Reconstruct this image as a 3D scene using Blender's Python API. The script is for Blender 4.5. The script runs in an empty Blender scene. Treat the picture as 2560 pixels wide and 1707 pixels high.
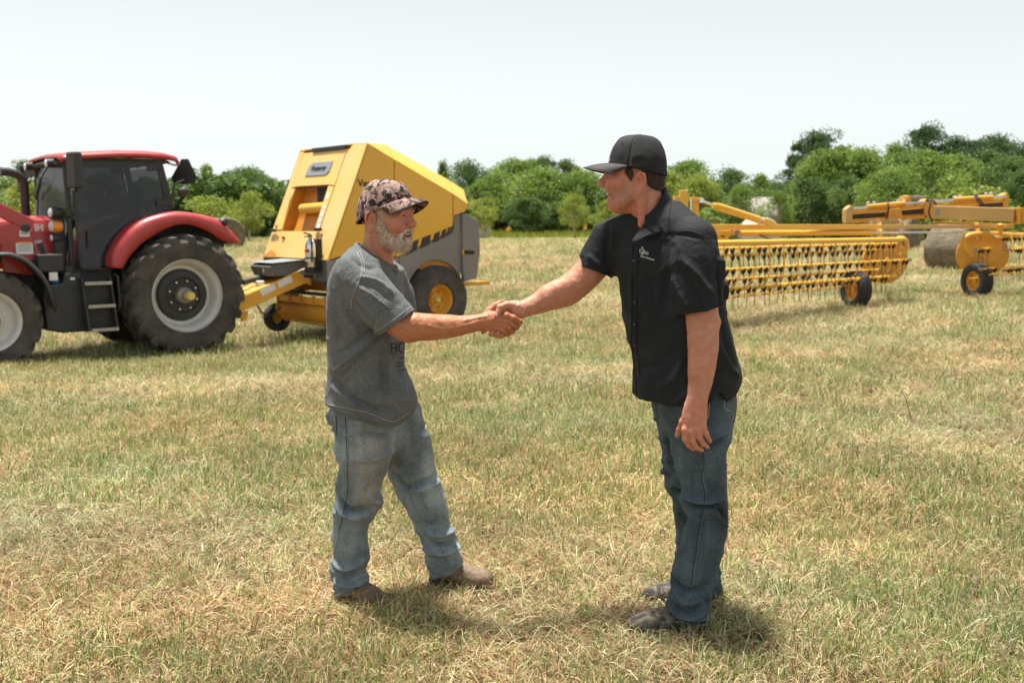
import bpy, bmesh, math, random
import numpy as np
from mathutils import Vector, Matrix, Euler
R = math.radians
rng = np.random.default_rng(7)
random.seed(7)
scene = bpy.context.scene
COL = scene.collection

# ---------------------------------------------------------------- camera, sky, sun, exposure
CAM_H, FPX, CAM_P = 1.48, 2489.0, math.atan((853.5 - 565) / 2489.0)
cam_d = bpy.data.cameras.new('camera')
cam = bpy.data.objects.new('camera', cam_d)
COL.objects.link(cam)
cam.location = (0, 0, CAM_H)
cam.rotation_euler = (math.pi / 2 - CAM_P, 0, 0)
cam_d.sensor_width = 36.0
cam_d.lens = 36.0 * FPX / 2560.0
cam_d.clip_start, cam_d.clip_end = 0.05, 3000
cam_d.dof.use_dof = True
cam_d.dof.focus_distance = 3.68
cam_d.dof.aperture_fstop = 4.2
cam_d.dof.aperture_blades = 9
scene.camera = cam

SUN_TO = Vector((-0.13, 0.14, 0.98)).normalized()
SUN_EL = math.asin(SUN_TO.z)
SUN_ROT = math.atan2(SUN_TO.x, SUN_TO.y)
world = bpy.data.worlds.new('World')
scene.world = world
world.use_nodes = True
wn = world.node_tree
wn.nodes.clear()
w_out = wn.nodes.new('ShaderNodeOutputWorld')
w_bg = wn.nodes.new('ShaderNodeBackground')
w_sky = wn.nodes.new('ShaderNodeTexSky')
w_sky.sky_type = 'NISHITA'
w_sky.sun_disc = False
w_sky.sun_elevation = SUN_EL
w_sky.sun_rotation = SUN_ROT
w_sky.altitude = 100
w_sky.air_density = 1.0
w_sky.dust_density = 0.5
w_sky.ozone_density = 1.0
w_hs = wn.nodes.new('ShaderNodeHueSaturation')      # a milky, hazy summer sky
w_hs.inputs['Saturation'].default_value = 0.13
wn.links.new(w_sky.outputs[0], w_hs.inputs['Color'])
w_bg.inputs['Strength'].default_value = 0.084
w_mul = wn.nodes.new('ShaderNodeMix')               # slightly greenish grey of humid haze
w_mul.data_type = 'RGBA'
w_mul.blend_type = 'MULTIPLY'
w_mul.inputs[0].default_value = 1.0
w_mul.inputs[7].default_value = (0.965, 1.0, 0.985, 1)
wn.links.new(w_hs.outputs[0], w_mul.inputs[6])
wn.links.new(w_mul.outputs[2], w_bg.inputs['Color'])
wn.links.new(w_bg.outputs[0], w_out.inputs['Surface'])

sun_d = bpy.data.lights.new('sun', 'SUN')
sun_d.energy = 4.5
sun_d.angle = R(6.0)
sun_d.color = (1.0, 0.965, 0.90)
sun = bpy.data.objects.new('sun', sun_d)
COL.objects.link(sun)
sun.location = SUN_TO * 60
sun.rotation_euler = SUN_TO.to_track_quat('Z', 'Y').to_euler()

scene.view_settings.view_transform = 'Standard'
scene.view_settings.look = 'None'
scene.view_settings.exposure = 0.92
scene.view_settings.gamma = 1.0
scene.view_settings.use_curve_mapping = False
scene.render.engine = 'CYCLES'
scene.cycles.max_bounces = 6
scene.cycles.transparent_max_bounces = 8
scene.cycles.use_denoising = True

# ---------------------------------------------------------------- helpers
def ray(u, v):
    a, b = (u - 1280) / FPX, -(v - 853.5) / FPX
    c, s = math.cos(CAM_P), math.sin(CAM_P)
    return Vector((a, c + b * s, -s + b * c))

def at(u, v, Y):
    """the point of the place seen at photograph pixel (u, v) that lies Y metres ahead"""
    d = ray(u, v)
    return Vector((0, 0, CAM_H)) + d * (Y / d.y)

def gz(x, y):
    """height of the field: a shallow dip under the machines, a low rise beyond"""
    x, y = np.asarray(x, float), np.asarray(y, float)
    dip = -0.465 * np.exp(-(((x + 5.6) / 7) ** 2 + ((y - 15.5) / 6) ** 2))
    t = np.clip((y - 24) / 22, 0, 1)
    rise = 0.42 * t * t * (3 - 2 * t)
    near = 0.012 * np.sin(x * 2.1 + 0.6) * np.sin(y * 1.7 + 0.3) + 0.008 * np.sin(x * 4.7 + y * 3.1)
    return dip + rise + near

def g1(x, y):
    return float(gz(x, y))

MATS = {}
def nodes_of(name):
    m = bpy.data.materials.new(name)
    m.use_nodes = True
    MATS[name] = m
    nt = m.node_tree
    return m, nt, nt.nodes['Principled BSDF'], nt.nodes['Material Output']

def N(nt, typ, **kw):
    n = nt.nodes.new(typ)
    for k, v in kw.items():
        if k in n.inputs:
            n.inputs[k].default_value = v
        else:
            setattr(n, k, v)
    return n

def ramp(nt, fac, stops, interp='LINEAR'):
    n = nt.nodes.new('ShaderNodeValToRGB')
    n.color_ramp.interpolation = interp
    el = n.color_ramp.elements
    while len(el) < len(stops):
        el.new(0.5)
    for e, (p, c) in zip(el, stops):
        e.position = p
        e.color = (c, c, c, 1) if isinstance(c, (int, float)) else (*c, 1)
    nt.links.new(fac, n.inputs['Fac'])
    return n

def mixc(nt, fac, a, b, typ='MIX'):
    n = nt.nodes.new('ShaderNodeMix')
    n.data_type = 'RGBA'
    n.blend_type = typ
    for sock, val in ((n.inputs[0], fac), (n.inputs[6], a), (n.inputs[7], b)):
        if hasattr(val, 'is_output'):
            nt.links.new(val, sock)
        elif isinstance(val, (int, float)):
            sock.default_value = val
        else:
            sock.default_value = (*val, 1)
    return n.outputs[2]

def paint(name, col, rough=0.5, metal=0.0, var=0.12, scale=4.0, bump=0.0, bscale=60.0, coat=0.0, dust=0.0, dustcol=(0.42, 0.34, 0.24), spec=0.5, dscale=3.0):
    """paint, rubber, plastic or metal with uneven tone, optional dust and fine relief"""
    m, nt, p, out = nodes_of(name)
    tc = N(nt, 'ShaderNodeTexCoord')
    nz = N(nt, 'ShaderNodeTexNoise', Scale=scale, Detail=6.0, Roughness=0.6)
    nt.links.new(tc.outputs['Object'], nz.inputs['Vector'])
    lo = tuple(c * (1 - var) for c in col)
    hi = tuple(min(1, c * (1 + var)) for c in col)
    c = ramp(nt, nz.outputs['Fac'], [(0.3, lo), (0.7, hi)]).outputs['Color']
    if dust > 0:
        dz = N(nt, 'ShaderNodeTexNoise', Scale=dscale, Detail=8.0, Roughness=0.7)
        nt.links.new(tc.outputs['Object'], dz.inputs['Vector'])
        dr = ramp(nt, dz.outputs['Fac'], [(0.35, 0.0), (0.75, dust)])
        c = mixc(nt, dr.outputs['Color'], c, dustcol)
        rr = ramp(nt, dz.outputs['Fac'], [(0.35, rough), (0.75, min(1, rough + 0.3))])
        nt.links.new(rr.outputs['Color'], p.inputs['Roughness'])
    else:
        rr = ramp(nt, nz.outputs['Fac'], [(0.3, max(0, rough - 0.06)), (0.7, min(1, rough + 0.06))])
        nt.links.new(rr.outputs['Color'], p.inputs['Roughness'])
    nt.links.new(c, p.inputs['Base Color'])
    p.inputs['Metallic'].default_value = metal
    p.inputs['Coat Weight'].default_value = coat
    p.inputs['Coat Roughness'].default_value = 0.12
    p.inputs['Specular IOR Level'].default_value = spec
    if bump > 0:
        bz = N(nt, 'ShaderNodeTexNoise', Scale=bscale, Detail=4.0)
        nt.links.new(tc.outputs['Object'], bz.inputs['Vector'])
        bp = N(nt, 'ShaderNodeBump', Strength=bump, Distance=0.01)
        nt.links.new(bz.outputs['Fac'], bp.inputs['Height'])
        nt.links.new(bp.outputs['Normal'], p.inputs['Normal'])
    return m

def rot_to(z):
    return Vector(z).normalized().to_track_quat('Z', 'Y').to_matrix()

class MB:
    """collects shapes and links them as one mesh object"""
    def __init__(s):
        s.v, s.f = [], []
    def add(s, vs, fs):
        o = len(s.v)
        s.v.extend(tuple(p) for p in vs)
        s.f.extend(tuple(o + i for i in f) for f in fs)
        return s
    def box(s, c, d, rot=None):
        hx, hy, hz = d[0] / 2, d[1] / 2, d[2] / 2
        vs = [Vector((x, y, z)) for x in (-hx, hx) for y in (-hy, hy) for z in (-hz, hz)]
        if rot is not None:
            vs = [rot @ v for v in vs]
        c = Vector(c)
        return s.add([v + c for v in vs], [(0, 1, 3, 2), (4, 6, 7, 5), (0, 4, 5, 1), (2, 3, 7, 6), (0, 2, 6, 4), (1, 5, 7, 3)])
    def beam(s, a, b, w, h, up=(0, 0, 1), w2=None, h2=None):
        """box section from a to b; w across, h along up"""
        a, b = Vector(a), Vector(b)
        d = (b - a).normalized()
        side = d.cross(Vector(up)).normalized()
        u = side.cross(d)
        vs = []
        for p, ww, hh in ((a, w, h), (b, w2 or w, h2 or h)):
            for i, j in ((-1, -1), (1, -1), (1, 1), (-1, 1)):
                vs.append(p + side * (i * ww / 2) + u * (j * hh / 2))
        return s.add(vs, [(3, 2, 1, 0), (4, 5, 6, 7), (0, 1, 5, 4), (1, 2, 6, 5), (2, 3, 7, 6), (3, 0, 4, 7)])
    def cyl(s, a, b, r, r2=None, n=20, caps=True):
        return s.tube([a, b], [r, r if r2 is None else r2], n, caps)
    def tube(s, pts, r, n=10, caps=True, closed=False):
        pts = [Vector(p) for p in pts]
        k = len(pts)
        rs = r if isinstance(r, (list, tuple)) else [r] * k
        tang = []
        for i in range(k):
            if closed:
                t = pts[(i + 1) % k] - pts[i - 1]
            else:
                t = pts[min(i + 1, k - 1)] - pts[max(i - 1, 0)]
            tang.append(t.normalized())
        ref = Vector((0, 0, 1)) if abs(tang[0].z) < 0.9 else Vector((1, 0, 0))
        u = (ref - tang[0] * ref.dot(tang[0])).normalized()
        vs, fs = [], []
        for i in range(k):
            u = (u - tang[i] * u.dot(tang[i])).normalized()
            w = tang[i].cross(u)
            for j in range(n):
                a = 2 * math.pi * j / n
                vs.append(pts[i] + (u * math.cos(a) + w * math.sin(a)) * rs[i])
        for i in range(k if closed else k - 1):
            for j in range(n):
                a, b = i * n + j, i * n + (j + 1) % n
                c, d = ((i + 1) % k) * n + j, ((i + 1) % k) * n + (j + 1) % n
                fs.append((a, b, d, c))
        if caps and not closed:
            fs.append(tuple(range(n - 1, -1, -1)))
            fs.append(tuple(range((k - 1) * n, k * n)))
        return s.add(vs, fs)
    def lathe(s, prof, o=(0, 0, 0), axis=(0, 1, 0), n=32, caps=False):
        """prof: (radius, distance along axis)"""
        M = rot_to(axis)
        o = Vector(o)
        vs, fs = [], []
        for r, h in prof:
            for j in range(n):
                a = 2 * math.pi * j / n
                vs.append(o + M @ Vector((r * math.cos(a), r * math.sin(a), h)))
        for i in range(len(prof) - 1):
            for j in range(n):
                a, b = i * n + j, i * n + (j + 1) % n
                fs.append((a, b, b + n, a + n))
        if caps:
            fs.append(tuple(range(n - 1, -1, -1)))
            fs.append(tuple(range((len(prof) - 1) * n, len(prof) * n)))
        return s.add(vs, fs)
    def prism(s, poly, y0, y1, frame=None):
        """polygon of (a, b) extruded along y; frame maps (a, y, b) to a point"""
        fr = frame or (lambda a, y, b: (a, y, b))
        n = len(poly)
        vs = [fr(a, y0, b) for a, b in poly] + [fr(a, y1, b) for a, b in poly]
        fs = [tuple(range(n)), tuple(range(2 * n - 1, n - 1, -1))]
        fs += [(i, i + n, (i + 1) % n + n, (i + 1) % n) for i in range(n)]
        return s.add(vs, fs)
    def strip(s, A, B):
        """sheet between two equally long rows of points"""
        n = len(A)
        return s.add(list(A) + list(B), [(i, i + 1, n + i + 1, n + i) for i in range(n - 1)])
    def mesh(s, name, smooth=35):
        me = bpy.data.meshes.new(name)
        me.from_pydata([tuple(p) for p in s.v], [], s.f)
        bm = bmesh.new()
        bm.from_mesh(me)
        bmesh.ops.recalc_face_normals(bm, faces=bm.faces)
        bm.to_mesh(me)
        bm.free()
        if smooth:
            me.shade_smooth()
            me.set_sharp_from_angle(angle=R(smooth))
        return me
    def build(s, name, m, parent=None, smooth=35, bevel=0.0, solid=0.0):
        return link(name, s.mesh(name, smooth), m, parent, bevel, solid)

def link(name, me, m, parent=None, bevel=0.0, solid=0.0):
    o = bpy.data.objects.new(name, me)
    if m is not None and len(me.materials) == 0:
        me.materials.append(MATS[m] if isinstance(m, str) else m)
    COL.objects.link(o)
    if parent is not None:
        o.parent = parent
    if solid:
        sm = o.modifiers.new('thickness', 'SOLIDIFY')
        sm.thickness = solid
        sm.offset = 0
    if bevel:
        b = o.modifiers.new('bevel', 'BEVEL')
        b.width = bevel
        b.segments = 2
        b.limit_method = 'ANGLE'
        b.angle_limit = R(40)
        b.harden_normals = True
    return o

def tag(o, label=None, cat=None, group=None, kind=None):
    if label: o['label'] = label
    if cat: o['category'] = cat
    if group: o['group'] = group
    if kind: o['kind'] = kind
    return o

def empty(name, loc=(0, 0, 0), rz=0.0):
    o = bpy.data.objects.new(name, None)
    o.empty_display_size = 0.2
    COL.objects.link(o)
    o.location = loc
    o.rotation_euler = (0, 0, rz)
    return o

def text_mesh(txt, size, depth=0.004, bold=0.0, shear=0.0, align='CENTER', space=1.0):
    cu = bpy.data.curves.new('lettering', 'FONT')
    cu.body = txt
    cu.size = size
    cu.extrude = depth
    cu.offset = bold
    cu.shear = shear
    cu.align_x = align
    cu.align_y = 'CENTER'
    cu.space_character = space
    ob = bpy.data.objects.new('lettering_tmp', cu)
    COL.objects.link(ob)
    dg = bpy.context.evaluated_depsgraph_get()
    dg.update()
    me = bpy.data.meshes.new_from_object(ob.evaluated_get(dg))
    bpy.data.objects.remove(ob)
    bpy.data.curves.remove(cu)
    return me

def catmull(P, n):
    """dense curve through rows of P (any width)"""
    P = np.asarray(P, float)
    Q = np.vstack([2 * P[0] - P[1], P, 2 * P[-1] - P[-2]])
    out = []
    for i in range(1, len(Q) - 2):
        for t in np.linspace(0, 1, n, endpoint=False):
            a, b, c, d = Q[i - 1], Q[i], Q[i + 1], Q[i + 2]
            out.append(0.5 * (2 * b + (c - a) * t + (2 * a - 5 * b + 4 * c - d) * t * t + (3 * b - a - 3 * c + d) * t ** 3))
    out.append(P[-1])
    return np.array(out)

# ---------------------------------------------------------------- ground
def vnoise(x, y, s, seed=0):
    """smooth value noise 0..1 on numpy arrays"""
    x, y = np.asarray(x) * s, np.asarray(y) * s
    xi, yi = np.floor(x).astype(np.int64), np.floor(y).astype(np.int64)
    fx, fy = x - xi, y - yi
    fx, fy = fx * fx * (3 - 2 * fx), fy * fy * (3 - 2 * fy)
    def h(a, b):
        n = (a * 374761393 + b * 668265263 + seed * 974711) & 0xffffffff
        n = ((n ^ (n >> 13)) * 1274126177) & 0xffffffff
        return ((n ^ (n >> 16)) & 0xffff) / 65535.0
    return (h(xi, yi) * (1 - fx) + h(xi + 1, yi) * fx) * (1 - fy) + (h(xi, yi + 1) * (1 - fx) + h(xi + 1, yi + 1) * fx) * fy

def fbm(x, y, s, seed=0):
    return 0.55 * vnoise(x, y, s, seed) + 0.3 * vnoise(x, y, s * 2.1, seed + 1) + 0.15 * vnoise(x, y, s * 4.3, seed + 2)

def make_ground():
    xs = np.concatenate([np.linspace(-1500, -60, 12), np.linspace(-50, -12, 30), np.linspace(-11, 11, 150), np.linspace(12, 50, 30), np.linspace(60, 1500, 12)])
    ys = np.concatenate([np.linspace(-300, -4, 8), np.linspace(-2, 24, 180), np.linspace(24.6, 60, 50), np.linspace(63, 220, 30), np.linspace(260, 2500, 14)])
    X, Y = np.meshgrid(xs, ys)
    Z = gz(X, Y) + 0.02 * (fbm(X, Y, 3.0, 5) - 0.5) * (Y < 24)
    nx, ny = len(xs), len(ys)
    V = np.stack([X, Y, Z], -1).reshape(-1, 3)
    idx = np.arange(nx * ny).reshape(ny, nx)
    F = np.stack([idx[:-1, :-1], idx[:-1, 1:], idx[1:, 1:], idx[1:, :-1]], -1).reshape(-1, 4)
    me = bpy.data.meshes.new('ground')
    me.from_pydata(V.tolist(), [], F.tolist())
    me.shade_smooth()
    m, nt, p, out = nodes_of('ground')
    tc = N(nt, 'ShaderNodeTexCoord')
    n1 = N(nt, 'ShaderNodeTexNoise', Scale=0.09, Detail=6.0, Roughness=0.65)      # wide drifts of green and straw
    mp = N(nt, 'ShaderNodeMapping')
    mp.inputs['Scale'].default_value = (0.35, 1.0, 1.0)
    nt.links.new(tc.outputs['Object'], mp.inputs['Vector'])
    nt.links.new(mp.outputs[0], n1.inputs['Vector'])
    n2 = N(nt, 'ShaderNodeTexNoise', Scale=2.2, Detail=8.0, Roughness=0.75)
    n3 = N(nt, 'ShaderNodeTexNoise', Scale=28.0, Detail=6.0, Roughness=0.8)
    for n in (n2, n3):
        nt.links.new(tc.outputs['Object'], n.inputs['Vector'])
    straw = ramp(nt, n3.outputs['Fac'], [(0.30, (0.10, 0.066, 0.036)), (0.5, (0.35, 0.265, 0.15)), (0.68, (0.56, 0.46, 0.28))]).outputs['Color']
    green = ramp(nt, n3.outputs['Fac'], [(0.30, (0.085, 0.08, 0.03)), (0.5, (0.33, 0.325, 0.13)), (0.7, (0.51, 0.49, 0.23))]).outputs['Color']
    mx = N(nt, 'ShaderNodeMath', operation='ADD')
    nt.links.new(n1.outputs['Fac'], mx.inputs[0])
    s2 = N(nt, 'ShaderNodeMath', operation='MULTIPLY')
    s2.inputs[1].default_value = 0.6
    nt.links.new(n2.outputs['Fac'], s2.inputs[0])
    nt.links.new(s2.outputs[0], mx.inputs[1])
    fac = ramp(nt, mx.outputs[0], [(0.70, 0.15), (0.92, 0.85)]).outputs['Color']
    thatch = ramp(nt, n3.outputs['Fac'], [(0.35, (0.08, 0.053, 0.03)), (0.65, (0.26, 0.185, 0.105))]).outputs['Color']   # bare thatch between the nearer tufts
    sep = N(nt, 'ShaderNodeSeparateXYZ')
    nt.links.new(tc.outputs['Object'], sep.inputs[0])
    far = N(nt, 'ShaderNodeMapRange')
    far.inputs['From Min'].default_value, far.inputs['From Max'].default_value = 10, 60
    nt.links.new(sep.outputs['Y'], far.inputs['Value'])
    nt.links.new(mixc(nt, far.outputs[0], thatch, mixc(nt, fac, straw, green)), p.inputs['Base Color'])
    p.inputs['Roughness'].default_value = 0.95
    p.inputs['Specular IOR Level'].default_value = 0.1
    bp = N(nt, 'ShaderNodeBump', Strength=0.8, Distance=0.04)
    nt.links.new(n3.outputs['Fac'], bp.inputs['Height'])
    nt.links.new(bp.outputs['Normal'], p.inputs['Normal'])
    return tag(link('ground', me, m), kind='structure')
ground = make_ground()

# ---------------------------------------------------------------- mown grass
def grass_material():
    m, nt, p, out = nodes_of('mown_grass')
    at_ = N(nt, 'ShaderNodeAttribute', attribute_name='col')
    ti = N(nt, 'ShaderNodeAttribute', attribute_name='tint', attribute_type='INSTANCER')
    c = mixc(nt, 1.0, at_.outputs['Color'], ti.outputs['Color'], 'MULTIPLY')
    p.inputs['Roughness'].default_value = 0.6
    p.inputs['Specular IOR Level'].default_value = 0.25
    nt.links.new(c, p.inputs['Base Color'])
    tr = N(nt, 'ShaderNodeBsdfTranslucent')
    nt.links.new(c, tr.inputs['Color'])
    mx = N(nt, 'ShaderNodeMixShader')
    mx.inputs[0].default_value = 0.45
    nt.links.new(p.outputs[0], mx.inputs[1])
    nt.links.new(tr.outputs[0], mx.inputs[2])
    nt.links.new(mx.outputs[0], out.inputs['Surface'])
    return m
GRASS_M = grass_material()

STRAW = [(0.74, 0.583, 0.342), (0.64, 0.458, 0.26), (0.85, 0.716, 0.456), (0.5, 0.32, 0.176), (0.72, 0.592, 0.326), (0.57, 0.382, 0.216), (0.31, 0.186, 0.097), (0.82, 0.697, 0.423), (0.92, 0.821, 0.57)]
GREEN = [(0.39, 0.46, 0.16), (0.49, 0.54, 0.24), (0.26, 0.37, 0.10), (0.58, 0.60, 0.32), (0.17, 0.28, 0.075)]
def tuft_mesh(name, seed, n, rad, ln, wid, tilt, greens, rise=0.0, reds=0.0):
    """one small patch of blades: tilt (0 upright, 1 lying), greens = share of green blades"""
    g = np.random.default_rng(seed)
    V, F, C = [], [], []
    for i in range(n):
        a, r = g.uniform(0, 2 * math.pi), rad * math.sqrt(g.uniform())
        base = np.array([r * math.cos(a), r * math.sin(a), g.uniform(-0.004, rise)])
        L = g.uniform(*ln)
        th = g.uniform(0, 2 * math.pi)
        isg = g.uniform() < greens
        tl = np.clip(g.normal(tilt * (0.62 if isg else 1.0), 0.16), 0.02, 1.12) * math.pi / 2
        d = np.array([math.cos(th) * math.sin(tl), math.sin(th) * math.sin(tl), math.cos(tl)])
        side = np.cross(d, [0, 0, 1.0])
        side = side / (np.linalg.norm(side) + 1e-6)
        yaw = g.uniform(0, math.pi)
        up = np.cross(side, d)
        side = side * math.cos(yaw) + up * math.sin(yaw)
        w = g.uniform(*wid)
        mid = base + d * L * 0.55 + np.array([0, 0, 0.06 * L])
        tip = base + d * L + np.array([0, 0, -0.16 * L * math.sin(tl)]) + g.normal(0, 0.06 * L, 3)
        tip[2] = max(tip[2], -0.004)
        o = len(V)
        V += [base - side * w / 2, base + side * w / 2, mid - side * w * 0.42, mid + side * w * 0.42, tip]
        F += [(o, o + 1, o + 3, o + 2), (o + 2, o + 3, o + 4)]
        c = np.array(GREEN[g.integers(len(GREEN))] if isg else STRAW[g.integers(len(STRAW))])
        if g.uniform() < reds:
            c = np.array((0.26, 0.09, 0.07))
        c = c * g.uniform(0.5, 1.3)
        C += [(*np.clip(c, 0, 1), 1)] * 5
    me = bpy.data.meshes.new(name)
    me.from_pydata([tuple(v) for v in V], [], F)
    ca = me.color_attributes.new('col', 'FLOAT_COLOR', 'POINT')
    ca.data.foreach_set('color', np.array(C, np.float32).ravel())
    me.materials.append(GRASS_M)
    return me

def scatter(name, meshes, pts, rotz, scl, pick, tint, kind_label):
    """one stuff object: patches of blades set out over the field by geometry nodes"""
    cc = bpy.data.collections.new(name + '_patches')
    for i, me in enumerate(meshes):
        o = bpy.data.objects.new('%s_patch_%02d' % (name, i), me)
        cc.objects.link(o)
    me = bpy.data.meshes.new(name)
    me.from_pydata(pts.tolist(), [], [])
    for nm, typ, data in (('rotz', 'FLOAT', rotz), ('scl', 'FLOAT', scl), ('pick', 'INT', pick)):
        a = me.attributes.new(nm, typ, 'POINT')
        a.data.foreach_set('value', np.asarray(data, np.int32 if typ == 'INT' else np.float32))
    a = me.attributes.new('tint', 'FLOAT_COLOR', 'POINT')
    a.data.foreach_set('color', np.concatenate([tint, np.ones((len(tint), 1))], 1).astype(np.float32).ravel())
    ob = link(name, me, GRASS_M)
    ng = bpy.data.node_groups.new(name, 'GeometryNodeTree')
    ng.interface.new_socket('Geometry', in_out='INPUT', socket_type='NodeSocketGeometry')
    ng.interface.new_socket('Geometry', in_out='OUTPUT', socket_type='NodeSocketGeometry')
    gi, go = ng.nodes.new('NodeGroupInput'), ng.nodes.new('NodeGroupOutput')
    iop = ng.nodes.new('GeometryNodeInstanceOnPoints')
    ci = ng.nodes.new('GeometryNodeCollectionInfo')
    ci.inputs['Collection'].default_value = cc
    ci.inputs['Separate Children'].default_value = True
    ci.inputs['Reset Children'].default_value = True
    def na(nm, typ):
        n = ng.nodes.new('GeometryNodeInputNamedAttribute')
        n.data_type = typ
        n.inputs['Name'].default_value = nm
        return n.outputs['Attribute']
    m2p = ng.nodes.new('GeometryNodeMeshToPoints')
    ng.links.new(gi.outputs[0], m2p.inputs['Mesh'])
    ng.links.new(m2p.outputs[0], iop.inputs['Points'])
    ng.links.new(ci.outputs[0], iop.inputs['Instance'])
    iop.inputs['Pick Instance'].default_value = True
    ng.links.new(na('pick', 'INT'), iop.inputs['Instance Index'])
    cx = ng.nodes.new('ShaderNodeCombineXYZ')
    ng.links.new(na('rotz', 'FLOAT'), cx.inputs['Z'])
    e2r = ng.nodes.new('FunctionNodeEulerToRotation')
    ng.links.new(cx.outputs[0], e2r.inputs[0])
    ng.links.new(e2r.outputs[0], iop.inputs['Rotation'])
    ng.links.new(na('scl', 'FLOAT'), iop.inputs['Scale'])
    ng.links.new(iop.outputs[0], go.inputs[0])
    md = ob.modifiers.new('patches', 'NODES')
    md.node_group = ng
    return tag(ob, kind_label, 'grass', kind='stuff')

def green_mask(x, y):
    g = fbm(x * 0.75, y * 0.9, 0.55, 21)
    g = g + 0.14 * np.clip((y - 3.6) / 4, 0, 1) * np.clip(1 - (y - 12) / 20, 0, 1) - 0.03
    g = g + 0.16 * np.exp(-(((x + 1.3) / 0.8) ** 2 + ((y - 3.4) / 0.45) ** 2)) + 0.14 * np.exp(-(((x - 1.7) / 0.8) ** 2 + ((y - 3.3) / 0.5) ** 2))
    return np.clip((g - 0.42) / 0.26, 0, 1)

def field_points(y0, y1, dens, g, pad=1.2):
    W = 0.53 * y1 + pad
    n = int(dens * 2 * W * (y1 - y0))
    x, y = g.uniform(-W, W, n), g.uniform(y0, y1, n)
    k = np.abs(x) < 0.53 * y + pad
    return x[k], y[k]

def make_grass():
    g = np.random.default_rng(3)
    straw = [tuft_mesh('straw_%d' % i, 10 + i, 62, 0.12, (0.03, 0.115), (0.0022, 0.0046), 0.80, 0.08, 0.016, 0.01) for i in range(5)]
    mixed = [tuft_mesh('mixed_%d' % i, 30 + i, 52, 0.11, (0.03, 0.095), (0.0022, 0.0046), 0.48, 0.42, 0.010, 0.02) for i in range(4)]
    green = [tuft_mesh('green_%d' % i, 50 + i, 26, 0.085, (0.04, 0.11), (0.0025, 0.0050), 0.25, 0.85, 0.0, 0.02) for i in range(4)]
    tall = [tuft_mesh('stalk_%d' % i, 70 + i, 4, 0.10, (0.12, 0.30), (0.0016, 0.0030), 0.95, 0.1, 0.03) for i in range(3)]
    weed = [tuft_mesh('weed_%d' % i, 90 + i, 7, 0.025, (0.025, 0.05), (0.010, 0.018), 0.62, 1.0, 0.01) for i in range(2)]
    meshes = straw + mixed + green + tall + weed
    P, RZ, SC, PK, TI = [], [], [], [], []
    def put(x, y, pick, sc, tint):
        n = len(x)
        P.append(np.stack([x, y, gz(x, y) + 0.02 * (fbm(x, y, 3.0, 5) - 0.5) * (y < 24)], -1))
        RZ.append(g.uniform(0, 2 * math.pi, n)); SC.append(sc); PK.append(pick); TI.append(tint)
    bands = [(2.2, 5.0, 230, 110, 0.95), (5.0, 8.5, 130, 75, 1.15), (8.5, 14, 52, 34, 1.5), (14, 24, 21, 14, 2.0), (24, 42, 6.0, 4.5, 2.9), (42, 72, 1.7, 1.2, 4.2)]
    for y0, y1, ds, dg, sc in bands:
        x, y = field_points(y0, y1, ds, g)
        gm = green_mask(x, y)
        u = g.uniform(size=len(x))
        pick = np.where(u < gm * 0.58 + 0.11, g.integers(5, 9, len(x)), g.integers(0, 5, len(x)))
        b = fbm(x, y, 1.3, 40)
        warm = fbm(x, y, 0.8, 60)
        br = 0.80 + 0.52 * b
        tint = np.stack([br * (0.96 + 0.18 * (warm - 0.4)), br * (0.98 - 0.10 * (warm - 0.4)), br * (1.0 - 0.25 * (warm - 0.4))], -1)
        put(x, y, pick, sc * g.uniform(0.75, 1.25, len(x)), tint)
        x, y = field_points(y0, y1, dg, g)
        gm = green_mask(x, y)
        k = g.uniform(size=len(x)) < gm * 0.80 + 0.15
        x, y = x[k], y[k]
        br = g.uniform(0.75, 1.25, len(x))
        yl = g.uniform(0, 1, len(x))
        tint = np.stack([br * (0.9 + 0.35 * yl), br * (1.0 + 0.06 * yl), br * (1 - 0.05 * yl)], -1)
        put(x, y, g.integers(9, 13, len(x)), sc * g.uniform(0.6, 1.2, len(x)), tint)
    x, y = field_points(2.4, 12, 4, g)
    put(x, y, g.integers(13, 16, len(x)), g.uniform(0.7, 1.3, len(x)), np.ones((len(x), 3)) * g.uniform(0.85, 1.2, (len(x), 1)))
    x, y = field_points(2.4, 9, 1.1, g)
    put(x, y, g.integers(16, 18, len(x)), g.uniform(0.7, 1.3, len(x)), np.ones((len(x), 3)) * g.uniform(0.7, 1.1, (len(x), 1)))
    return scatter('grass', meshes, np.concatenate(P), np.concatenate(RZ), np.concatenate(SC), np.concatenate(PK), np.concatenate(TI), 'mown hay stubble, straw litter and short green regrowth over the field')
make_grass()

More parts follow.
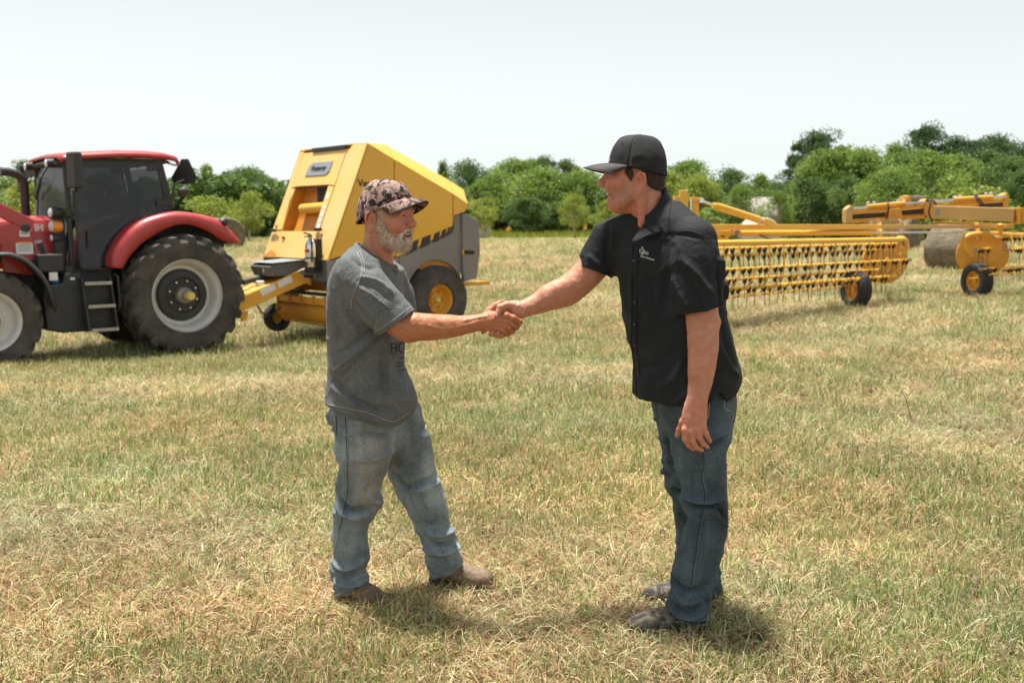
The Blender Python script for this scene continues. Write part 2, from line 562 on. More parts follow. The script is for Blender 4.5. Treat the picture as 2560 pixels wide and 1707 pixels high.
# a bare clod of earth and a dead stalk standing in the stubble
paint('soil', (0.115, 0.07, 0.04), 0.95, var=0.4, scale=40, bump=0.8, bscale=90)
def clod_and_stalk():
    q = at(1168, 1062, 6.1)
    x, y = q.x, 6.1
    g = np.random.default_rng(9)
    bm = bmesh.new()
    bmesh.ops.create_icosphere(bm, subdivisions=4, radius=1)
    for v in bm.verts:
        n = 0.75 + 0.5 * g.uniform() * (0.5 + 0.5 * math.sin(v.co.x * 7) * math.sin(v.co.y * 9))
        v.co = Vector((v.co.x * 0.085 * n, v.co.y * 0.07 * n, max(-0.02, v.co.z * 0.055 * n)))
    me = bpy.data.meshes.new('soil_clod'); bm.to_mesh(me); bm.free(); me.shade_smooth()
    o = link('soil_clod', me, 'soil'); o.location = (x, y, g1(x, y) + .005)
    tag(o, 'small dark clod of bare earth lying in the stubble between the two men', 'soil clod')
    y = 7.4
    a, b = at(2292, 922, y), at(2256, 824, y)
    m = MB(); m.tube([Vector((0, 0, -.03)), Vector(((b.x - a.x) * .45, .02, (b.z - a.z) * .5 + .03)), Vector((b.x - a.x, .03, b.z - a.z + .03))], [.004, .003, .0015], 6)
    m.tube([Vector(((b.x - a.x) * .4, .02, (b.z - a.z) * .45)), Vector(((b.x - a.x) * .4 + .04, .0, (b.z - a.z) * .62))], [.002, .001], 5)
    o = m.build('dead_stalk', 'soil'); o.location = (a.x, y, g1(a.x, y))
    tag(o, 'thin dark dead weed stalk standing alone right of the man in black', 'stalk')
clod_and_stalk()

# ---------------------------------------------------------------- trees
def leaf_material(name, dark, mid, light):
    m, nt, p, out = nodes_of(name)
    a = N(nt, 'ShaderNodeAttribute', attribute_name='tone')
    c = ramp(nt, a.outputs['Fac'], [(0.0, dark), (0.5, mid), (1.0, light)]).outputs['Color']
    nt.links.new(c, p.inputs['Base Color'])
    p.inputs['Roughness'].default_value = 0.55
    p.inputs['Specular IOR Level'].default_value = 0.3
    tr = N(nt, 'ShaderNodeBsdfTranslucent')
    nt.links.new(mixc(nt, 1.0, c, (1.0, 1.0, 0.55), 'MULTIPLY'), tr.inputs['Color'])
    mx = N(nt, 'ShaderNodeMixShader')
    mx.inputs[0].default_value = 0.42
    nt.links.new(p.outputs[0], mx.inputs[1])
    nt.links.new(tr.outputs[0], mx.inputs[2])
    nt.links.new(mx.outputs[0], out.inputs['Surface'])
leaf_material('leaf_bright', (0.163, 0.222, 0.039), (0.280, 0.337, 0.067), (0.404, 0.433, 0.115))
leaf_material('leaf_mid', (0.100, 0.175, 0.037), (0.200, 0.294, 0.069), (0.325, 0.413, 0.112))
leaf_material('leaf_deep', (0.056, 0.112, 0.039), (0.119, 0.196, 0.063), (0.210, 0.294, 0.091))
leaf_material('leaf_pine', (0.039, 0.085, 0.042), (0.072, 0.130, 0.058), (0.117, 0.182, 0.078))
paint('bark', (0.17, 0.13, 0.10), 0.9, var=0.3, scale=6, bump=0.6, bscale=20)
paint('bark_pale', (0.34, 0.30, 0.22), 0.9, var=0.25, scale=6, bump=0.5, bscale=20)

def tree_parts(seed, h, spread, base, clumps, per, leaf, style='round', lean=0.0):
    """trunk with limbs, and a crown of leaf-sized faces clustered round the limb ends"""
    g = np.random.default_rng(seed)
    mb = MB()
    nseg = 7
    tr = [Vector((lean * h * (t ** 1.5) + 0.05 * h * 0.3 * math.sin(3 * t + seed), 0.04 * h * math.sin(4 * t + 1.3 * seed), h * 0.86 * t)) for t in np.linspace(0, 1, nseg)]
    r0 = 0.022 * h + 0.03
    mb.tube([tr[0] - Vector((0, 0, 0.4))] + tr, [r0 * 1.3] + [r0 * (1.15 - 0.95 * t) for t in np.linspace(0, 1, nseg)], 7)
    cl = []
    for i in range(clumps):
        t = base + (1 - base) * ((i + g.uniform()) / clumps)
        if style == 'round':
            prof = math.sin(math.pi * min(1, max(0.0, (t - base) / (1 - base)) * 0.80 + 0.16)) ** 0.8
        elif style == 'cone':
            prof = (1.06 - (t - base) / (1 - base)) ** 0.8
        else:                                                            # open, flat-topped pine
            prof = 0.55 + 0.45 * math.sin(math.pi * (t - base) / (1 - base))
        a = i * 2.399 + g.normal(0, 0.5)
        rr = spread * prof * (g.uniform(0.35, 1.0) ** 0.7)
        tz = min(nseg - 1.001, t * 0.94 * (nseg - 1))
        k = int(tz)
        s0 = tr[k].lerp(tr[k + 1], tz - k)
        end = Vector((s0.x + rr * math.cos(a), s0.y + rr * math.sin(a), h * t + g.normal(0, 0.02 * h)))
        st = tr[max(0, k - 1)].lerp(s0, 0.7)
        mid = st.lerp(end, 0.5) + Vector((0, 0, 0.04 * h))
        mb.tube([st, mid, end], [r0 * 0.38, r0 * 0.24, r0 * 0.08], 5)
        cl.append((end if t < .9 else end.lerp(tr[-1], .55), spread * g.uniform(0.18, 0.50) * (0.95 if style == 'pine' else 1.0)))
    trunk = mb.mesh('trunk', 40)
    V, T = [], []
    for c, r in cl:
        n = int(per * g.uniform(0.7, 1.3))
        d = g.normal(size=(n, 3))
        d /= np.linalg.norm(d, axis=1)[:, None]
        q = d * (r * g.uniform(0.25, 1.0, (n, 1)) ** 0.55) * [1.15, 1.15, 0.66 if style == 'pine' else 0.85]
        q += g.normal(0, 0.07 * r, (n, 3)) + np.array(c)
        V.append(q)
        T.append(np.clip(g.normal(0.45, 0.2) + g.normal(0, 0.2, n) , 0, 1))
    V, T = np.concatenate(V), np.concatenate(T)
    n = len(V)
    ang = g.normal(size=(n, 3))
    ang /= np.linalg.norm(ang, axis=1)[:, None]
    ang[:, 2] = np.abs(ang[:, 2]) * 0.9 + 0.15                                     # leaves mostly face the sky
    ang /= np.linalg.norm(ang, axis=1)[:, None]
    e1 = np.cross(ang, g.normal(size=(n, 3)))
    e1 /= np.linalg.norm(e1, axis=1)[:, None]
    e2 = np.cross(ang, e1)
    L = leaf * g.uniform(0.6, 1.4, (n, 1))
    q = np.stack([V - e1 * L * 0.6, V + e2 * L * 0.34, V + e1 * L * 0.6, V - e2 * L * 0.34], 1).reshape(-1, 3)
    me = bpy.data.meshes.new('crown')
    me.vertices.add(4 * n)
    me.vertices.foreach_set('co', q.astype(np.float32).ravel())
    me.loops.add(4 * n)
    me.loops.foreach_set('vertex_index', np.arange(4 * n, dtype=np.int32))
    me.polygons.add(n)
    me.polygons.foreach_set('loop_start', np.arange(0, 4 * n, 4, dtype=np.int32))
    me.update(calc_edges=True)
    at_ = me.attributes.new('tone', 'FLOAT', 'POINT')
    at_.data.foreach_set('value', np.repeat(T, 4).astype(np.float32))
    return trunk, me

KINDS = {
    'oak': [tree_parts(100 + i, 8.0, 3.1, 0.18, 40, 300, 0.20) for i in range(4)],
    'young': [tree_parts(200 + i, 4.0, 1.6, 0.30, 20, 260, 0.115) for i in range(3)],
    'tall': [tree_parts(300 + i, 10.0, 2.3, 0.25, 48, 160, 0.22, 'cone') for i in range(2)],
    'pine': [tree_parts(400 + i, 11.0, 2.8, 0.20, 60, 260, 0.18, 'pine') for i in range(4)],
    'shrub': [tree_parts(500 + i, 2.4, 1.5, 0.08, 18, 240, 0.115) for i in range(2)],
}
HEIGHT = {'oak': 8.0, 'young': 4.0, 'tall': 10.0, 'pine': 11.0, 'shrub': 2.4}
MESHCOPY = {}
def with_mat(me, m):
    k = (me.name, m)
    if k not in MESHCOPY:
        c = me.copy() if len(me.materials) else me
        c.materials.clear()
        c.materials.append(MATS[m])
        MESHCOPY[k] = c
    return MESHCOPY[k]

def tree(kind, idx, u, v_top, Y, leafm, label, wide=1.0, bark='bark', dv=0.0, group='trees along the field edge'):
    top = at(u, v_top, Y)
    gzv = g1(top.x, Y) - dv
    sc = (top.z - gzv) / (HEIGHT[kind] * 1.02)
    name = {'oak': 'leafy_tree', 'young': 'young_tree', 'tall': 'tall_tree', 'pine': 'pine_tree', 'shrub': 'shrub'}[kind]
    e = empty(name, (top.x, Y, gzv), random.uniform(0, 6.28))
    e.scale = (sc * wide, sc * wide, sc)
    tr, cr = KINDS[kind][idx % len(KINDS[kind])]
    link('trunk', with_mat(tr, bark), None, e)
    link('crown', with_mat(cr, leafm), None, e)
    return tag(e, label, 'shrub' if kind == 'shrub' else 'tree', group)

TREES = [
    # behind the tractor
    ('oak', 0, -40, 415, 78, 'leaf_mid', 'leafy tree at the far left edge, behind the tractor exhaust', 1.3),
    ('pine', 0, 62, 392, 84, 'leaf_deep', 'tall dark tree rising between exhaust pipe and tractor cab', 0.8),
    ('oak', 1, 90, 455, 70, 'leaf_bright', 'bright green tree seen through the gap before the tractor windscreen', 1.4),
    ('oak', 2, 255, 430, 82, 'leaf_mid', 'leafy tree hidden behind the tractor cab', 1.2),
    ('tall', 0, 517, 404, 88, 'leaf_mid', 'tall sparse tree right of the black warning triangle on the tractor', 0.72),
    ('oak', 3, 455, 470, 84, 'leaf_mid', 'tree directly behind the rear mirror of the tractor cab', 1.0),
    ('oak', 0, 612, 418, 84, 'leaf_deep', 'dark spreading tree between tractor and yellow baler', 1.15),
    ('oak', 1, 690, 462, 86, 'leaf_deep', 'dark tree partly hidden by the left slope of the baler', 1.2),
    ('oak', 2, 800, 480, 88, 'leaf_deep', 'dark tree wholly behind the body of the baler', 1.2),
    ('shrub', 0, 520, 500, 62, 'leaf_bright', 'yellow-green bush above the red rear fender', 1.5),
    ('young', 0, 620, 478, 60, 'leaf_bright', 'young yellow-green tree with pale trunk left of the baler', 0.95),
    # between the baler and the black-shirted man
    ('tall', 1, 1104, 396, 112, 'leaf_deep', 'thin sparse treetop just above the rear slope of the baler', 0.55),
    ('oak', 3, 1165, 402, 108, 'leaf_deep', 'rounded dark tree right of the baler roof', 0.85),
    ('oak', 0, 1130, 470, 98, 'leaf_mid', 'leafy tree directly behind the tail of the baler', 1.2),
    ('oak', 1, 1290, 395, 112, 'leaf_mid', 'broad tree left of the tallest crown in the middle grove', 1.15),
    ('pine', 1, 1352, 378, 116, 'leaf_deep', 'tallest dark crown in the middle grove', 0.85),
    ('pine', 2, 1420, 388, 118, 'leaf_deep', 'dark crown left of the black cap brim', 0.8),
    ('oak', 2, 1245, 432, 104, 'leaf_mid', 'leafy tree in the middle of the grove, left half', 1.25),
    ('oak', 3, 1360, 420, 100, 'leaf_mid', 'leafy tree in the middle of the grove, under the tallest crown', 1.35),
    ('oak', 0, 1465, 425, 102, 'leaf_mid', 'leafy tree behind the face of the man in black', 1.2),
    ('oak', 1, 1310, 492, 94, 'leaf_deep', 'low dark tree at the foot of the middle grove', 1.5),
    ('oak', 3, 1420, 500, 96, 'leaf_deep', 'low shaded tree beside the pale-trunked young tree', 1.5),
    ('young', 1, 1205, 492, 84, 'leaf_bright', 'bright young tree beside the bale near the baler tail', 1.3),
    ('young', 2, 1436, 482, 80, 'leaf_bright', 'bright young tree with pale trunk left of the man in black', 0.9),
    ('young', 0, 1515, 500, 80, 'leaf_bright', 'bright young tree behind the chin of the man in black', 1.1),
    ('oak', 2, 1575, 410, 108, 'leaf_mid', 'leafy tree hidden behind the head of the man in black', 1.1),
    # right of the man in black
    ('oak', 1, 1725, 398, 104, 'leaf_mid', 'leafy tree just right of the back of the black cap', 1.1),
    ('oak', 0, 1660, 430, 92, 'leaf_bright', 'bright tree behind the shoulder of the man in black', 1.15),
    ('oak', 3, 1745, 440, 88, 'leaf_bright', 'bright leafy tree above the yellow upright posts', 1.1),
    ('oak', 2, 1835, 420, 90, 'leaf_deep', 'greyish dark tree above the inclined yellow cylinder', 1.1),
    ('tall', 0, 1908, 428, 92, 'leaf_mid', 'slender tree at the gap of sky left of the pines', 0.9),
    ('shrub', 1, 1790, 520, 70, 'leaf_mid', 'low bush beneath the inclined yellow cylinder', 1.5),
    ('pine', 0, 2040, 316, 76, 'leaf_pine', 'tall pine with layered boughs right of the sky gap', 1.1),
    ('oak', 1, 2065, 370, 70, 'leaf_mid', 'leafy tree in front of the tall layered pine', 0.9),
    ('oak', 0, 2160, 372, 72, 'leaf_mid', 'leafy tree between the two tall pines', 1.05),
    ('tall', 1, 2232, 350, 74, 'leaf_mid', 'slim pale-tipped tree left of the tallest pine', 0.8),
    ('pine', 3, 2318, 296, 76, 'leaf_pine', 'tallest pine of all, right of centre in the right grove', 0.85),
    ('oak', 2, 2320, 372, 64, 'leaf_mid', 'large bright leafy tree in front of the tallest pine', 1.15),
    ('oak', 3, 2225, 420, 62, 'leaf_mid', 'leafy tree above the orange hub of the rake', 1.15),
    ('pine', 1, 2410, 326, 74, 'leaf_pine', 'broad pine right of the tallest pine', 1.0),
    ('pine', 2, 2500, 322, 76, 'leaf_pine', 'pine second from the right edge of the picture', 1.05),
    ('pine', 0, 2585, 350, 70, 'leaf_pine', 'pine cut off by the right edge of the picture', 1.1),
    ('oak', 1, 2570, 420, 60, 'leaf_deep', 'dark leafy tree low at the right edge of the picture', 1.1),
    ('shrub', 0, 2440, 478, 58, 'leaf_bright', 'bright bush behind the rake frame at the right', 1.6),
    ('oak', 3, 1850, 462, 70, 'leaf_mid', 'mid green tree left of the farmhouse roof', 0.85),
    ('young', 1, 1950, 478, 64, 'leaf_mid', 'small tree in front of the farmhouse wall', 1.0),
    ('oak', 1, 2030, 440, 68, 'leaf_deep', 'dark tree hiding the right end of the farmhouse', 0.9),
    ('oak', 1, 560, 440, 92, 'leaf_mid', 'leafy tree between the warning triangle and the dark spreading tree', 1.1),
    ('oak', 3, 660, 440, 96, 'leaf_deep', 'dark tree deep in the wood left of the baler', 1.2),
    ('oak', 0, 1390, 440, 108, 'leaf_mid', 'leafy tree deep in the middle grove above the young trees', 1.3),
    ('oak', 2, 1200, 455, 102, 'leaf_mid', 'leafy tree between rounded dark tree and the grove', 1.2),
    ('oak', 0, 2112, 368, 74, 'leaf_mid', 'leafy tree directly right of the tall layered pine', 1.0),
    ('oak', 3, 2268, 376, 72, 'leaf_deep', 'dark leafy tree left of the trunk of the tallest pine', 1.0),
    ('oak', 1, 2385, 382, 68, 'leaf_mid', 'leafy tree filling the gap right of the tallest pine', 1.05),
    ('oak', 2, 2455, 372, 72, 'leaf_deep', 'dark leafy tree between the two rightmost broad pines', 1.05),
    ('oak', 3, 2530, 392, 66, 'leaf_deep', 'dark leafy tree just inside the right edge above the flanges', 1.0),
    ('pine', 3, 1995, 372, 78, 'leaf_pine', 'lower pine bough mass at the left end of the right grove', 0.9),
    ('oak', 2, 2130, 440, 66, 'leaf_deep', 'dark leafy tree shading the farmhouse gable', 1.1),
    ('oak', 0, 1985, 452, 72, 'leaf_deep', 'dark leafy tree before the farmhouse roof', 0.7),
]
for t in TREES:
    tree(*t[:7], wide=t[7], bark='bark_pale' if t[0] == 'young' else 'bark')

# shaded undergrowth at the foot of the wood: one mass nobody could count
def undergrowth():
    g = np.random.default_rng(77)
    q, T = [], []
    spans = [(-24, -4, 92), (-30, -18, 80), (-6, 14, 106), (8, 30, 96), (22, 46, 80)]
    for x0, x1, Y in spans:
        n = int(900 * (x1 - x0))
        x = g.uniform(x0, x1, n)
        y = Y + g.uniform(-2, 3, n)
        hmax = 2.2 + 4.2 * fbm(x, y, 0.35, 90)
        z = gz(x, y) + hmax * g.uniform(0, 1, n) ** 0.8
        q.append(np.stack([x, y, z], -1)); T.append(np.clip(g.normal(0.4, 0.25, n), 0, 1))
    V, T = np.concatenate(q), np.concatenate(T)
    n = len(V)
    nn = g.normal(size=(n, 3)); nn[:, 2] = np.abs(nn[:, 2]) + 0.3
    nn /= np.linalg.norm(nn, axis=1)[:, None]
    e1 = np.cross(nn, g.normal(size=(n, 3))); e1 /= np.linalg.norm(e1, axis=1)[:, None]
    e2 = np.cross(nn, e1)
    L = g.uniform(0.2, 0.5, (n, 1))
    q = np.stack([V - e1 * L * 0.6, V + e2 * L * 0.4, V + e1 * L * 0.6, V - e2 * L * 0.4], 1).reshape(-1, 3)
    me = bpy.data.meshes.new('undergrowth')
    me.from_pydata(q.tolist(), [], np.arange(4 * n).reshape(-1, 4).tolist())
    a = me.attributes.new('tone', 'FLOAT', 'POINT')
    a.data.foreach_set('value', np.repeat(T, 4).astype(np.float32))
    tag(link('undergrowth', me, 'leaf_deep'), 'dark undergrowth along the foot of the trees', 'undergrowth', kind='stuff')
undergrowth()

def edge_grass():
    """unmown strip of tall grass along the far edge of the field"""
    g = np.random.default_rng(78)
    n = 26000
    x = g.uniform(-32, 46, n)
    y = np.where(x < 12, 88, 70) + g.uniform(0, 9, n) + 3 * np.sin(x * 0.13)
    z = gz(x, y)
    h = g.uniform(0.3, 0.85, n) * (0.6 + 0.8 * fbm(x, y, 0.4, 31))
    a = g.uniform(0, 2 * math.pi, n)
    w = 0.05
    dx, dy = np.cos(a) * w, np.sin(a) * w
    q = np.stack([np.stack([x - dx, y - dy, z], -1), np.stack([x + dx, y + dy, z], -1), np.stack([x + g.normal(0, .12, n), y + g.normal(0, .12, n), z + h], -1)], 1).reshape(-1, 3)
    me = bpy.data.meshes.new('tall_grass')
    me.from_pydata(q.tolist(), [], np.arange(3 * n).reshape(-1, 3).tolist())
    at_ = me.attributes.new('tone', 'FLOAT', 'POINT')
    at_.data.foreach_set('value', np.repeat(np.clip(g.normal(0.6, 0.3, n), 0, 1), 3).astype(np.float32))
    tag(link('tall_grass', me, 'leaf_bright'), 'strip of unmown tall grass along the far field edge', 'grass', kind='stuff')
edge_grass()

# ---------------------------------------------------------------- farmhouse behind the trees
paint('house_roof', (0.30, 0.25, 0.235), 0.8, var=0.15, scale=2, bump=0.3, bscale=30)
paint('house_wall', (0.46, 0.42, 0.38), 0.85, var=0.1, scale=2)
paint('gable_wall', (0.20, 0.19, 0.18), 0.85, var=0.15, scale=2)
paint('white_trim', (0.75, 0.73, 0.70), 0.6, var=0.05)
paint('window_glass', (0.04, 0.05, 0.06), 0.12, var=0.1, spec=0.7)
def farmhouse():
    c = at(1985, 560, 84)
    e = empty('farmhouse', (c.x, 84, g1(c.x, 84)), R(-14))
    L, D, H, RH = 10.0, 6.5, 1.9, 3.4
    w = MB(); w.box((0, 0, H / 2), (L, D, H)); w.build('wall', 'house_wall', e)
    for s in (-1, 1):
        m = MB(); m.add([(-L / 2 - .4, s * (D / 2 + .5), H - .1), (L / 2 + .4, s * (D / 2 + .5), H - .1), (L / 2 + .4, 0, RH), (-L / 2 - .4, 0, RH)], [(0, 1, 2, 3)])
        m.build('roof_slope', 'house_roof', e, solid=0.12)
    for s in (-1, 1):
        m = MB(); m.prism([(-D / 2, H), (D / 2, H), (0, RH - .12)], s * (L / 2 - .02) - .06, s * (L / 2 - .02) + .06, lambda a, y, b: (y, a, b)); m.build('gable', 'gable_wall', e)
    for x in (-3.6, -0.4, 2.8):
        m = MB(); m.box((x, -D / 2 - .03, 1.5), (1.1, .1, 1.2)); f = m.build('window', 'white_trim', e)
        m = MB(); m.box((x, -D / 2 - .09, 1.5), (.9, .06, 1.0)); m.build('pane', 'window_glass', f)
    m = MB(); m.box((1.2, -D / 2 - .04, 1.05), (.95, .1, 2.1)); d = m.build('door', 'gable_wall', e)
    m = MB(); m.box((1.55, -D / 2 - .12, 1.0), (.06, .08, .14)); m.build('handle', 'white_trim', d)
    tag(e, 'low farmhouse with pale pinkish roof half hidden by the right-hand trees', 'house')
    c = at(2092, 560, 74)
    s = empty('shed', (c.x, 74, g1(c.x, 74)), R(30))
    m = MB(); m.prism([(-2.2, 0), (2.2, 0), (2.2, 1.9), (0, 3.3), (-2.2, 1.9)], -2.5, 2.5); m.build('wall', 'gable_wall', s)
    for k in (-1, 1):
        m = MB(); m.add([(k * 2.5, -2.9, 1.75), (k * 2.5, 2.9, 1.75), (0, 2.9, 3.42), (0, -2.9, 3.42)], [(0, 1, 2, 3)]); m.build('roof_slope', 'house_roof', s, solid=.1)
    tag(s, 'dark gabled shed between the house and the rake frame', 'shed')
farmhouse()

# ---------------------------------------------------------------- hay bales
def bale_material():
    m, nt, p, out = nodes_of('hay_bale')
    tc = N(nt, 'ShaderNodeTexCoord')
    n1 = N(nt, 'ShaderNodeTexNoise', Scale=3.0, Detail=8.0, Roughness=0.75)
    wv = N(nt, 'ShaderNodeTexNoise', Scale=40.0, Detail=3.0)
    mp = N(nt, 'ShaderNodeMapping')
    mp.inputs['Scale'].default_value = (1, 0.12, 1)
    nt.links.new(tc.outputs['Object'], mp.inputs['Vector'])
    nt.links.new(mp.outputs[0], wv.inputs['Vector'])
    nt.links.new(tc.outputs['Object'], n1.inputs['Vector'])
    a = ramp(nt, n1.outputs['Fac'], [(0.3, (0.16, 0.125, 0.08)), (0.7, (0.33, 0.275, 0.185))]).outputs['Color']
    b = ramp(nt, wv.outputs['Fac'], [(0.3, 0.55), (0.7, 1.0)]).outputs['Color']
    nt.links.new(mixc(nt, 1.0, a, b, 'MULTIPLY'), p.inputs['Base Color'])
    p.inputs['Roughness'].default_value = 0.95
    bp = N(nt, 'ShaderNodeBump', Strength=0.9, Distance=0.05)
    nt.links.new(wv.outputs['Fac'], bp.inputs['Height'])
    nt.links.new(bp.outputs['Normal'], p.inputs['Normal'])
    return m
bale_material()
paint('bale_net', (0.46, 0.42, 0.35), 0.7, var=0.12, scale=8)
def bale_mesh(seed, r=0.78, w=1.25):
    g = np.random.default_rng(seed)
    n, k = 48, 11
    V, F = [], []
    prof = [(0.0, -w / 2 + .06), (r * .5, -w / 2 + .03), (r * .93, -w / 2), (r, -w / 2 + .07), (r * 1.01, -w / 4), (r * 1.005, 0), (r * 1.01, w / 4), (r, w / 2 - .07), (r * .93, w / 2), (r * .5, w / 2 - .03), (0.0, w / 2 - .06)]
    for i, (rr, h) in enumerate(prof):
        for j in range(n):
            a = 2 * math.pi * j / n
            q = rr * (1 + 0.012 * math.sin(3 * a + seed) + g.normal(0, 0.006))
            z = q * math.sin(a)
            if z < -r * 0.86:
                z = -r * 0.86 - (-r * 0.86 - z) * 0.25
            V.append((q * math.cos(a), h + g.normal(0, .006), z + r * 0.89))
    for i in range(k - 1):
        for j in range(n):
            F.append((i * n + j, i * n + (j + 1) % n, (i + 1) * n + (j + 1) % n, (i + 1) * n + j))
    me = bpy.data.meshes.new('hay_bale')
    me.from_pydata(V, [], F)
    me.shade_smooth()
    return me
for i, (u, v, Y, rz, lab, net, sc) in enumerate([
        (566, 663, 45, 0.5, 'round hay bale peeping out behind the tractor rear tyre', 0, 1.0),
        (1203, 606, 84, 0.9, 'small distant round bale at the tail of the baler', 1, 0.92),
        (1897, 600, 47, 0.4, 'round bale with pale wrapped top behind the long yellow beam', 1, 1.0),
        (2250, 620, 44, 0.75, 'round hay bale under the rake frame, left of the larger one', 0, 1.0),
        (2388, 648, 31, 0.6, 'large round hay bale between the two rake baskets', 0, 1.0)]):
    p = at(u, v, Y)
    z = g1(p.x, Y)
    me = bale_mesh(i)
    o = link('round_bale', me, 'hay_bale' if not net else 'bale_net')
    o.location = (p.x, Y, z - 0.03); o.rotation_euler = (0, 0, rz); o.scale = (sc,) * 3
    tag(o, lab, 'hay bale', 'round bales left in the field')

# small orange marker posts at the wood's edge
paint('marker_orange', (0.85, 0.36, 0.05), 0.6, var=0.08)
paint('steel_post', (0.22, 0.20, 0.18), 0.7, var=0.1)
for u, v, Y, lab in ((1271, 573, 86, 'small orange marker sign standing before the middle grove, left one'), (1463, 567, 86, 'small orange marker sign beside the pale-trunked young tree')):
    p = at(u, v, Y)
    z = g1(p.x, Y)
    e = empty('marker_sign', (p.x, Y, z))
    m = MB(); m.beam((0, 0, -.2), (0, 0, p.z - z + .1), .05, .05, (0, 1, 0)); m.build('post', 'steel_post', e)
    m = MB(); m.box((0, -.04, p.z - z), (.30, .03, .42), Matrix.Rotation(R(45), 3, 'Y') if u < 1300 else None); m.build('sign_plate', 'marker_orange', e, bevel=.01)
    tag(e, lab, 'marker', 'orange markers at the field edge')

# ---------------------------------------------------------------- machine materials
paint('case_red', (0.42, 0.018, 0.024), 0.32, var=0.10, scale=2, coat=0.5, dust=0.14, dscale=2.0)
paint('black_plastic', (0.022, 0.024, 0.026), 0.45, var=0.25, scale=5, dust=0.18, dustcol=(0.22, 0.19, 0.15))
paint('dark_metal', (0.035, 0.036, 0.038), 0.5, 0.3, var=0.25, scale=6, dust=0.2, dustcol=(0.25, 0.21, 0.16))
paint('tyre_rubber', (0.036, 0.035, 0.034), 0.8, var=0.25, scale=8, dust=0.8, dustcol=(0.17, 0.145, 0.12), bump=0.15, bscale=40, dscale=2.5)
paint('tyre_clean', (0.026, 0.026, 0.028), 0.75, var=0.25, scale=8, dust=0.25, dustcol=(0.12, 0.105, 0.09), dscale=3)
paint('silver_rim', (0.70, 0.69, 0.67), 0.40, 0.2, var=0.08, scale=4, dust=0.25, dustcol=(0.42, 0.36, 0.28))
paint('chrome', (0.72, 0.73, 0.74), 0.14, 1.0, var=0.05)
paint('cast_grey', (0.30, 0.28, 0.25), 0.55, 0.4, var=0.25, scale=12)
paint('cap_yellow', (0.72, 0.55, 0.14), 0.5, var=0.12)
paint('decal_white', (0.78, 0.77, 0.74), 0.5, var=0.05)
paint('decal_orange', (0.80, 0.26, 0.04), 0.5, var=0.05)
paint('decal_red', (0.62, 0.05, 0.04), 0.5, var=0.05)
paint('print_black', (0.02, 0.02, 0.02), 0.55, var=0.1)
paint('amber_lens', (0.85, 0.28, 0.02), 0.25, var=0.08, coat=0.4)
paint('clear_lens', (0.70, 0.72, 0.72), 0.12, var=0.08, coat=0.6)
paint('blue_cap', (0.02, 0.09, 0.24), 0.45, var=0.1)
paint('tread_grip', (0.42, 0.40, 0.37), 0.55, 0.4, var=0.2, scale=20)
paint('seat_fabric', (0.05, 0.05, 0.055), 0.85, var=0.2)
def glass(name, tint, alpha):
    m, nt, p, out = nodes_of(name)
    tc = N(nt, 'ShaderNodeTexCoord')
    nz = N(nt, 'ShaderNodeTexNoise', Scale=1.4, Detail=6.0, Roughness=0.6)
    nt.links.new(tc.outputs['Object'], nz.inputs['Vector'])
    nt.links.new(ramp(nt, nz.outputs['Fac'], [(0.35, tuple(c * .8 for c in tint)), (0.7, tuple(c * 1.5 for c in tint))]).outputs['Color'], p.inputs['Base Color'])
    nt.links.new(ramp(nt, nz.outputs['Fac'], [(0.35, 0.01), (0.75, 0.06)]).outputs['Color'], p.inputs['Roughness'])
    p.inputs['Alpha'].default_value = alpha
    p.inputs['IOR'].default_value = 1.5
    p.inputs['Specular IOR Level'].default_value = 0.55
glass('tinted_glass', (0.012, 0.014, 0.015), 0.64)
glass('clear_glass', (0.10, 0.12, 0.12), 0.34)

def rows(P, n=4):
    return [tuple(p) for p in catmull(P, n)]

# ---------------------------------------------------------------- tractor
def ag_tyre(r, w, y, lugs, lug_h, mat, parent, name='tyre'):
    """carcass with bulging walls and two rows of slanted lugs; axle along y"""
    m = MB()
    rb, ri = r - lug_h, r * 0.60
    prof = [(ri, -w * .40), (ri * 1.06, -w * .47), (rb * .80, -w * .52), (rb * .92, -w * .50), (rb * .985, -w * .40), (rb, -w * .2), (rb, w * .2), (rb * .985, w * .40), (rb * .92, w * .50), (rb * .80, w * .52), (ri * 1.06, w * .47), (ri, w * .40)]
    m.lathe(prof, (0, y, r), (0, 1, 0), 56)
    for s in (-1, 1):
        for k in range(lugs):
            a0 = 2 * math.pi * (k + (0.5 if s > 0 else 0)) / lugs
            P = []
            for t in (0.0, 0.35, 0.7, 1.0, 1.12):
                ang = a0 + t * 2.2 * math.pi / lugs * 0.72
                yy = s * w * (0.015 + 0.485 * min(t, 1.0))
                if t <= 0.7:
                    top, bot = r, rb - .02
                elif t == 1.0:
                    top, bot = r - lug_h * .55, rb * .93
                else:
                    top, bot = rb * .95, rb * .88
                    yy = s * w * 0.53
                P.append((ang, yy, top, bot))
            hw = 0.33 * math.pi / lugs
            vs = []
            for ang, yy, top, bot in P:
                for rr, sg, k2 in ((bot, -1, 1.25), (top, -1, .85), (top, 1, .85), (bot, 1, 1.25)):
                    a = ang + sg * hw * k2
                    vs.append((rr * math.cos(a), y + yy, r + rr * math.sin(a)))
            fs = []
            for i in range(len(P) - 1):
                for j in range(4):
                    fs.append((4 * i + j, 4 * i + (j + 1) % 4, 4 * i + 4 + (j + 1) % 4, 4 * i + 4 + j))
            fs += [(0, 1, 2, 3), tuple(4 * (len(P) - 1) + j for j in (3, 2, 1, 0))]
            m.add(vs, fs)
    return m.build(name, mat, parent, smooth=32)

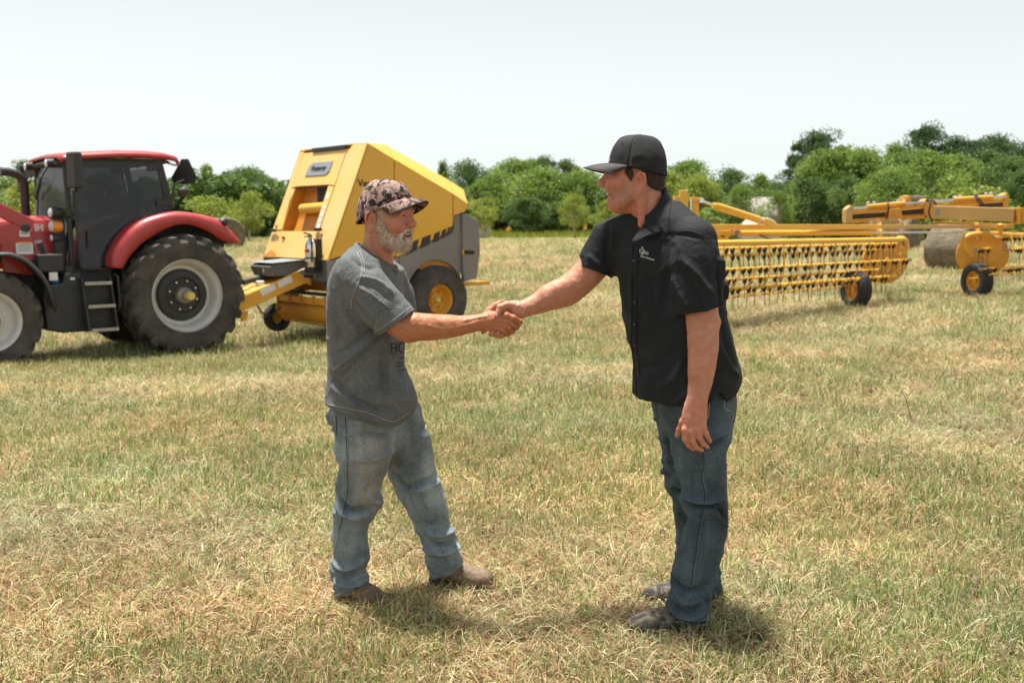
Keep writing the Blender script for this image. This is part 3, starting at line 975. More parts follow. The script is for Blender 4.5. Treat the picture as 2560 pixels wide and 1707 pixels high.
def tractor():
    e = empty('tractor', (-5.537, 15.552, -0.448), math.pi + 0.7175)
    # wheels
    for s in (1, -1):
        w = empty('rear_wheel'); w.parent = e
        ag_tyre(0.905, 0.54, s * 0.93, 20, 0.06, 'tyre_rubber', w)
        m = MB()
        o = s * 1.14
        m.lathe([(.545, 0), (.55, -.02), (.52, -.035), (.50, -.06), (.475, -.09), (.46, -.20), (.44, -.24), (.36, -.245), (.34, -.25)], (0, o, .905), (0, s, 0), 48)
        m.lathe([(.545, 0), (.53, .008), (.515, -.03)], (0, o, .905), (0, s, 0), 48)
        m.build('rim', 'silver_rim', w)
        m = MB()
        m.lathe([(.40, -.26), (.37, -.18), (.35, -.17), (.27, -.17), (.25, -.20), (.15, -.20), (.0, -.20)], (0, o, .905), (0, s, 0), 40)
        hub = m.build('hub_disc', 'black_plastic', w)
        m = MB()
        m.lathe([(.125, -.20), (.12, -.10), (.10, -.08), (.07, -.06), (.06, .0), (.0, .0)], (0, o, .905), (0, s, 0), 24)
        m.build('axle_hub', 'cast_grey', w)
        m = MB(); m.lathe([(.06, -.02), (.062, .12), (.05, .135), (0, .135)], (0, o, .905), (0, s, 0), 20); m.build('axle_cap', 'cap_yellow', w)
        for k in range(8):
            a = k * math.pi / 4 + .3
            m = MB(); q = (.215 * math.cos(a), o - s * .20, .905 + .215 * math.sin(a)); m.cyl(q, (q[0], q[1] + s * .04, q[2]), .016, n=6); m.build('bolt', 'chrome', hub)
        fw = empty('front_wheel'); fw.parent = e; fw.location = (2.66, 0, 0)
        ag_tyre(0.675, 0.42, s * 0.86, 18, 0.04, 'tyre_rubber', fw)
        m = MB(); o = s * 1.03
        m.lathe([(.405, 0), (.41, -.02), (.385, -.03), (.36, -.06), (.345, -.10), (.335, -.16), (.30, -.18), (.22, -.17), (.20, -.12), (.0, -.12)], (0, o, .675), (0, s, 0), 40)
        m.build('rim', 'silver_rim', fw)
        m = MB(); m.lathe([(.15, -.13), (.14, -.02), (.10, .02), (0, .02)], (0, o, .675), (0, s, 0), 24); m.build('axle_hub', 'cast_grey', fw)
    # chassis
    m = MB(); m.box((1.6, 0, .98), (3.4, .62, .62)); m.box((.0, 0, .88), (.7, 1.3, .36)); m.box((2.66, 0, .70), (.3, 1.3, .22)); m.box((-.55, 0, 1.0), (.5, .8, .7))
    m.build('chassis', 'dark_metal', e, bevel=.03)
    m = MB(); m.beam((-.6, 0, .46), (-1.25, 0, .46), .12, .06); m.beam((-.75, .35, .9), (-1.05, .38, .5), .05, .09); m.beam((-.75, -.35, .9), (-1.05, -.38, .5), .05, .09); m.build('drawbar', 'dark_metal', e, bevel=.01)
    # rear fenders
    outer = rows([(1.05, 1.34), (1.03, 1.52), (.90, 1.75), (.73, 1.92), (.51, 2.04), (.16, 2.125), (-.15, 2.115), (-.55, 2.03), (-.75, 1.89), (-.90, 1.68)])
    inner = rows([(.92, 1.33), (.83, 1.48), (.66, 1.66), (.50, 1.77), (.32, 1.87), (.10, 1.945), (-.12, 1.94), (-.38, 1.84), (-.58, 1.71), (-.84, 1.655)])
    for s in (1, -1):
        m = MB()
        A = [(x, s * .46, z - .01) for x, z in outer]
        B = [(x, s * .96, z) for x, z in outer]
        Cc = [(a[0] * .90 + b[0] * .10, s * 1.05, a[1] * .88 + b[1] * .12) for a, b in zip(outer, inner)]
        D = [(a[0] * .6 + b[0] * .4, s * 1.085, a[1] * .6 + b[1] * .4) for a, b in zip(outer, inner)]
        E_ = [(b[0], s * 1.09, b[1]) for b in inner]
        for P, Q in ((A, B), (B, Cc), (Cc, D), (D, E_)):
            m.strip(P, Q)
        bmv = m.mesh('rear_fender', 60)
        b2 = bmesh.new(); b2.from_mesh(bmv); bmesh.ops.remove_doubles(b2, verts=b2.verts, dist=1e-4); bmesh.ops.recalc_face_normals(b2, faces=b2.faces); b2.to_mesh(bmv); b2.free(); bmv.shade_smooth()
        f = link('rear_fender', bmv, 'case_red', e, solid=.02)
        m = MB(); m.strip([(x, s * .5, z - .03) for x, z in outer], [(b[0], s * 1.07, b[1] + .015) for b in inner]); m.build('fender_liner', 'black_plastic', f, solid=.008)
        m = MB(); m.prism([(x, z - .02) for x, z in outer] + [(-.8, 1.3), (-.3, .9), (.6, .9), (1.0, 1.2)], s * .47, s * .50); m.build('wheel_housing', 'black_plastic', e)
        m = MB(); m.lathe([(.0, .07), (.05, .06), (.075, .02), (.08, -.03)], (-.66, s * 1.0, 1.985), (-.7, 0, .7), 18); m.build('tail_lamp', 'black_plastic', e)
    # cab
    door = [(1.44, 2.83), (1.42, 2.0), (1.39, 1.34), (1.36, 1.32), (1.02, 1.31), (.98, 1.36), (.94, 1.58), (.87, 1.70), (.79, 1.80), (.60, 1.96), (.41, 2.06), (.06, 2.18), (.13, 2.33), (.20, 2.72), (.22, 2.84), (.30, 2.875), (1.34, 2.86)]
    def cy(z):                                                                    # the cab sides lean in a little
        return .80 - .05 * (z - 1.3)
    for s in (1, -1):
        m = MB()
        m.add([(x, s * cy(z), z) for x, z in door], [tuple(range(len(door)))])
        m.build('door_glass', 'tinted_glass', e, smooth=0, solid=.008)
        m = MB(); m.tube([(x, s * (cy(z) + .004), z) for x, z in door], .021, 8, closed=True); fr = m.build('door_frame', 'black_plastic', e)
        m = MB(); m.beam((1.28, s * (cy(1.75) + .03), 1.62), (1.28, s * (cy(1.75) + .03), 1.86), .03, .035, (1, 0, 0)); m.build('door_handle', 'dark_metal', fr, bevel=.006)
        for hx, hz in ((.27, 2.78), (.16, 2.27)):
            m = MB(); m.prism([(hx - .13, hz - .03), (hx + .10, hz - .06), (hx + .12, hz + .04), (hx - .06, hz + .07)], s * (cy(hz) + .012), s * (cy(hz) + .035)); m.build('hinge', 'black_plastic', fr, bevel=.006)
        m = MB(); m.beam((1.50, s * .66, 2.84), (1.49, s * .70, 2.05), .07, .07, (1, 0, 0)); m.beam((1.49, s * .70, 2.05), (1.47, s * .66, 1.30), .07, .07, (1, 0, 0)); m.build('front_pillar', 'black_plastic', e, bevel=.015)
        m = MB(); m.beam((.17, s * .66, 2.88), (.03, s * .72, 2.18), .07, .09, (1, 0, 0)); m.build('rear_pillar', 'black_plastic', e, bevel=.015)
    ys = np.linspace(-.63, .63, 9)
    def ws(z, b):
        return [(1.50 + b * math.cos(y / .63 * 1.45), y, z) for y in ys]
    m = MB(); m.strip(ws(2.80, .08), ws(2.4, .17)); m.strip(ws(2.4, .17), ws(1.95, .20)); m.strip(ws(1.95, .20), ws(1.55, .20)); m.build('windscreen', 'clear_glass', e, smooth=60)
    m = MB(); m.add([(.12, -.62, 2.8), (.12, .62, 2.8), (.0, .66, 2.16), (.0, -.66, 2.16)], [(0, 1, 2, 3)]); m.build('rear_window', 'tinted_glass', e, smooth=0)
    m = MB(); m.prism([(1.50, 1.32), (1.42, .98), (.98, .98), (.92, 1.32)], -.70, .70); m.box((.55, 0, 1.45), (1.0, 1.0, .5)); m.box((1.2, 0, 1.33), (.62, 1.36, .06)); m.build('cab_base', 'black_plastic', e, bevel=.02)
    m = MB(); m.box((.55, 0, 1.78), (.5, .5, .14)); m.box((.36, 0, 2.12), (.14, .48, .62), Matrix.Rotation(R(-8), 3, 'Y')); m.box((.32, 0, 2.5), (.1, .28, .16)); m.build('driver_seat', 'seat_fabric', e, bevel=.05)
    m = MB(); m.tube([(1.22 + .06 * math.cos(a) * .4, .19 * math.sin(a), 2.02 + .17 * math.cos(a) * .6) for a in np.linspace(0, 6.283, 20, endpoint=False)], .016, 6, closed=True); m.cyl((1.22, 0, 2.02), (1.38, 0, 1.5), .04); m.build('steering_wheel', 'black_plastic', e)
    # roof
    m = MB()
    top = [(1.60, 2.85), (1.52, 2.885), (1.28, 2.92), (.79, 2.965), (.36, 2.975), (.08, 2.96), (-.05, 2.935), (-.07, 2.89)]
    R0 = [[(x, y, z + dz) for x, z in top] for y, dz in ((-.79, -.05), (-.76, -.01), (-.6, .025), (0, .045), (.6, .025), (.76, -.01), (.79, -.05))]
    for P, Q in zip(R0, R0[1:]):
        m.strip(P, Q)
    me = m.mesh('roof', 0)
    b2 = bmesh.new(); b2.from_mesh(me); bmesh.ops.remove_doubles(b2, verts=b2.verts, dist=1e-4); bmesh.ops.recalc_face_normals(b2, faces=b2.faces); b2.to_mesh(me); b2.free(); me.shade_smooth()
    roof = link('roof', me, 'case_red', e, solid=.05)
    m = MB(); m.prism([(1.54, 2.80), (1.52, 2.865), (.1, 2.90), (.0, 2.87), (.1, 2.835), (1.40, 2.79)], -.73, .73); m.build('roof_lining', 'black_plastic', roof, bevel=.02)
    for y in (.50, -.50):
        m = MB(); m.lathe([(.0, .085), (.055, .08), (.06, .06), (.058, -.07), (.03, -.08)], (1.62, y, 2.80), (1, 0, -.1), 18); l = m.build('work_lamp', 'black_plastic', roof)
        m = MB(); m.lathe([(0, .092), (.05, .088), (.052, .075)], (1.62, y, 2.80), (1, 0, -.1), 18); m.build('lens', 'clear_lens', l)
    m = MB(); m.tube([(1.58, -.66, 2.79), (1.60, 0, 2.81), (1.58, .66, 2.79)], .035, 8); m.build('lamp_bar', 'dark_metal', roof)
    # wipers
    m = MB(); m.tube([(1.60, .32, 2.80), (1.70, .25, 2.6), (1.745, .12, 2.38)], .011, 6); m.tube([(1.70, .25, 2.62), (1.73, .02, 2.30)], .017, 6); m.build('wiper', 'black_plastic', e)
    # hood
    sec = []
    for x, w, zt, zb in ((1.63, .43, 2.06, 1.36), (2.1, .43, 2.05, 1.34), (2.7, .41, 1.99, 1.34), (3.2, .37, 1.86, 1.30), (3.5, .30, 1.66, 1.22)):
        sec.append([(x, -w, zb), (x, -w, zt - .18), (x, -w * .86, zt - .05), (x, -w * .5, zt), (x, 0, zt + .015), (x, w * .5, zt), (x, w * .86, zt - .05), (x, w, zt - .18), (x, w, zb)])
    m = MB()
    for P, Q in zip(sec, sec[1:]):
        m.strip(P, Q)
    m.add(sec[-1], [tuple(range(9))]); m.add(sec[0], [tuple(range(9))])
    me = m.mesh('hood', 0)
    b2 = bmesh.new(); b2.from_mesh(me); bmesh.ops.remove_doubles(b2, verts=b2.verts, dist=1e-4); bmesh.ops.recalc_face_normals(b2, faces=b2.faces); b2.to_mesh(me); b2.free(); me.shade_smooth(); me.set_sharp_from_angle(angle=R(45))
    hood = link('hood', me, 'case_red', e)
    m = MB(); m.box((1.585, 0, 1.72), (.07, .80, .62)); m.build('bulkhead', 'black_plastic', e, bevel=.02)
    me = text_mesh('CASE', .11, .002, .006)
    t = link('lettering', me, 'decal_white', hood); t.matrix_local = Matrix.Translation((2.055, .437, 1.895)) @ Matrix.Rotation(math.pi, 4, 'Z') @ Matrix.Rotation(math.pi / 2, 4, 'X')
    me = text_mesh('IH', .12, .002, .008)
    t = link('lettering', me, 'decal_white', hood); t.matrix_local = Matrix.Translation((1.82, .437, 1.90)) @ Matrix.Rotation(math.pi, 4, 'Z') @ Matrix.Rotation(math.pi / 2, 4, 'X')
    me = text_mesh('185', .075, .002, .003)
    t = link('lettering', me, 'decal_white', hood); t.matrix_local = Matrix.Translation((1.84, .437, 1.70)) @ Matrix.Rotation(math.pi, 4, 'Z') @ Matrix.Rotation(math.pi / 2, 4, 'X')
    # side post with lamps by the door
    m = MB(); m.beam((1.60, .56, 1.34), (1.60, .56, 2.05), .10, .16, (1, 0, 0)); m.build('lamp_post', 'black_plastic', e, bevel=.03)
    for z, r, col in ((2.11, .075, 'black_plastic'), (1.92, .085, 'amber_lens'), (1.76, .05, 'black_plastic')):
        m = MB(); m.lathe([(.0, -.10), (r * .9, -.09), (r, -.02), (r, .04), (r * .9, .05)], (1.66, .60, z), (1, .1, 0), 18); l = m.build('side_lamp', col, e)
        m = MB(); m.lathe([(0, .065), (r * .75, .06), (r * .92, .045)], (1.66, .60, z), (1, .1, 0), 18); m.build('lens', 'clear_lens', l)
    # tank, battery box, steps
    m = MB(); m.prism([(1.42, 1.28), (1.64, 1.28), (1.68, 1.14), (1.90, 1.12), (1.94, .95), (1.92, .50), (1.70, .45), (1.40, .45), (1.41, .9)], .40, .90); m.build('fuel_tank', 'black_plastic', e, bevel=.03)
    m = MB(); m.box((1.80, .62, 1.42), (.34, .42, .24)); m.box((1.55, .7, 1.32), (.12, .14, .12)); m.build('battery_box', 'black_plastic', e, bevel=.02)
    m = MB(); m.lathe([(.062, 0), (.066, .05), (.055, .085), (0, .09)], (1.76, .80, 1.15), (0, .2, 1), 18); m.build('filler_cap', 'blue_cap', e)
    m = MB(); m.box((1.80, .905, 1.24), (.11, .004, .11)); m.build('decal', 'decal_white', e)
    m = MB(); m.box((1.55, .905, 1.2), (.06, .004, .035)); m.build('decal', 'decal_white', e)
    st = empty('steps'); st.parent = e
    for x in (1.43, 1.04):
        m = MB(); m.beam((x + .02, .90, 1.20), (x - .02, 1.0, .46), .03, .20, (0, 1, 0)); m.build('side_plate', 'black_plastic', st, bevel=.01)
    for z, x in ((.48, 1.205), (.81, 1.225), (1.13, 1.25)):
        m = MB(); m.box((x, .97 + (.82 - z) * .1, z), (.37, .20, .035)); tr = m.build('tread', 'black_plastic', st, bevel=.008)
        m = MB(); m.box((x, 1.078 + (.82 - z) * .1, z + .002), (.37, .012, .045)); m.build('tread_edge', 'tread_grip', tr)
    m = MB(); m.box((1.225, .90, .84), (.36, .02, .68)); m.build('back_plate', 'dark_metal', st)
    m = MB(); m.tube([(1.0, .98, 1.25), (.98, 1.05, 1.22), (.965, 1.06, .8), (.975, 1.0, .74)], .017, 8); m.build('hand_rail', 'black_plastic', e)
    # front fender
    arc = rows([(2.75, 1.56), (2.46, 1.58), (2.31, 1.56), (2.13, 1.45), (1.96, 1.24), (1.88, 1.03), (1.83, .82)])
    m = MB(); m.strip([(x, .60, z - .01) for x, z in arc], [(x, 1.06, z) for x, z in arc]); m.strip([(x, 1.06, z) for x, z in arc], [(x + .03, 1.09, z - .045) for x, z in arc]); m.build('front_fender', 'black_plastic', e, smooth=60, solid=.018)
    # exhaust
    m = MB(); m.tube([(1.74, -.45, 1.95), (1.74, -.45, 2.52), (1.76, -.45, 2.60), (1.82, -.45, 2.67), (1.92, -.45, 2.70), (2.05, -.45, 2.71)], .062, 16); m.build('exhaust', 'black_plastic', e)
    # mirrors
    m = MB(); m.box((1.52, 1.12, 2.68), (.12, .24, .49), Matrix.Rotation(R(12), 3, 'Z')); mi = m.build('mirror', 'black_plastic', e, bevel=.03)
    m = MB(); m.tube([(1.50, .68, 2.60), (1.49, .85, 2.45), (1.50, 1.05, 2.40), (1.51, 1.12, 2.45)], .022, 8); m.build('mirror_arm', 'black_plastic', mi)
    m = MB(); m.box((1.58, -1.2, 2.67), (.07, .22, .36)); mi = m.build('mirror', 'black_plastic', e, bevel=.025)
    m = MB(); m.beam((1.50, -.68, 2.72), (1.56, -1.2, 2.70), .05, .11); m.build('mirror_arm', 'black_plastic', mi, bevel=.01)
    m = MB(); m.tube([(1.52, -.95, 2.60), (1.60, -1.05, 2.4), (1.62, -1.05, 2.05)], .014, 6); m.build('grab_rail', 'black_plastic', e)
    # slow vehicle triangle and rear light
    m = MB()
    tri = [(-.055, .19), (.055, .19), (.21, -.09), (.155, -.19), (-.155, -.19), (-.21, -.09)]
    Mx = Matrix.Translation((-.29, .50, 2.75)) @ Matrix.Rotation(R(-52), 4, 'Z') @ Matrix.Rotation(R(8), 4, 'X')
    m.prism(tri, -.008, .008, lambda a, y, b: Mx @ Vector((a, y, b)))
    sv = m.build('warning_triangle', 'print_black', e)
    m = MB(); m.beam(Mx @ Vector((0, -.02, .08)), Mx @ Vector((0, -.02, -.19)), .035, .01, (0, 1, 0)); m.build('bracket', 'tread_grip', sv)
    m = MB(); m.tube([(.05, .66, 2.86), (-.1, .62, 2.83), (-.22, .52, 2.85)], .013, 6); m.build('triangle_arm', 'dark_metal', e)
    m = MB(); m.tube([(-.02, .66, 2.40), (-.06, .66, 2.55), (-.2, .55, 2.60), (-.28, .5, 2.62)], .016, 6); m.build('triangle_arm', 'dark_metal', e)
    m = MB(); m.lathe([(0, .08), (.05, .075), (.07, .03), (.065, -.05)], (-.19, .62, 2.44), (-1, .3, .2), 16); m.tube([(-.02, .66, 2.40), (-.08, .64, 2.37), (-.17, .62, 2.38)], .012, 6); m.build('rear_lamp', 'black_plastic', e)
    # loader frame
    m = MB(); m.prism([(2.02, 2.02), (2.40, 1.92), (2.36, 1.30), (1.88, 1.24), (1.95, 1.50)], .60, .68); m.beam((1.98, .64, 1.93), (3.25, .64, 2.62), .10, .17); m.beam((2.3, .64, 1.72), (3.2, .64, 1.95), .09, .13); m.build('loader_frame', 'case_red', e, bevel=.012)
    m = MB(); m.cyl((2.06, .56, 1.90), (2.06, .72, 1.90), .055); m.cyl((1.97, .58, 1.42), (1.97, .72, 1.42), .06); m.beam((1.90, .70, 1.70), (1.80, .70, 1.38), .03, .07, (1, 0, 0)); m.build('loader_pivot', 'dark_metal', e, bevel=.006)
    m = MB(); m.cyl((2.25, .60, 1.42), (2.95, .60, 1.78), .045); m.build('loader_cylinder', 'dark_metal', e)
    for dx, dz, w, h, nl in ((2.08, 1.825, .13, .085, 3), (2.09, 1.62, .215, .15, 4)):
        m = MB(); m.box((dx, .684, dz), (w, .004, h)); d = m.build('warning_decal', 'decal_white', e)
        if nl == 4:
            m = MB(); m.box((dx, .687, dz + .085), (w * .8, .004, .02)); m.build('decal_header', 'decal_orange', d)
        for k in range(nl):
            m = MB(); m.box((dx, .6872, dz + h * .36 - k * h * .7 / nl), (w * .8, .0022, .007)); m.build('print_line', 'print_black', d)
    return tag(e, 'red farm tractor with dark glass cab and loader frame, parked at the left edge', 'tractor')
tractor()

# ---------------------------------------------------------------- round baler
paint('baler_yellow', (0.80, 0.435, 0.03), 0.36, var=0.05, scale=1.5, coat=0.35, dust=0.06, dustcol=(0.62, 0.44, 0.2))
paint('baler_front', (0.80, 0.50, 0.10), 0.36, var=0.06, scale=2.0, coat=0.3, dust=0.75, dustcol=(0.68, 0.53, 0.32), dscale=1.3)
paint('frame_yellow', (0.78, 0.38, 0.022), 0.4, var=0.08, scale=3, coat=0.2, dust=0.2, dustcol=(0.55, 0.38, 0.18))
paint('chamber_orange', (0.60, 0.24, 0.02), 0.5, var=0.12, scale=4)
paint('baler_grey', (0.215, 0.198, 0.195), 0.5, var=0.12, scale=2.5, dust=0.45, dustcol=(0.33, 0.29, 0.265), dscale=1.8)
paint('slate_grey', (0.12, 0.13, 0.14), 0.5, var=0.1, dust=0.2, dustcol=(0.2, 0.19, 0.17))
paint('plate_grey', (0.26, 0.28, 0.31), 0.45, var=0.1, scale=5)
paint('stripe_black', (0.028, 0.028, 0.03), 0.5, var=0.15)
paint('belt_black', (0.02, 0.02, 0.022), 0.7, var=0.2)
paint('tape_red', (0.6, 0.06, 0.04), 0.5)
def smooth_tyre(r, ri, w, parent, mat, n=48, ribs=0, name='tyre', o=(0, 0, 0)):
    m = MB()
    prof = [(ri, -w * .36), (ri * 1.08, -w * .45), (r * .80, -w * .5), (r * .93, -w * .46), (r * .985, -w * .36)]
    if ribs:
        for k in range(ribs):
            a, b = -w * .34 + w * .68 * k / ribs, -w * .34 + w * .68 * (k + 1) / ribs
            prof += [(r * .972, a + .006), (r, a + .014), (r, b - .014), (r * .972, b - .006)]
    else:
        prof += [(r, -w * .2), (r, w * .2)]
    prof += [(r * .985, w * .36), (r * .93, w * .46), (r * .80, w * .5), (ri * 1.08, w * .45), (ri, w * .36)]
    m.lathe(prof, o, (0, 1, 0), n)
    return m.build(name, mat, parent, smooth=40)

BX, BY, BZ, BTH = -1.9656, 17.4918, -0.3229, 0.733
def baler():
    e = empty('round_baler', (BX, BY, BZ), math.pi + BTH)
    W = 1.03
    def fx(z):                                                                    # front slope
        return 2.09 - (z - 1.28) * (2.09 - 1.33) / (3.08 - 1.28)
    # sides, chamfers, top
    side = [(2.09, 1.28), (1.33, 3.08), (.82, 2.85), (-.38, 2.33), (-.69, 2.17), (-.62, 2.04), (-.40, 1.98), (-.38, 1.74), (.75, 1.31), (1.82, 1.34)]
    def cut(poly, x0, x1):
        """part of a polygon between two upright lines"""
        def clip(P, f):
            out = []
            for i in range(len(P)):
                a, b = P[i], P[(i + 1) % len(P)]
                da, db = f(a), f(b)
                if da >= 0: out.append(a)
                if da * db < 0:
                    t = da / (da - db)
                    out.append((a[0] + (b[0] - a[0]) * t, a[1] + (b[1] - a[1]) * t))
            return out
        return clip(clip(poly, lambda p: p[0] - x0), lambda p: x1 - p[0])
    for s in (1, -1):
        for x0, x1, nm in ((.828, 3, 'side_panel'), (-.374, .812, 'side_panel'), (-1, -.39, 'tailgate_panel')):
            m = MB(); m.prism(cut(side, x0, x1), s * (W - .03), s * W); m.build(nm, 'baler_yellow', e, bevel=.008)
        for (xa, za, xb, zb), (ua, va, ub, vb) in (((1.33, 3.08, .828, 2.854), (1.30, 3.10, .70, 3.12)), ((.812, 2.847, -.374, 2.333), (.68, 3.11, -.62, 2.585)), ((-.39, 2.326, -.69, 2.17), (-.64, 2.575, -.95, 2.43))):
            m = MB(); m.add([(xa, s * W, za), (xb, s * W, zb), (ub, s * .60, vb), (ua, s * .60, va)], [(0, 1, 2, 3)]); m.build('chamfer_panel', 'baler_yellow', e, smooth=0, solid=.02)
        m = MB(); m.add([(-.69, s * W, 2.17), (-.95, s * .6, 2.43), (-.86, s * .6, 2.2), (-.62, s * W, 2.04)], [(0, 1, 2, 3)]); m.build('tail_corner', 'baler_yellow', e, smooth=0, solid=.02)
    for (xa, za), (xb, zb) in (((1.28, 3.10), (.70, 3.12)), ((.68, 3.11), (-.62, 2.585)), ((-.64, 2.575), (-.95, 2.43)), ((-.95, 2.43), (-.86, 2.1))):
        m = MB(); m.add([(xa, -.6, za), (xa, .6, za), (xb, .6, zb), (xb, -.6, zb)], [(0, 1, 2, 3)]); m.build('top_panel', 'baler_yellow', e, smooth=0, solid=.02)
    m = MB(); m.prism([(1.9, 1.3), (1.2, 2.95), (.7, 3.03), (-.6, 2.5), (-.85, 2.1), (-.85, .9), (.4, .75), (1.7, .75)], -.95, .62); m.prism([(1.0, 1.3), (1.0, 2.7), (.7, 2.8), (-.35, 2.25), (-.5, 2.0), (-.5, 1.0), (.75, 1.15)], .60, .98); m.build('bale_chamber', 'chamber_orange', e)
    # stripes on the near and far side
    stripes = [[(.62, 1.30), (.56, 1.50), (.35, 1.565), (.40, 1.385)], [(.335, 1.41), (.28, 1.585), (.10, 1.64), (.13, 1.475)], [(.07, 1.50), (.025, 1.655), (-.09, 1.695), (-.07, 1.54)], [(-.105, 1.56), (-.14, 1.71), (-.23, 1.74), (-.20, 1.60)], [(-.225, 1.61), (-.26, 1.75), (-.31, 1.765), (-.28, 1.63)], [(-.30, 1.64), (-.325, 1.77), (-.368, 1.785), (-.35, 1.66)], [(.785, 1.29), (.69, 1.46), (.70, 1.30)], [(.80, 1.33), (.815, 1.39), (.74, 1.43), (.76, 1.32)]]
    for s in (1, -1):
        for P in stripes[:6]:
            P = [(x, z + .022) for x, z in P]
            m = MB(); m.prism(P, s * (W + .002), s * (W + .006)); m.build('stripe', 'stripe_black', e)
        me = text_mesh('Vermeer', .155, .002, .003, align='LEFT')
        t = link('lettering', me, 'print_black', e)
        t.matrix_local = Matrix.Translation((1.52 if s > 0 else .7, s * (W + .004), 2.462)) @ Matrix.Rotation(math.pi if s > 0 else 0, 4, 'Z') @ Matrix.Rotation(math.pi / 2, 4, 'X')
    # grey lower sides
    low = [(2.09, 1.265), (1.82, 1.325), (.75, 1.295), (.70, 1.30), (.68, .92), (.76, .74), (1.5, .66), (2.09, .74)]
    arch = [(.745, 1.30), (.735, .78)] + [(0.62 * math.cos(a), .575 + .66 * math.sin(a)) for a in np.linspace(.22, 2.6, 14)] + [(-.545, 1.06), (-.54, 2.0), (-.41, 1.955), (-.40, 1.735)]
    tail = [(-.55, 2.0), (-.65, 2.01), (-.91, 1.89), (-.94, 1.36), (-.86, .90), (-.57, .85), (-.548, 1.05)]
    for s in (1, -1):
        m = MB(); m.prism([(.755, 1.295) if p in ((.75, 1.295), (.70, 1.30)) else p for p in low if p != (.68, .92)], s * (W - .05), s * (W - .006)); m.build('lower_panel', 'baler_grey', e, bevel=.012)
        m = MB(); m.prism(arch, s * (W - .05), s * (W - .006)); m.build('wheel_arch_panel', 'baler_grey', e, bevel=.008)
        m = MB(); m.prism(tail, s * (W - .03), s * (W + .05)); m.build('rear_panel', 'baler_grey', e, bevel=.02)
        m = MB(); m.beam((-.56, s * (W + .055), 1.36), (-.78, s * (W + .06), 1.35), .05, .06); m.build('latch', 'belt_black', e, bevel=.015)
        m = MB(); m.box((-.55, s * (W + .05), 1.36), (.03, .03, .09)); m.build('latch_bracket', 'frame_yellow', e)
        m = MB(); m.beam((-.6, s * .88, .80), (-1.30, s * .88, .80), .06, .07); m.build('tail_bar', 'frame_yellow', e, bevel=.008)
    # front face: cheeks, upper panel, lower panel round the twine opening
    def fp(y, z, off=0.0):
        return (fx(z) + off * .92, y, z + off * .39)
    def fpan(name, pts, mat, t=.035, off=0.0, bevel=.008):
        m = MB(); n = len(pts)
        m.add([fp(y, z, off) for y, z in pts] + [fp(y, z, off - t) for y, z in pts], [tuple(range(n)), tuple(range(2 * n - 1, n - 1, -1))] + [(i, (i + 1) % n, n + (i + 1) % n, n + i) for i in range(n)])
        return m.build(name, mat, e, bevel=bevel)
    fpan('front_cheek', [(.60, 1.28), (1.03, 1.28), (1.03, 3.08), (.60, 3.09), (.50, 2.95), (.50, 1.74)], 'baler_front')
    fpan('front_cheek', [(-1.03, 1.28), (-.60, 1.28), (-.60, 1.72), (-.86, 1.72), (-.88, 3.06), (-1.03, 3.06)], 'baler_front')
    fpan('front_panel', [(-.865, 2.44), (-.72, 2.46), (.30, 2.46), (.485, 2.44), (.485, 2.95), (.485, 3.03), (-.86, 3.03)], 'baler_front', off=.006)
    fpan('front_post', [(-.86, 1.735), (-.70, 1.735), (-.78, 2.22), (-.72, 2.425), (-.862, 2.425)], 'baler_front', off=.006)
    fpan('front_post', [(.34, 1.735), (.485, 1.735), (.485, 2.425), (.30, 2.445)], 'baler_front', off=.006)
    fpan('front_door', [(-.585, 1.285), (.585, 1.285), (.485, 1.715), (-.60, 1.715)], 'baler_front', off=.012)
    d = fpan('name_plate', [(-.53, 2.62), (.12, 2.62), (.20, 2.68), (.20, 2.84), (-.42, 2.84), (-.50, 2.78)], 'plate_grey', t=.01, off=.02, bevel=.003)
    me = text_mesh('Vermeer', .13, .002, .004)
    t = link('lettering', me, 'stripe_black', d)
    sl = math.atan2(2.09 - 1.33, 3.08 - 1.28)
    t.matrix_local = Matrix.Translation(fp(-.16, 2.735, .026)) @ Matrix.Rotation(math.pi / 2, 4, 'Z') @ Matrix.Rotation(math.pi / 2 - sl, 4, 'X')
    m = MB(); m.beam((1.36, -.55, 3.06), (1.36, .47, 3.06), .05, .07); m.build('top_bar', 'stripe_black', e, bevel=.01)
    # inside the opening
    m = MB(); m.box((1.42, -.2, 2.10), (.04, 1.1, .75)); m.build('opening_back', 'chamber_orange', e)
    for k in range(4):
        m = MB(); m.box((1.50, -.12 + .135 * k, 2.08), (.05, .125, .72)); m.build('belt', 'belt_black', e, bevel=.01)
    m = MB(); m.cyl((1.66, -.42, 2.08), (1.66, .34, 2.10), .085, n=20); m.build('twine_roller', 'baler_yellow', e)
    m = MB(); m.prism([(1.40, 1.72), (1.90, 1.72), (1.63, 2.42), (1.40, 2.42)], -.72, -.70); m.build('opening_side', 'chamber_orange', e)
    m = MB(); m.beam((1.62, -.70, 2.43), (1.62, .28, 2.43), .02, .02); m.build('opening_rail', 'belt_black', e)
    # latches and stickers on the front
    for y, z in ((-.90, 1.71), (.52, 1.73)):
        m = MB(); m.beam(fp(y - .09, z, .05), fp(y + .10, z, .05), .05, .05); m.build('front_latch', 'belt_black', e, bevel=.015)
    m = MB(); m.beam(fp(-.55, 1.60, .03), fp(-.48, 1.60, .03), .03, .03); m.build('door_catch', 'belt_black', e, bevel=.008)
    for y, z, w, h in ((.40, 2.27, .07, .09), (.41, 2.10, .07, .06), (.415, 2.0, .07, .10), (.42, 1.89, .07, .07), (.44, 1.80, .09, .06)):
        fpan('sticker', [(y - w / 2, z - h / 2), (y + w / 2, z - h / 2), (y + w / 2, z + h / 2), (y - w / 2, z + h / 2)], 'decal_white', t=.004, off=.011, bevel=0)
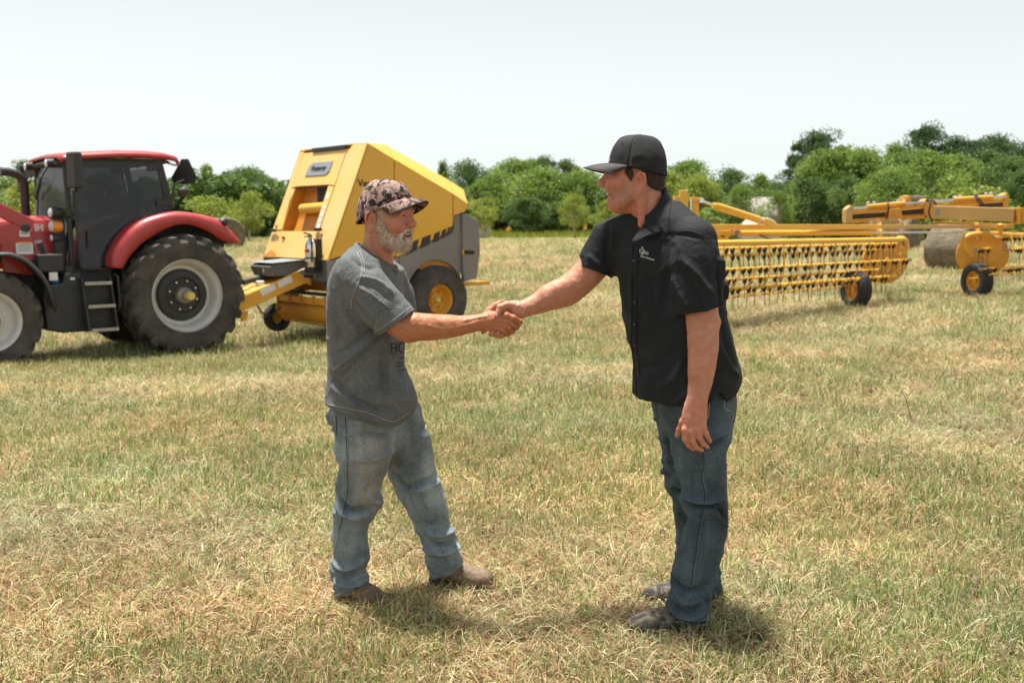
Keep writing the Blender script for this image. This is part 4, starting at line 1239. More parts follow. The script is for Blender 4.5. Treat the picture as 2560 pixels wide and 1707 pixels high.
    for y, z in ((-.92, 1.80), (-.74, 1.62), (.62, 1.66)):
        m = MB(); m.lathe([(0, .02), (.022, .018), (.025, 0)], fp(y, z, .008), (.92, 0, .39), 12); m.build('bolt', 'chamber_orange', e)
    for y0, y1, z0, z1 in ((-1.03, -.62, 1.285, 1.40),):
        fpan('skirt_patch', [(y0, z0), (y1, z0), (y1, z1 - .05), (y1 - .18, z1), (y0, z1 - .1)], 'chamber_orange', t=.004, off=.006, bevel=0)
    for s in (-1, 1):
        m = MB(); m.prism([(2.07, 1.27), (2.07, .95), (1.6, .7), (1.6, 1.27)], s * .55, s * .98); m.build('skirt', 'slate_grey', e, bevel=.015)
    m = MB(); m.prism([(2.42, 1.10), (2.05, .98), (1.75, .68), (1.70, 1.0), (2.1, 1.2)], .62, .66); m.build('side_shield', 'baler_grey', e, bevel=.01)
    m = MB(); m.beam((2.3, .665, 1.04), (2.14, .67, 1.02), .04, .06); m.build('shield_latch', 'belt_black', e, bevel=.012)
    # grey control box
    m = MB(); m.prism([(2.05, 1.02), (2.62, 1.02), (2.68, 1.17), (2.60, 1.21), (2.05, 1.25)], -.35, .30); b = m.build('control_box', 'slate_grey', e, bevel=.012)
    m = MB(); m.prism([(2.03, 1.262), (2.63, 1.222), (2.66, 1.232), (2.03, 1.277)], -.37, .32); m.build('box_lid', 'plate_grey', b)
    m = MB(); m.box((2.675, .08, 1.11), (.004, .03, .07)); m.build('sticker', 'decal_white', b)
    # drawbar
    for s in (1, -1):
        m = MB(); m.add([(2.0, s * .36, .86), (2.0, s * .36, 1.10), (2.12, s * .36, 1.14), (3.05, s * .19, .75), (3.3, s * .16, .66), (3.3, s * .16, .46), (3.1, s * .19, .50), (2.1, s * .36, .90)], [tuple(range(8))]); m.build('drawbar_plate', 'frame_yellow', e, smooth=0, solid=.05, bevel=.01)
    m = MB(); m.add([(2.05, -.36, 1.10), (2.05, .36, 1.10), (3.2, .17, .70), (3.2, -.17, .70)], [(0, 1, 2, 3)]); m.build('drawbar_cover', 'frame_yellow', e, smooth=0, solid=.02)
    m = MB(); m.box((3.4, 0, .52), (.26, .14, .08)); m.build('hitch', 'dark_metal', e, bevel=.02)
    for x0, z0, L in ((2.33, .985, .24), (2.60, .87, .24), (3.08, .625, .12)):
        m = MB(); m.beam((x0, .36 - (x0 - 2.12) * .183 + .028, z0), (x0 + L * .92, .36 - (x0 + L * .92 - 2.12) * .183 + .028, z0 - L * .41), .004, .10); m.build('decal', 'decal_white', e)
    m = MB(); m.cyl((2.95, -.06, .93), (2.25, -.12, 1.06), .045, n=16); m.build('drive_shaft', 'dark_metal', e)
    m = MB(); m.box((2.72, .05, .90), (.12, .1, .10)); m.build('bale_monitor', 'decal_white', e, bevel=.02)
    m = MB(); m.tube([(2.9, .22, .62), (2.8, .25, .45), (2.65, .27, .42), (2.5, .3, .55)], .014, 6); m.build('hose', 'belt_black', e)
    m = MB(); m.prism([(3.15, .46), (3.0, .50), (3.02, .36), (3.1, .34)], .13, .17); m.build('stand_foot', 'frame_yellow', e)
    # pickup
    m = MB(); m.cyl((1.85, -.66, .42), (1.85, 1.0, .42), .17, n=24); m.build('pickup_drum', 'chamber_orange', e)
    for k in range(28):
        y = -.62 + 1.56 * k / 27
        m = MB(); m.lathe([(.205, -.012), (.21, 0), (.205, .012)], (1.85, y, .42), (0, 1, 0), 20); m.build('stripper_band', 'frame_yellow', e)
    m = MB(); m.beam((2.02, -.70, .62), (2.02, 1.02, .62), .05, .11); wg = m.build('windguard', 'frame_yellow', e, bevel=.008)
    for k in range(5):
        m = MB(); m.beam((2.05, -.62 + .38 * k, .56), (2.05, -.62 + .38 * k, .70), .05, .03, (1, 0, 0)); m.build('windguard_rib', 'chamber_orange', wg)
    m = MB(); m.beam((1.90, -.68, .72), (1.90, 1.0, .72), .25, .03); m.build('pickup_cover', 'dark_metal', e)
    for s in (-1, 1):
        m = MB(); m.prism([(2.0, .68), (1.6, .7), (1.62, .30), (1.85, .2), (2.06, .42)], (1.03 if s > 0 else -.72), (1.06 if s > 0 else -.69)); m.build('pickup_end', 'frame_yellow', e, bevel=.01)
        gw = empty('gauge_wheel', (1.95, 1.2 if s > 0 else -.84, .27)); gw.parent = e
        smooth_tyre(.24, .12, .15, gw, 'tyre_clean', 28)
        m = MB(); m.lathe([(.125, s * .05), (.11, s * .02), (.05, s * .03), (0, s * .03)], (0, 0, 0), (0, 1, 0), 20); m.build('rim', 'frame_yellow', gw)
    for k in range(36):
        y = -.62 + 1.6 * k / 35
        m = MB(); m.tube([(1.88, y, .26), (1.95, y, .15), (1.97, y, .06)], .006, 4); m.build('pickup_tine', 'dark_metal', e)
    # main wheels
    for s in (1, -1):
        w = empty('wheel', (0, s * .93, .575)); w.parent = e
        smooth_tyre(.575, .255, .58, w, 'tyre_rubber', 52, ribs=6)
        m = MB(); m.lathe([(.262, s * .24), (.268, s * .225), (.25, s * .21), (.235, s * .17), (.225, s * .08), (.20, s * .05), (.11, s * .05), (.10, s * .09), (.0, s * .09)], (0, 0, 0), (0, 1, 0), 36); rim = m.build('rim', 'frame_yellow', w)
        m = MB(); m.lathe([(.06, s * .08), (.055, s * .16), (.04, s * .18), (0, s * .18)], (0, 0, 0), (0, 1, 0), 16); m.build('hub', 'cap_yellow', w)
        for k in range(6):
            a = k * math.pi / 3
            m = MB(); m.cyl((.15 * math.cos(a), s * .05, .15 * math.sin(a)), (.15 * math.cos(a), s * .085, .15 * math.sin(a)), .016, n=6); m.build('wheel_nut', 'cast_grey', rim)
    m = MB(); m.beam((0, -.95, .575), (0, .95, .575), .12, .12); m.box((0, 0, .8), (.9, 1.3, .14)); m.build('axle', 'frame_yellow', e)
    tag(e, 'yellow and grey round baler hitched behind the red tractor', 'baler')
    # fire extinguisher hung on the front
    q = e.matrix_basis @ Vector((2.24, .78, 1.10))
    x = empty('fire_extinguisher', q, math.pi + BTH)
    m = MB(); m.lathe([(0, 0), (.078, 0), (.085, .012), (.085, .40), (.075, .45), (.045, .49), (.03, .50), (.03, .53)], (0, 0, 0), (0, 0, 1), 28); m.build('cylinder', 'chrome', x)
    m = MB(); m.lathe([(.0, -.02), (.09, -.02), (.092, .07), (.085, .075)], (0, 0, 0), (0, 0, 1), 28); m.build('boot', 'belt_black', x)
    m = MB(); m.lathe([(.03, .53), (.035, .55), (.02, .58), (0, .58)], (0, 0, 0), (0, 0, 1), 14); m.beam((.0, 0, .57), (.12, .02, .60), .02, .02); m.beam((0, 0, .55), (.11, .02, .54), .02, .015); m.build('valve', 'dark_metal', x)
    m = MB(); m.tube([(.02, .03, .55), (.03, .09, .5), (.03, .10, .35), (.03, .098, .15)], .013, 8); m.build('hose', 'belt_black', x)
    a = np.linspace(-.5, .9, 10)
    m = MB(); m.strip([(.0865 * math.cos(t), .0865 * math.sin(t), .16) for t in a], [(.0865 * math.cos(t), .0865 * math.sin(t), .37) for t in a]); lb = m.build('label', 'decal_white', x)
    m = MB(); m.strip([(.0872 * math.cos(t), .0872 * math.sin(t), .30) for t in a], [(.0872 * math.cos(t), .0872 * math.sin(t), .345) for t in a]); m.build('label_band', 'tape_red', lb)
    m = MB(); m.lathe([(.088, .20), (.09, .20), (.09, .225), (.088, .225)], (0, 0, 0), (0, 0, 1), 28); m.box((-.13, 0, .25), (.10, .10, .50)); m.build('bracket', 'belt_black', x)
    tag(x, 'silver fire extinguisher with white label strapped to the baler front', 'extinguisher')
baler()

# ---------------------------------------------------------------- twin basket rake
paint('rake_yellow', (0.80, 0.45, 0.035), 0.42, var=0.08, scale=3, coat=0.2, dust=0.15, dustcol=(0.58, 0.40, 0.2))
paint('rake_orange', (0.72, 0.345, 0.024), 0.45, var=0.12, scale=4, coat=0.15, dust=0.25, dustcol=(0.5, 0.33, 0.16))
paint('rake_dusty', (0.60, 0.36, 0.10), 0.55, var=0.1, scale=3, dust=0.55, dustcol=(0.52, 0.38, 0.22))
paint('tooth_rubber', (0.016, 0.016, 0.018), 0.6, var=0.2)
paint('tine_wire', (0.10, 0.095, 0.09), 0.5, 0.6, var=0.2)
def rake():
    root = empty('hay_rake', (7.3, 19.6, 0.0))
    O = -root.location
    def part(m, name, mat, parent=None, **kw):
        o = m.build(name, mat, parent or root, **kw)
        if parent is None: o.location = O
        return o
    dirv = Vector((-4.18, -4.10, 0)).normalized()
    # shared tooth: rubber mount with a wire tine, hung from its bar
    tm = MB(); tm.lathe([(.0, .018), (.030, .010), (.040, -.015), (.036, -.05), (.016, -.09), (.0, -.095)], (0, 0, 0), (0, 0, 1), 10)
    tooth_me = tm.mesh('tooth', 50); tooth_me.materials.append(MATS['tooth_rubber'])
    wm = MB(); wm.tube([(0, 0, -.08), (0, -.01, -.2), (0, -.035, -.30)], .0065, 4)
    wire_me = wm.mesh('tine', 50); wire_me.materials.append(MATS['tine_wire'])
    def basket(C, d, L, a0, r, hoops, teeth, lead):
        C = Vector(C)
        for k in range(5):
            a = a0 + k * 2 * math.pi / 5
            off = Vector((r * math.cos(a), 0, r * math.sin(a)))
            p0, p1 = C + off, C + off + d * L
            m = MB(); m.cyl(p0 - d * .03, p1, .024 if k != 4 else .032, n=8); bar = part(m, 'tooth_bar', 'rake_yellow')
            m = MB(); m.cyl(p0 + Vector((0, -.04, 0)), p0 + Vector((0, .03, 0)), .03, n=10); part(m, 'bar_bolt', 'cast_grey')
            n = int((L - lead) / teeth)
            for i in range(n):
                for q in (0.0, .17):
                    t = lead + i * teeth + q + .09 * k % teeth
                    if t > L: continue
                    o = link('tooth', tooth_me, None, bar); o.location = p0 + d * t
                    o.rotation_euler = (random.uniform(-.15, .15), random.uniform(-.1, .1), 0)
                    w = link('tine', wire_me, None, bar); w.location = p0 + d * t
                    w.rotation_euler = (random.uniform(-.12, .12), random.uniform(-.1, .1), 0)
        for t in hoops:
            b = C + d * t
            pts = [b + Vector((.06, -.36, .40)), b + Vector((.06, -r - .09, .20)), b + Vector((.06, -r - .12, -.02)), b + Vector((.02, -r - .08, -.18)), b + Vector((-.12, -.22, -.36)), b + Vector((-.36, .0, -.47)), b + Vector((-.52, .12, -.50))]
            m = MB(); m.tube(rows([tuple(p) for p in pts], 4), .011, 6); part(m, 'stripper', 'rake_yellow')
    C1 = Vector((7.36, 19.3, .83))
    basket(C1, dirv, 6.6, 0.0, .325, [0.15 + .42 * k for k in range(15)], .46, .12)
    C2 = at(2480, 637, 20.3)
    basket(C2, -dirv, 3.0, R(162), .36, [.35 + .55 * k for k in range(5)], .46, .22)
    # lower rod joining the strippers
    m = MB(); m.tube([C1 + dirv * .6 + Vector((-.50, .1, -.50)), C1 + dirv * 6.6 + Vector((-.50, .1, -.50))], .012, 6); part(m, 'tie_rod', 'rake_orange')
    # end discs
    def disc(C, rx, rz, tilt, name='end_disc'):
        m = MB()
        n = 36
        prof = [(1.0, -.02), (1.0, .02), (.93, .03), (.55, .03), (.45, -.03), (.16, -.04), (.14, -.08), (.0, -.08)]
        Mx = Matrix.Translation(C) @ Matrix.Rotation(tilt, 4, 'Z')
        vs, fs = [], []
        for f, y in [(0, .03), (1.0, .03)] + prof[:0] + [(1.0, -.01), (.95, -.02), (.60, -.02), (.48, -.055), (.18, -.06), (.15, -.10), (.0, -.10)]:
            for j in range(n):
                a = 2 * math.pi * j / n
                vs.append(Mx @ Vector((rx * f * math.cos(a), y, rz * f * math.sin(a))))
        k = len(vs) // n
        for i in range(k - 1):
            for j in range(n):
                fs.append((i * n + j, i * n + (j + 1) % n, (i + 1) * n + (j + 1) % n, (i + 1) * n + j))
        m.add(vs, fs)
        return part(m, name, 'rake_orange', smooth=30)
    disc(C1 + Vector((-.07, .20, -.03)), .50, .44, R(14))
    disc(C2 + Vector((.10, .62, -.02)), .53, .46, R(-8))
    for a in range(5):
        q = C1 + Vector((.36 * math.cos(.6 + a * 1.257) - .07, .15, .32 * math.sin(.6 + a * 1.257)))
        m = MB(); m.cyl(q, q + Vector((0, -.03, 0)), .022, n=8); part(m, 'disc_bolt', 'cast_grey')
    # top tubes with bent ends
    up = Vector((.06, -.36, .40))
    e1 = [C1 + up + dirv * 6.6, C1 + up + dirv * 3, C1 + up + dirv * .2]
    m = MB(); m.tube(rows([tuple(p) for p in e1 + [at(2247, 595, 19.25), at(2262, 599, 19.3), at(2268, 612, 19.35), at(2264, 627, 19.4), at(2252, 638, 19.45)]], 4), .043, 12); part(m, 'top_tube', 'rake_yellow', smooth=60)
    m = MB(); m.tube(rows([tuple(p) for p in [at(2640, 585, 22.2), at(2540, 588, 21.0), at(2470, 584, 20.35), at(2425, 588, 20.25), at(2407, 604, 20.25), at(2410, 625, 20.3), at(2428, 640, 20.4)]], 4), .05, 12); part(m, 'top_tube', 'rake_orange', smooth=60)
    # carrying beam, slide and shift cylinder over the left basket
    m = MB(); m.beam(at(1700, 569, 14.9), at(2196, 567.5, 19.25), .10, .095); part(m, 'carrying_beam', 'rake_yellow', bevel=.008)
    m = MB(); m.beam(at(2190, 567, 19.2), at(2532, 567, 21.0), .065, .075); part(m, 'slide_beam', 'rake_dusty', bevel=.006)
    m = MB(); m.cyl(at(1848, 583, 16.3), at(2178, 582, 19.0), .048, n=16); c = part(m, 'shift_cylinder', 'rake_yellow')
    m = MB(); m.cyl(at(2170, 582, 18.95), at(2504, 580, 20.8), .022, n=12); part(m, 'piston_rod', 'chrome')
    for u, v, Y in ((1840, 582, 16.22),):
        m = MB(); q = at(u, v, Y); m.cyl(q + Vector((0, -.08, 0)), q + Vector((0, .08, 0)), .045, n=12); part(m, 'pin', 'cast_grey')
    for u0, u1, v0, v1, Y in ((1790, 1832, 576, 612, 15.9),):
        m = MB(); m.add([at(u0, v0, Y), at(u1, v0, Y), at(u0 + 22, v1, Y), at(u0 + 6, v1, Y), at(u0, v0, Y + .18), at(u1, v0, Y + .18), at(u0 + 22, v1, Y + .18), at(u0 + 6, v1, Y + .18)], [(0, 1, 2, 3), (7, 6, 5, 4), (0, 4, 5, 1), (1, 5, 6, 2), (2, 6, 7, 3), (3, 7, 4, 0)]); part(m, 'hanger', 'rake_yellow', bevel=.01)
    m = MB(); m.add([at(2184, 575, 19.1), at(2200, 575, 19.1), at(2212, 597, 19.1), at(2196, 597, 19.1), at(2184, 575, 19.25), at(2200, 575, 19.25), at(2212, 597, 19.25), at(2196, 597, 19.25)], [(0, 1, 2, 3), (7, 6, 5, 4), (0, 4, 5, 1), (1, 5, 6, 2), (2, 6, 7, 3), (3, 7, 4, 0)]); part(m, 'hanger', 'rake_yellow', bevel=.01)
    m = MB(); m.beam(at(1770, 582, 15.6), at(1848, 583, 16.3), .06, .07); part(m, 'cylinder_mount', 'rake_yellow')
    for P in ([(1785, 572, 15.8), (1810, 592, 15.9), (1835, 597, 16), (1852, 594, 16.2)], [(1898, 588, 16.6), (1940, 602, 17), (1990, 607, 17.4), (2030, 600, 17.8), (2050, 588, 18)], [(1750, 556, 15.2), (1775, 551, 15.4), (1800, 554, 15.6)]):
        m = MB(); m.tube(rows([tuple(at(*p)) for p in P], 5), .011, 6); part(m, 'hose', 'belt_black')
    # uprights and lift cylinder behind the man in black
    m = MB(); m.beam(at(1709, 476, 15.0), at(1709, 570, 15.0), .12, .115, (0, 1, 0)); part(m, 'upright', 'rake_yellow', bevel=.008)
    m = MB(); m.beam(at(1739, 497, 15.1), at(1739, 570, 15.1), .09, .085, (0, 1, 0)); part(m, 'upright', 'rake_yellow', bevel=.008)
    m = MB(); m.beam(at(1684, 496, 15.0), at(1754, 500, 15.1), .07, .06); part(m, 'crosspiece', 'rake_yellow', bevel=.006)
    m = MB(); m.cyl(at(1727, 496, 15.0), at(1727, 540, 15.0), .014, n=8); part(m, 'guide_rod', 'chrome')
    m = MB(); q = at(1753, 502, 15.05); m.cyl(q + Vector((0, -.06, 0)), q + Vector((0, .06, 0)), .035, n=12); part(m, 'pin', 'chrome')
    m = MB(); m.cyl(at(1753, 502, 15.1), at(1790, 515, 15.3), .02, n=10); part(m, 'piston_rod', 'chrome')
    m = MB(); m.cyl(at(1784, 513, 15.28), at(1793, 516, 15.32), .045, n=16); m.cyl(at(1793, 516, 15.32), at(1896, 549, 16.1), .058, n=18); part(m, 'lift_cylinder', 'rake_yellow')
    m = MB(); m.cyl(at(1894, 549, 16.1), at(1912, 553, 16.2), .025, n=10); part(m, 'clevis_pin', 'chrome')
    m = MB(); m.beam(at(1908, 551, 16.15), at(1934, 563, 16.35), .08, .09); part(m, 'clevis', 'rake_yellow', bevel=.015)
    # centre frame at the right
    Y = 21.6
    def plate(name, px, t, mat='rake_orange', y=Y, **kw):
        n = len(px)
        m = MB(); m.add([at(u, v, y) for u, v in px] + [at(u, v, y) + Vector((0, t, 0)) for u, v in px], [tuple(range(n)), tuple(range(2 * n - 1, n - 1, -1))] + [(i, (i + 1) % n, n + (i + 1) % n, n + i) for i in range(n)])
        return part(m, name, mat, bevel=.006, **kw)
    plate('end_plate', [(2115, 524), (2128, 513), (2133, 518), (2131, 558), (2115, 558)], .25, 'rake_dusty')
    plate('frame_rail', [(2131, 528), (2312, 512), (2312, 520), (2131, 537)], .10)
    plate('frame_rail', [(2131, 549), (2318, 538), (2318, 546), (2131, 559)], .10)
    plate('frame_web', [(2131, 537), (2312, 520), (2312, 540), (2131, 549)], .02, y=Y + .14)
    m = MB(); m.cyl(at(2133, 542, Y + .05), at(2212, 536, Y + .05), .05, n=14); part(m, 'dark_tube', 'dark_metal')
    m = MB(); m.cyl(at(2256, 532, Y + .05), at(2309, 528, Y + .05), .05, n=14); part(m, 'dark_tube', 'dark_metal')
    m = MB(); m.cyl(at(2132, 522, Y), at(2170, 519, Y), .03, n=12); part(m, 'piston_rod', 'chrome')
    m = MB(); m.cyl(at(2167, 518, Y), at(2262, 509, Y), .062, n=18); part(m, 'fold_cylinder', 'rake_orange')
    m = MB(); m.cyl(at(2260, 511, Y), at(2312, 506, Y), .034, n=12); part(m, 'piston_rod', 'chrome')
    m = MB(); m.tube([at(2167, 509, Y), at(2215, 505, Y), at(2258, 501, Y)], .012, 6); part(m, 'hydraulic_pipe', 'belt_black')
    for u, v in ((2170, 508), (2185, 507), (2245, 502), (2259, 501), (2387, 492), (2400, 491), (2465, 485), (2477, 484)):
        m = MB(); q = at(u, v, Y); m.box(q, (.06, .05, .045)); part(m, 'pipe_fitting', 'decal_white', bevel=.01)
    plate('hub_plate', [(2308, 503), (2318, 497), (2332, 500), (2336, 545), (2312, 545)], .3)
    m = MB(); m.lathe([(.0, .12), (.12, .10), (.14, 0), (.14, -.2)], at(2264, 502, Y + .6), (0, 0, 1), 18); part(m, 'hub_cap', 'rake_orange')
    m = MB(); m.box(at(2295, 495, Y + .5), (.22, .2, .09)); part(m, 'valve_block', 'cast_grey', bevel=.015)
    for P in ([(2316, 503, 21.4), (2320, 497, 21.3), (2326, 510, 21.2), (2322, 530, 21.2), (2328, 548, 21.25), (2333, 555, 21.4)], [(2320, 502, 21.4), (2334, 503, 21.3), (2340, 512, 21.3)], [(2216, 544, 21.4), (2222, 520, 21.3), (2220, 506, 21.4), (2232, 503, 21.5)], [(2440, 486, 21.4), (2450, 500, 21.3), (2460, 514, 21.4)], [(2436, 488, 21.4), (2444, 502, 21.3), (2455, 516, 21.4)]):
        m = MB(); m.tube(rows([tuple(at(*p)) for p in P], 5), .018, 7); part(m, 'hose', 'belt_black')
    m = MB(); m.cyl(at(2334, 505, Y), at(2388, 500, Y), .034, n=12); part(m, 'piston_rod', 'chrome')
    m = MB(); m.cyl(at(2384, 500, Y), at(2480, 494, Y), .065, n=18); part(m, 'fold_cylinder', 'rake_orange')
    m = MB(); m.cyl(at(2478, 494, Y), at(2514, 491, Y), .034, n=12); part(m, 'piston_rod', 'chrome')
    m = MB(); m.tube([at(2384, 492, Y), at(2430, 488, Y), at(2478, 484, Y)], .012, 6); part(m, 'hydraulic_pipe', 'belt_black')
    plate('frame_rail', [(2332, 512), (2512, 498), (2512, 506), (2332, 520)], .10)
    m = MB(); m.cyl(at(2450, 516, Y + .05), at(2512, 510, Y + .05), .05, n=14); part(m, 'dark_tube', 'dark_metal')
    plate('end_plate', [(2506, 488), (2518, 482), (2523, 490), (2521, 518), (2508, 518)], .25)
    plate('frame_web', [(2335, 520), (2508, 507), (2508, 522), (2335, 532)], .02, y=Y + .14)
    m = MB(); m.beam(at(2336, 531, 20.9), at(2537, 538, 20.0), .20, .27, (0, 0, 1)); mb_ = part(m, 'main_beam', 'rake_dusty', bevel=.012)
    plate('beam_decal', [(2339, 523), (2348, 523), (2348, 538), (2339, 538)], .004, 'plate_grey', y=20.72)
    for u in (2541, 2549, 2557, 2566):
        m = MB(); m.beam(at(u, 520, 20.0), at(u, 560, 20.0), .30, .035, (1, 0, 0)); part(m, 'flange', 'rake_orange', bevel=.006)
    plate('cradle', [(2226, 524), (2250, 520), (2260, 548), (2261, 560), (2222, 560)], .12, y=Y - .12)
    plate('rail_under', [(2335, 553), (2420, 556), (2535, 560), (2535, 566), (2335, 560)], .06, 'rake_orange', y=20.9)
    # hay caught on the frame
    g = np.random.default_rng(5)
    V, F = [], []
    for i in range(420):
        u, v = g.uniform(2172, 2252), g.uniform(546, 590)
        v = 546 + (v - 546) * g.uniform(.2, 1)
        p = np.array(at(u, v, g.uniform(21.1, 21.5)))
        d = g.normal(size=3) * [.5, .3, 1]; d[2] = -abs(d[2]); d = d / np.linalg.norm(d) * g.uniform(.12, .38)
        s = np.cross(d, [0, 1, 0]); s = s / np.linalg.norm(s) * .006
        k = len(V); V += [p - s, p + s, p + d + s * .5, p + d - s * .5]; F.append((k, k + 1, k + 2, k + 3))
    me = bpy.data.meshes.new('caught_hay'); me.from_pydata([tuple(v) for v in V], [], F)
    paint('hay_wisp', (0.52, 0.38, 0.17), 0.9, var=0.4, scale=30)
    h = link('caught_hay', me, 'hay_wisp', root); h.location = O; h['kind'] = 'stuff'
    # wheels
    def wheel(c, yaw, r=.365, w=.27):
        wv = empty('wheel', Vector(c) + O, yaw); wv.parent = root
        smooth_tyre(r, .20, w, wv, 'tyre_clean', 36, ribs=4)
        for s in (1, -1):
            m = MB(); m.lathe([(.205, s * .10), (.21, s * .09), (.19, s * .07), (.175, s * .0), (.14, s * .015), (.06, s * .02), (.05, s * .07), (0, s * .07)], (0, 0, 0), (0, 1, 0), 28); m.build('rim', 'rake_orange', wv)
        return wv
    p = at(2138, 764, 18.45); wheel((p.x, 18.45, g1(p.x, 18.45) + .335), R(106), .345)
    p = at(2440, 743, 20.75); wheel((p.x, 20.75, g1(p.x, 20.75) + .355), R(106))
    m = MB(); m.beam(at(2118, 700, 18.9), at(2122, 738, 18.75), .05, .09, (0, 1, 0)); part(m, 'wheel_fork', 'rake_orange', bevel=.01)
    m = MB(); m.beam(at(2456, 690, 20.9), at(2446, 726, 20.8), .05, .09, (0, 1, 0)); part(m, 'wheel_fork', 'rake_orange', bevel=.01)
    for (u, v, Y0), (a, b, Y1) in (((2440, 560, 20.7), (2450, 600, 20.5)), ((2500, 560, 20.5), (2500, 592, 20.6)), ((2200, 557, 21.5), (2200, 600, 19.6))):
        m = MB(); m.beam(at(u, v, Y0), at(a, b, Y1), .08, .08, (0, 1, 0)); part(m, 'strut', 'rake_orange', bevel=.008)
    tag(root, 'orange-yellow twin basket hay rake with black rubber-mounted tines, behind the man in black', 'hay rake')
rake()

# ---------------------------------------------------------------- sculpting: distance fields meshed by surface nets
def Wp(u, v, Y):
    p = at(u, v, Y)
    return np.array((p.x, p.y, p.z))

def mpp(u, v, Y):
    """metres per photograph pixel at that point"""
    p = at(u, v, Y)
    return (p.y * math.cos(CAM_P) - (p.z - CAM_H) * math.sin(CAM_P)) / FPX

def smin(a, b, k):
    h = np.clip(0.5 + 0.5 * (b - a) / k, 0, 1)
    return b + (a - b) * h - k * h * (1 - h)

def smax(a, b, k):
    return -smin(-a, -b, k)

def sd_sph(P, c, r):
    return np.linalg.norm(P - np.asarray(c), axis=1) - r

def sd_ell(P, c, r, rot=None):
    q = P - np.asarray(c)
    if rot is not None:
        q = q @ rot
    r = np.asarray(r)
    k0 = np.linalg.norm(q / r, axis=1)
    k1 = np.linalg.norm(q / (r * r), axis=1) + 1e-9
    return np.where(k0 < 0.02, -r.min(), k0 * (k0 - 1) / k1)

def sd_cap(P, a, b, ra, rb=None):
    rb = ra if rb is None else rb
    a, b = np.asarray(a, float), np.asarray(b, float)
    far = np.linalg.norm(P - (a + b) / 2, axis=1) - (np.linalg.norm(b - a) / 2 + max(ra, rb))
    near = far < 0.06
    if near.all():
        return sd_cap0(P, a, b, ra, rb)
    far[near] = sd_cap0(P[near], a, b, ra, rb)
    return far

def sd_cap0(P, a, b, ra, rb):
    pa, ba = P - a, b - a
    t = np.clip(pa @ ba / (ba @ ba + 1e-12), 0, 1)
    return np.linalg.norm(pa - t[:, None] * ba, axis=1) - (ra + t * (rb - ra))

def sd_chain(P, pts, rs, k=0.0):
    d = None
    for i in range(len(pts) - 1):
        e = sd_cap(P, pts[i], pts[i + 1], rs[i], rs[i + 1])
        d = e if d is None else (smin(d, e, k) if k else np.minimum(d, e))
    return d

def sd_tube(P, C, A, B, phi=None):
    """stack of elliptical rings along a curve; B is the half size along the direction at angle phi in plan"""
    best, P0 = np.full(len(P), 1e9), P
    for i in range(len(C) - 1):
        ba = C[i + 1] - C[i]
        far = np.linalg.norm(P0 - (C[i] + C[i + 1]) / 2, axis=1) - (np.linalg.norm(ba) / 2 + max(A[i], A[i + 1], B[i], B[i + 1]))
        near = far < 0.05
        best = np.minimum(best, np.maximum(far, 0.05))
        if not near.any():
            continue
        P = P0[near]
        pa = P - C[i]
        t = np.clip(pa @ ba / (ba @ ba + 1e-12), 0, 1)
        q = pa - t[:, None] * ba
        a = A[i] + t * (A[i + 1] - A[i])
        b = B[i] + t * (B[i + 1] - B[i])
        if phi is None:
            qb = q[:, 1]
            ra2 = q[:, 0] ** 2 + q[:, 2] ** 2
        else:
            ph = 0.5 * (phi[i] + phi[i + 1])
            qb = q[:, 0] * math.cos(ph) + q[:, 1] * math.sin(ph)
            ra2 = np.maximum((q * q).sum(1) - qb * qb, 0)
        k0 = np.sqrt(ra2 / (a * a) + qb * qb / (b * b))
        k1 = np.sqrt(ra2 / a ** 4 + qb * qb / b ** 4) + 1e-9
        d = np.where(k0 < 0.02, -np.minimum(a, b), k0 * (k0 - 1) / k1)
        best[near] = np.minimum(best[near], d)
    return best

def rings(L, n=4):
    """rows (u, v, Y, half width px, half depth m [, angle deg]) -> dense centre curve, A, B, phi"""
    M = []
    for r in L:
        w = Wp(*r[:3])
        M.append([*w, r[3] * mpp(*r[:3]), r[4], R(r[5]) if len(r) > 5 else 0])
    D = catmull(M, n)
    return D[:, :3], D[:, 3], D[:, 4], (D[:, 5] if len(L[0]) > 5 else None)

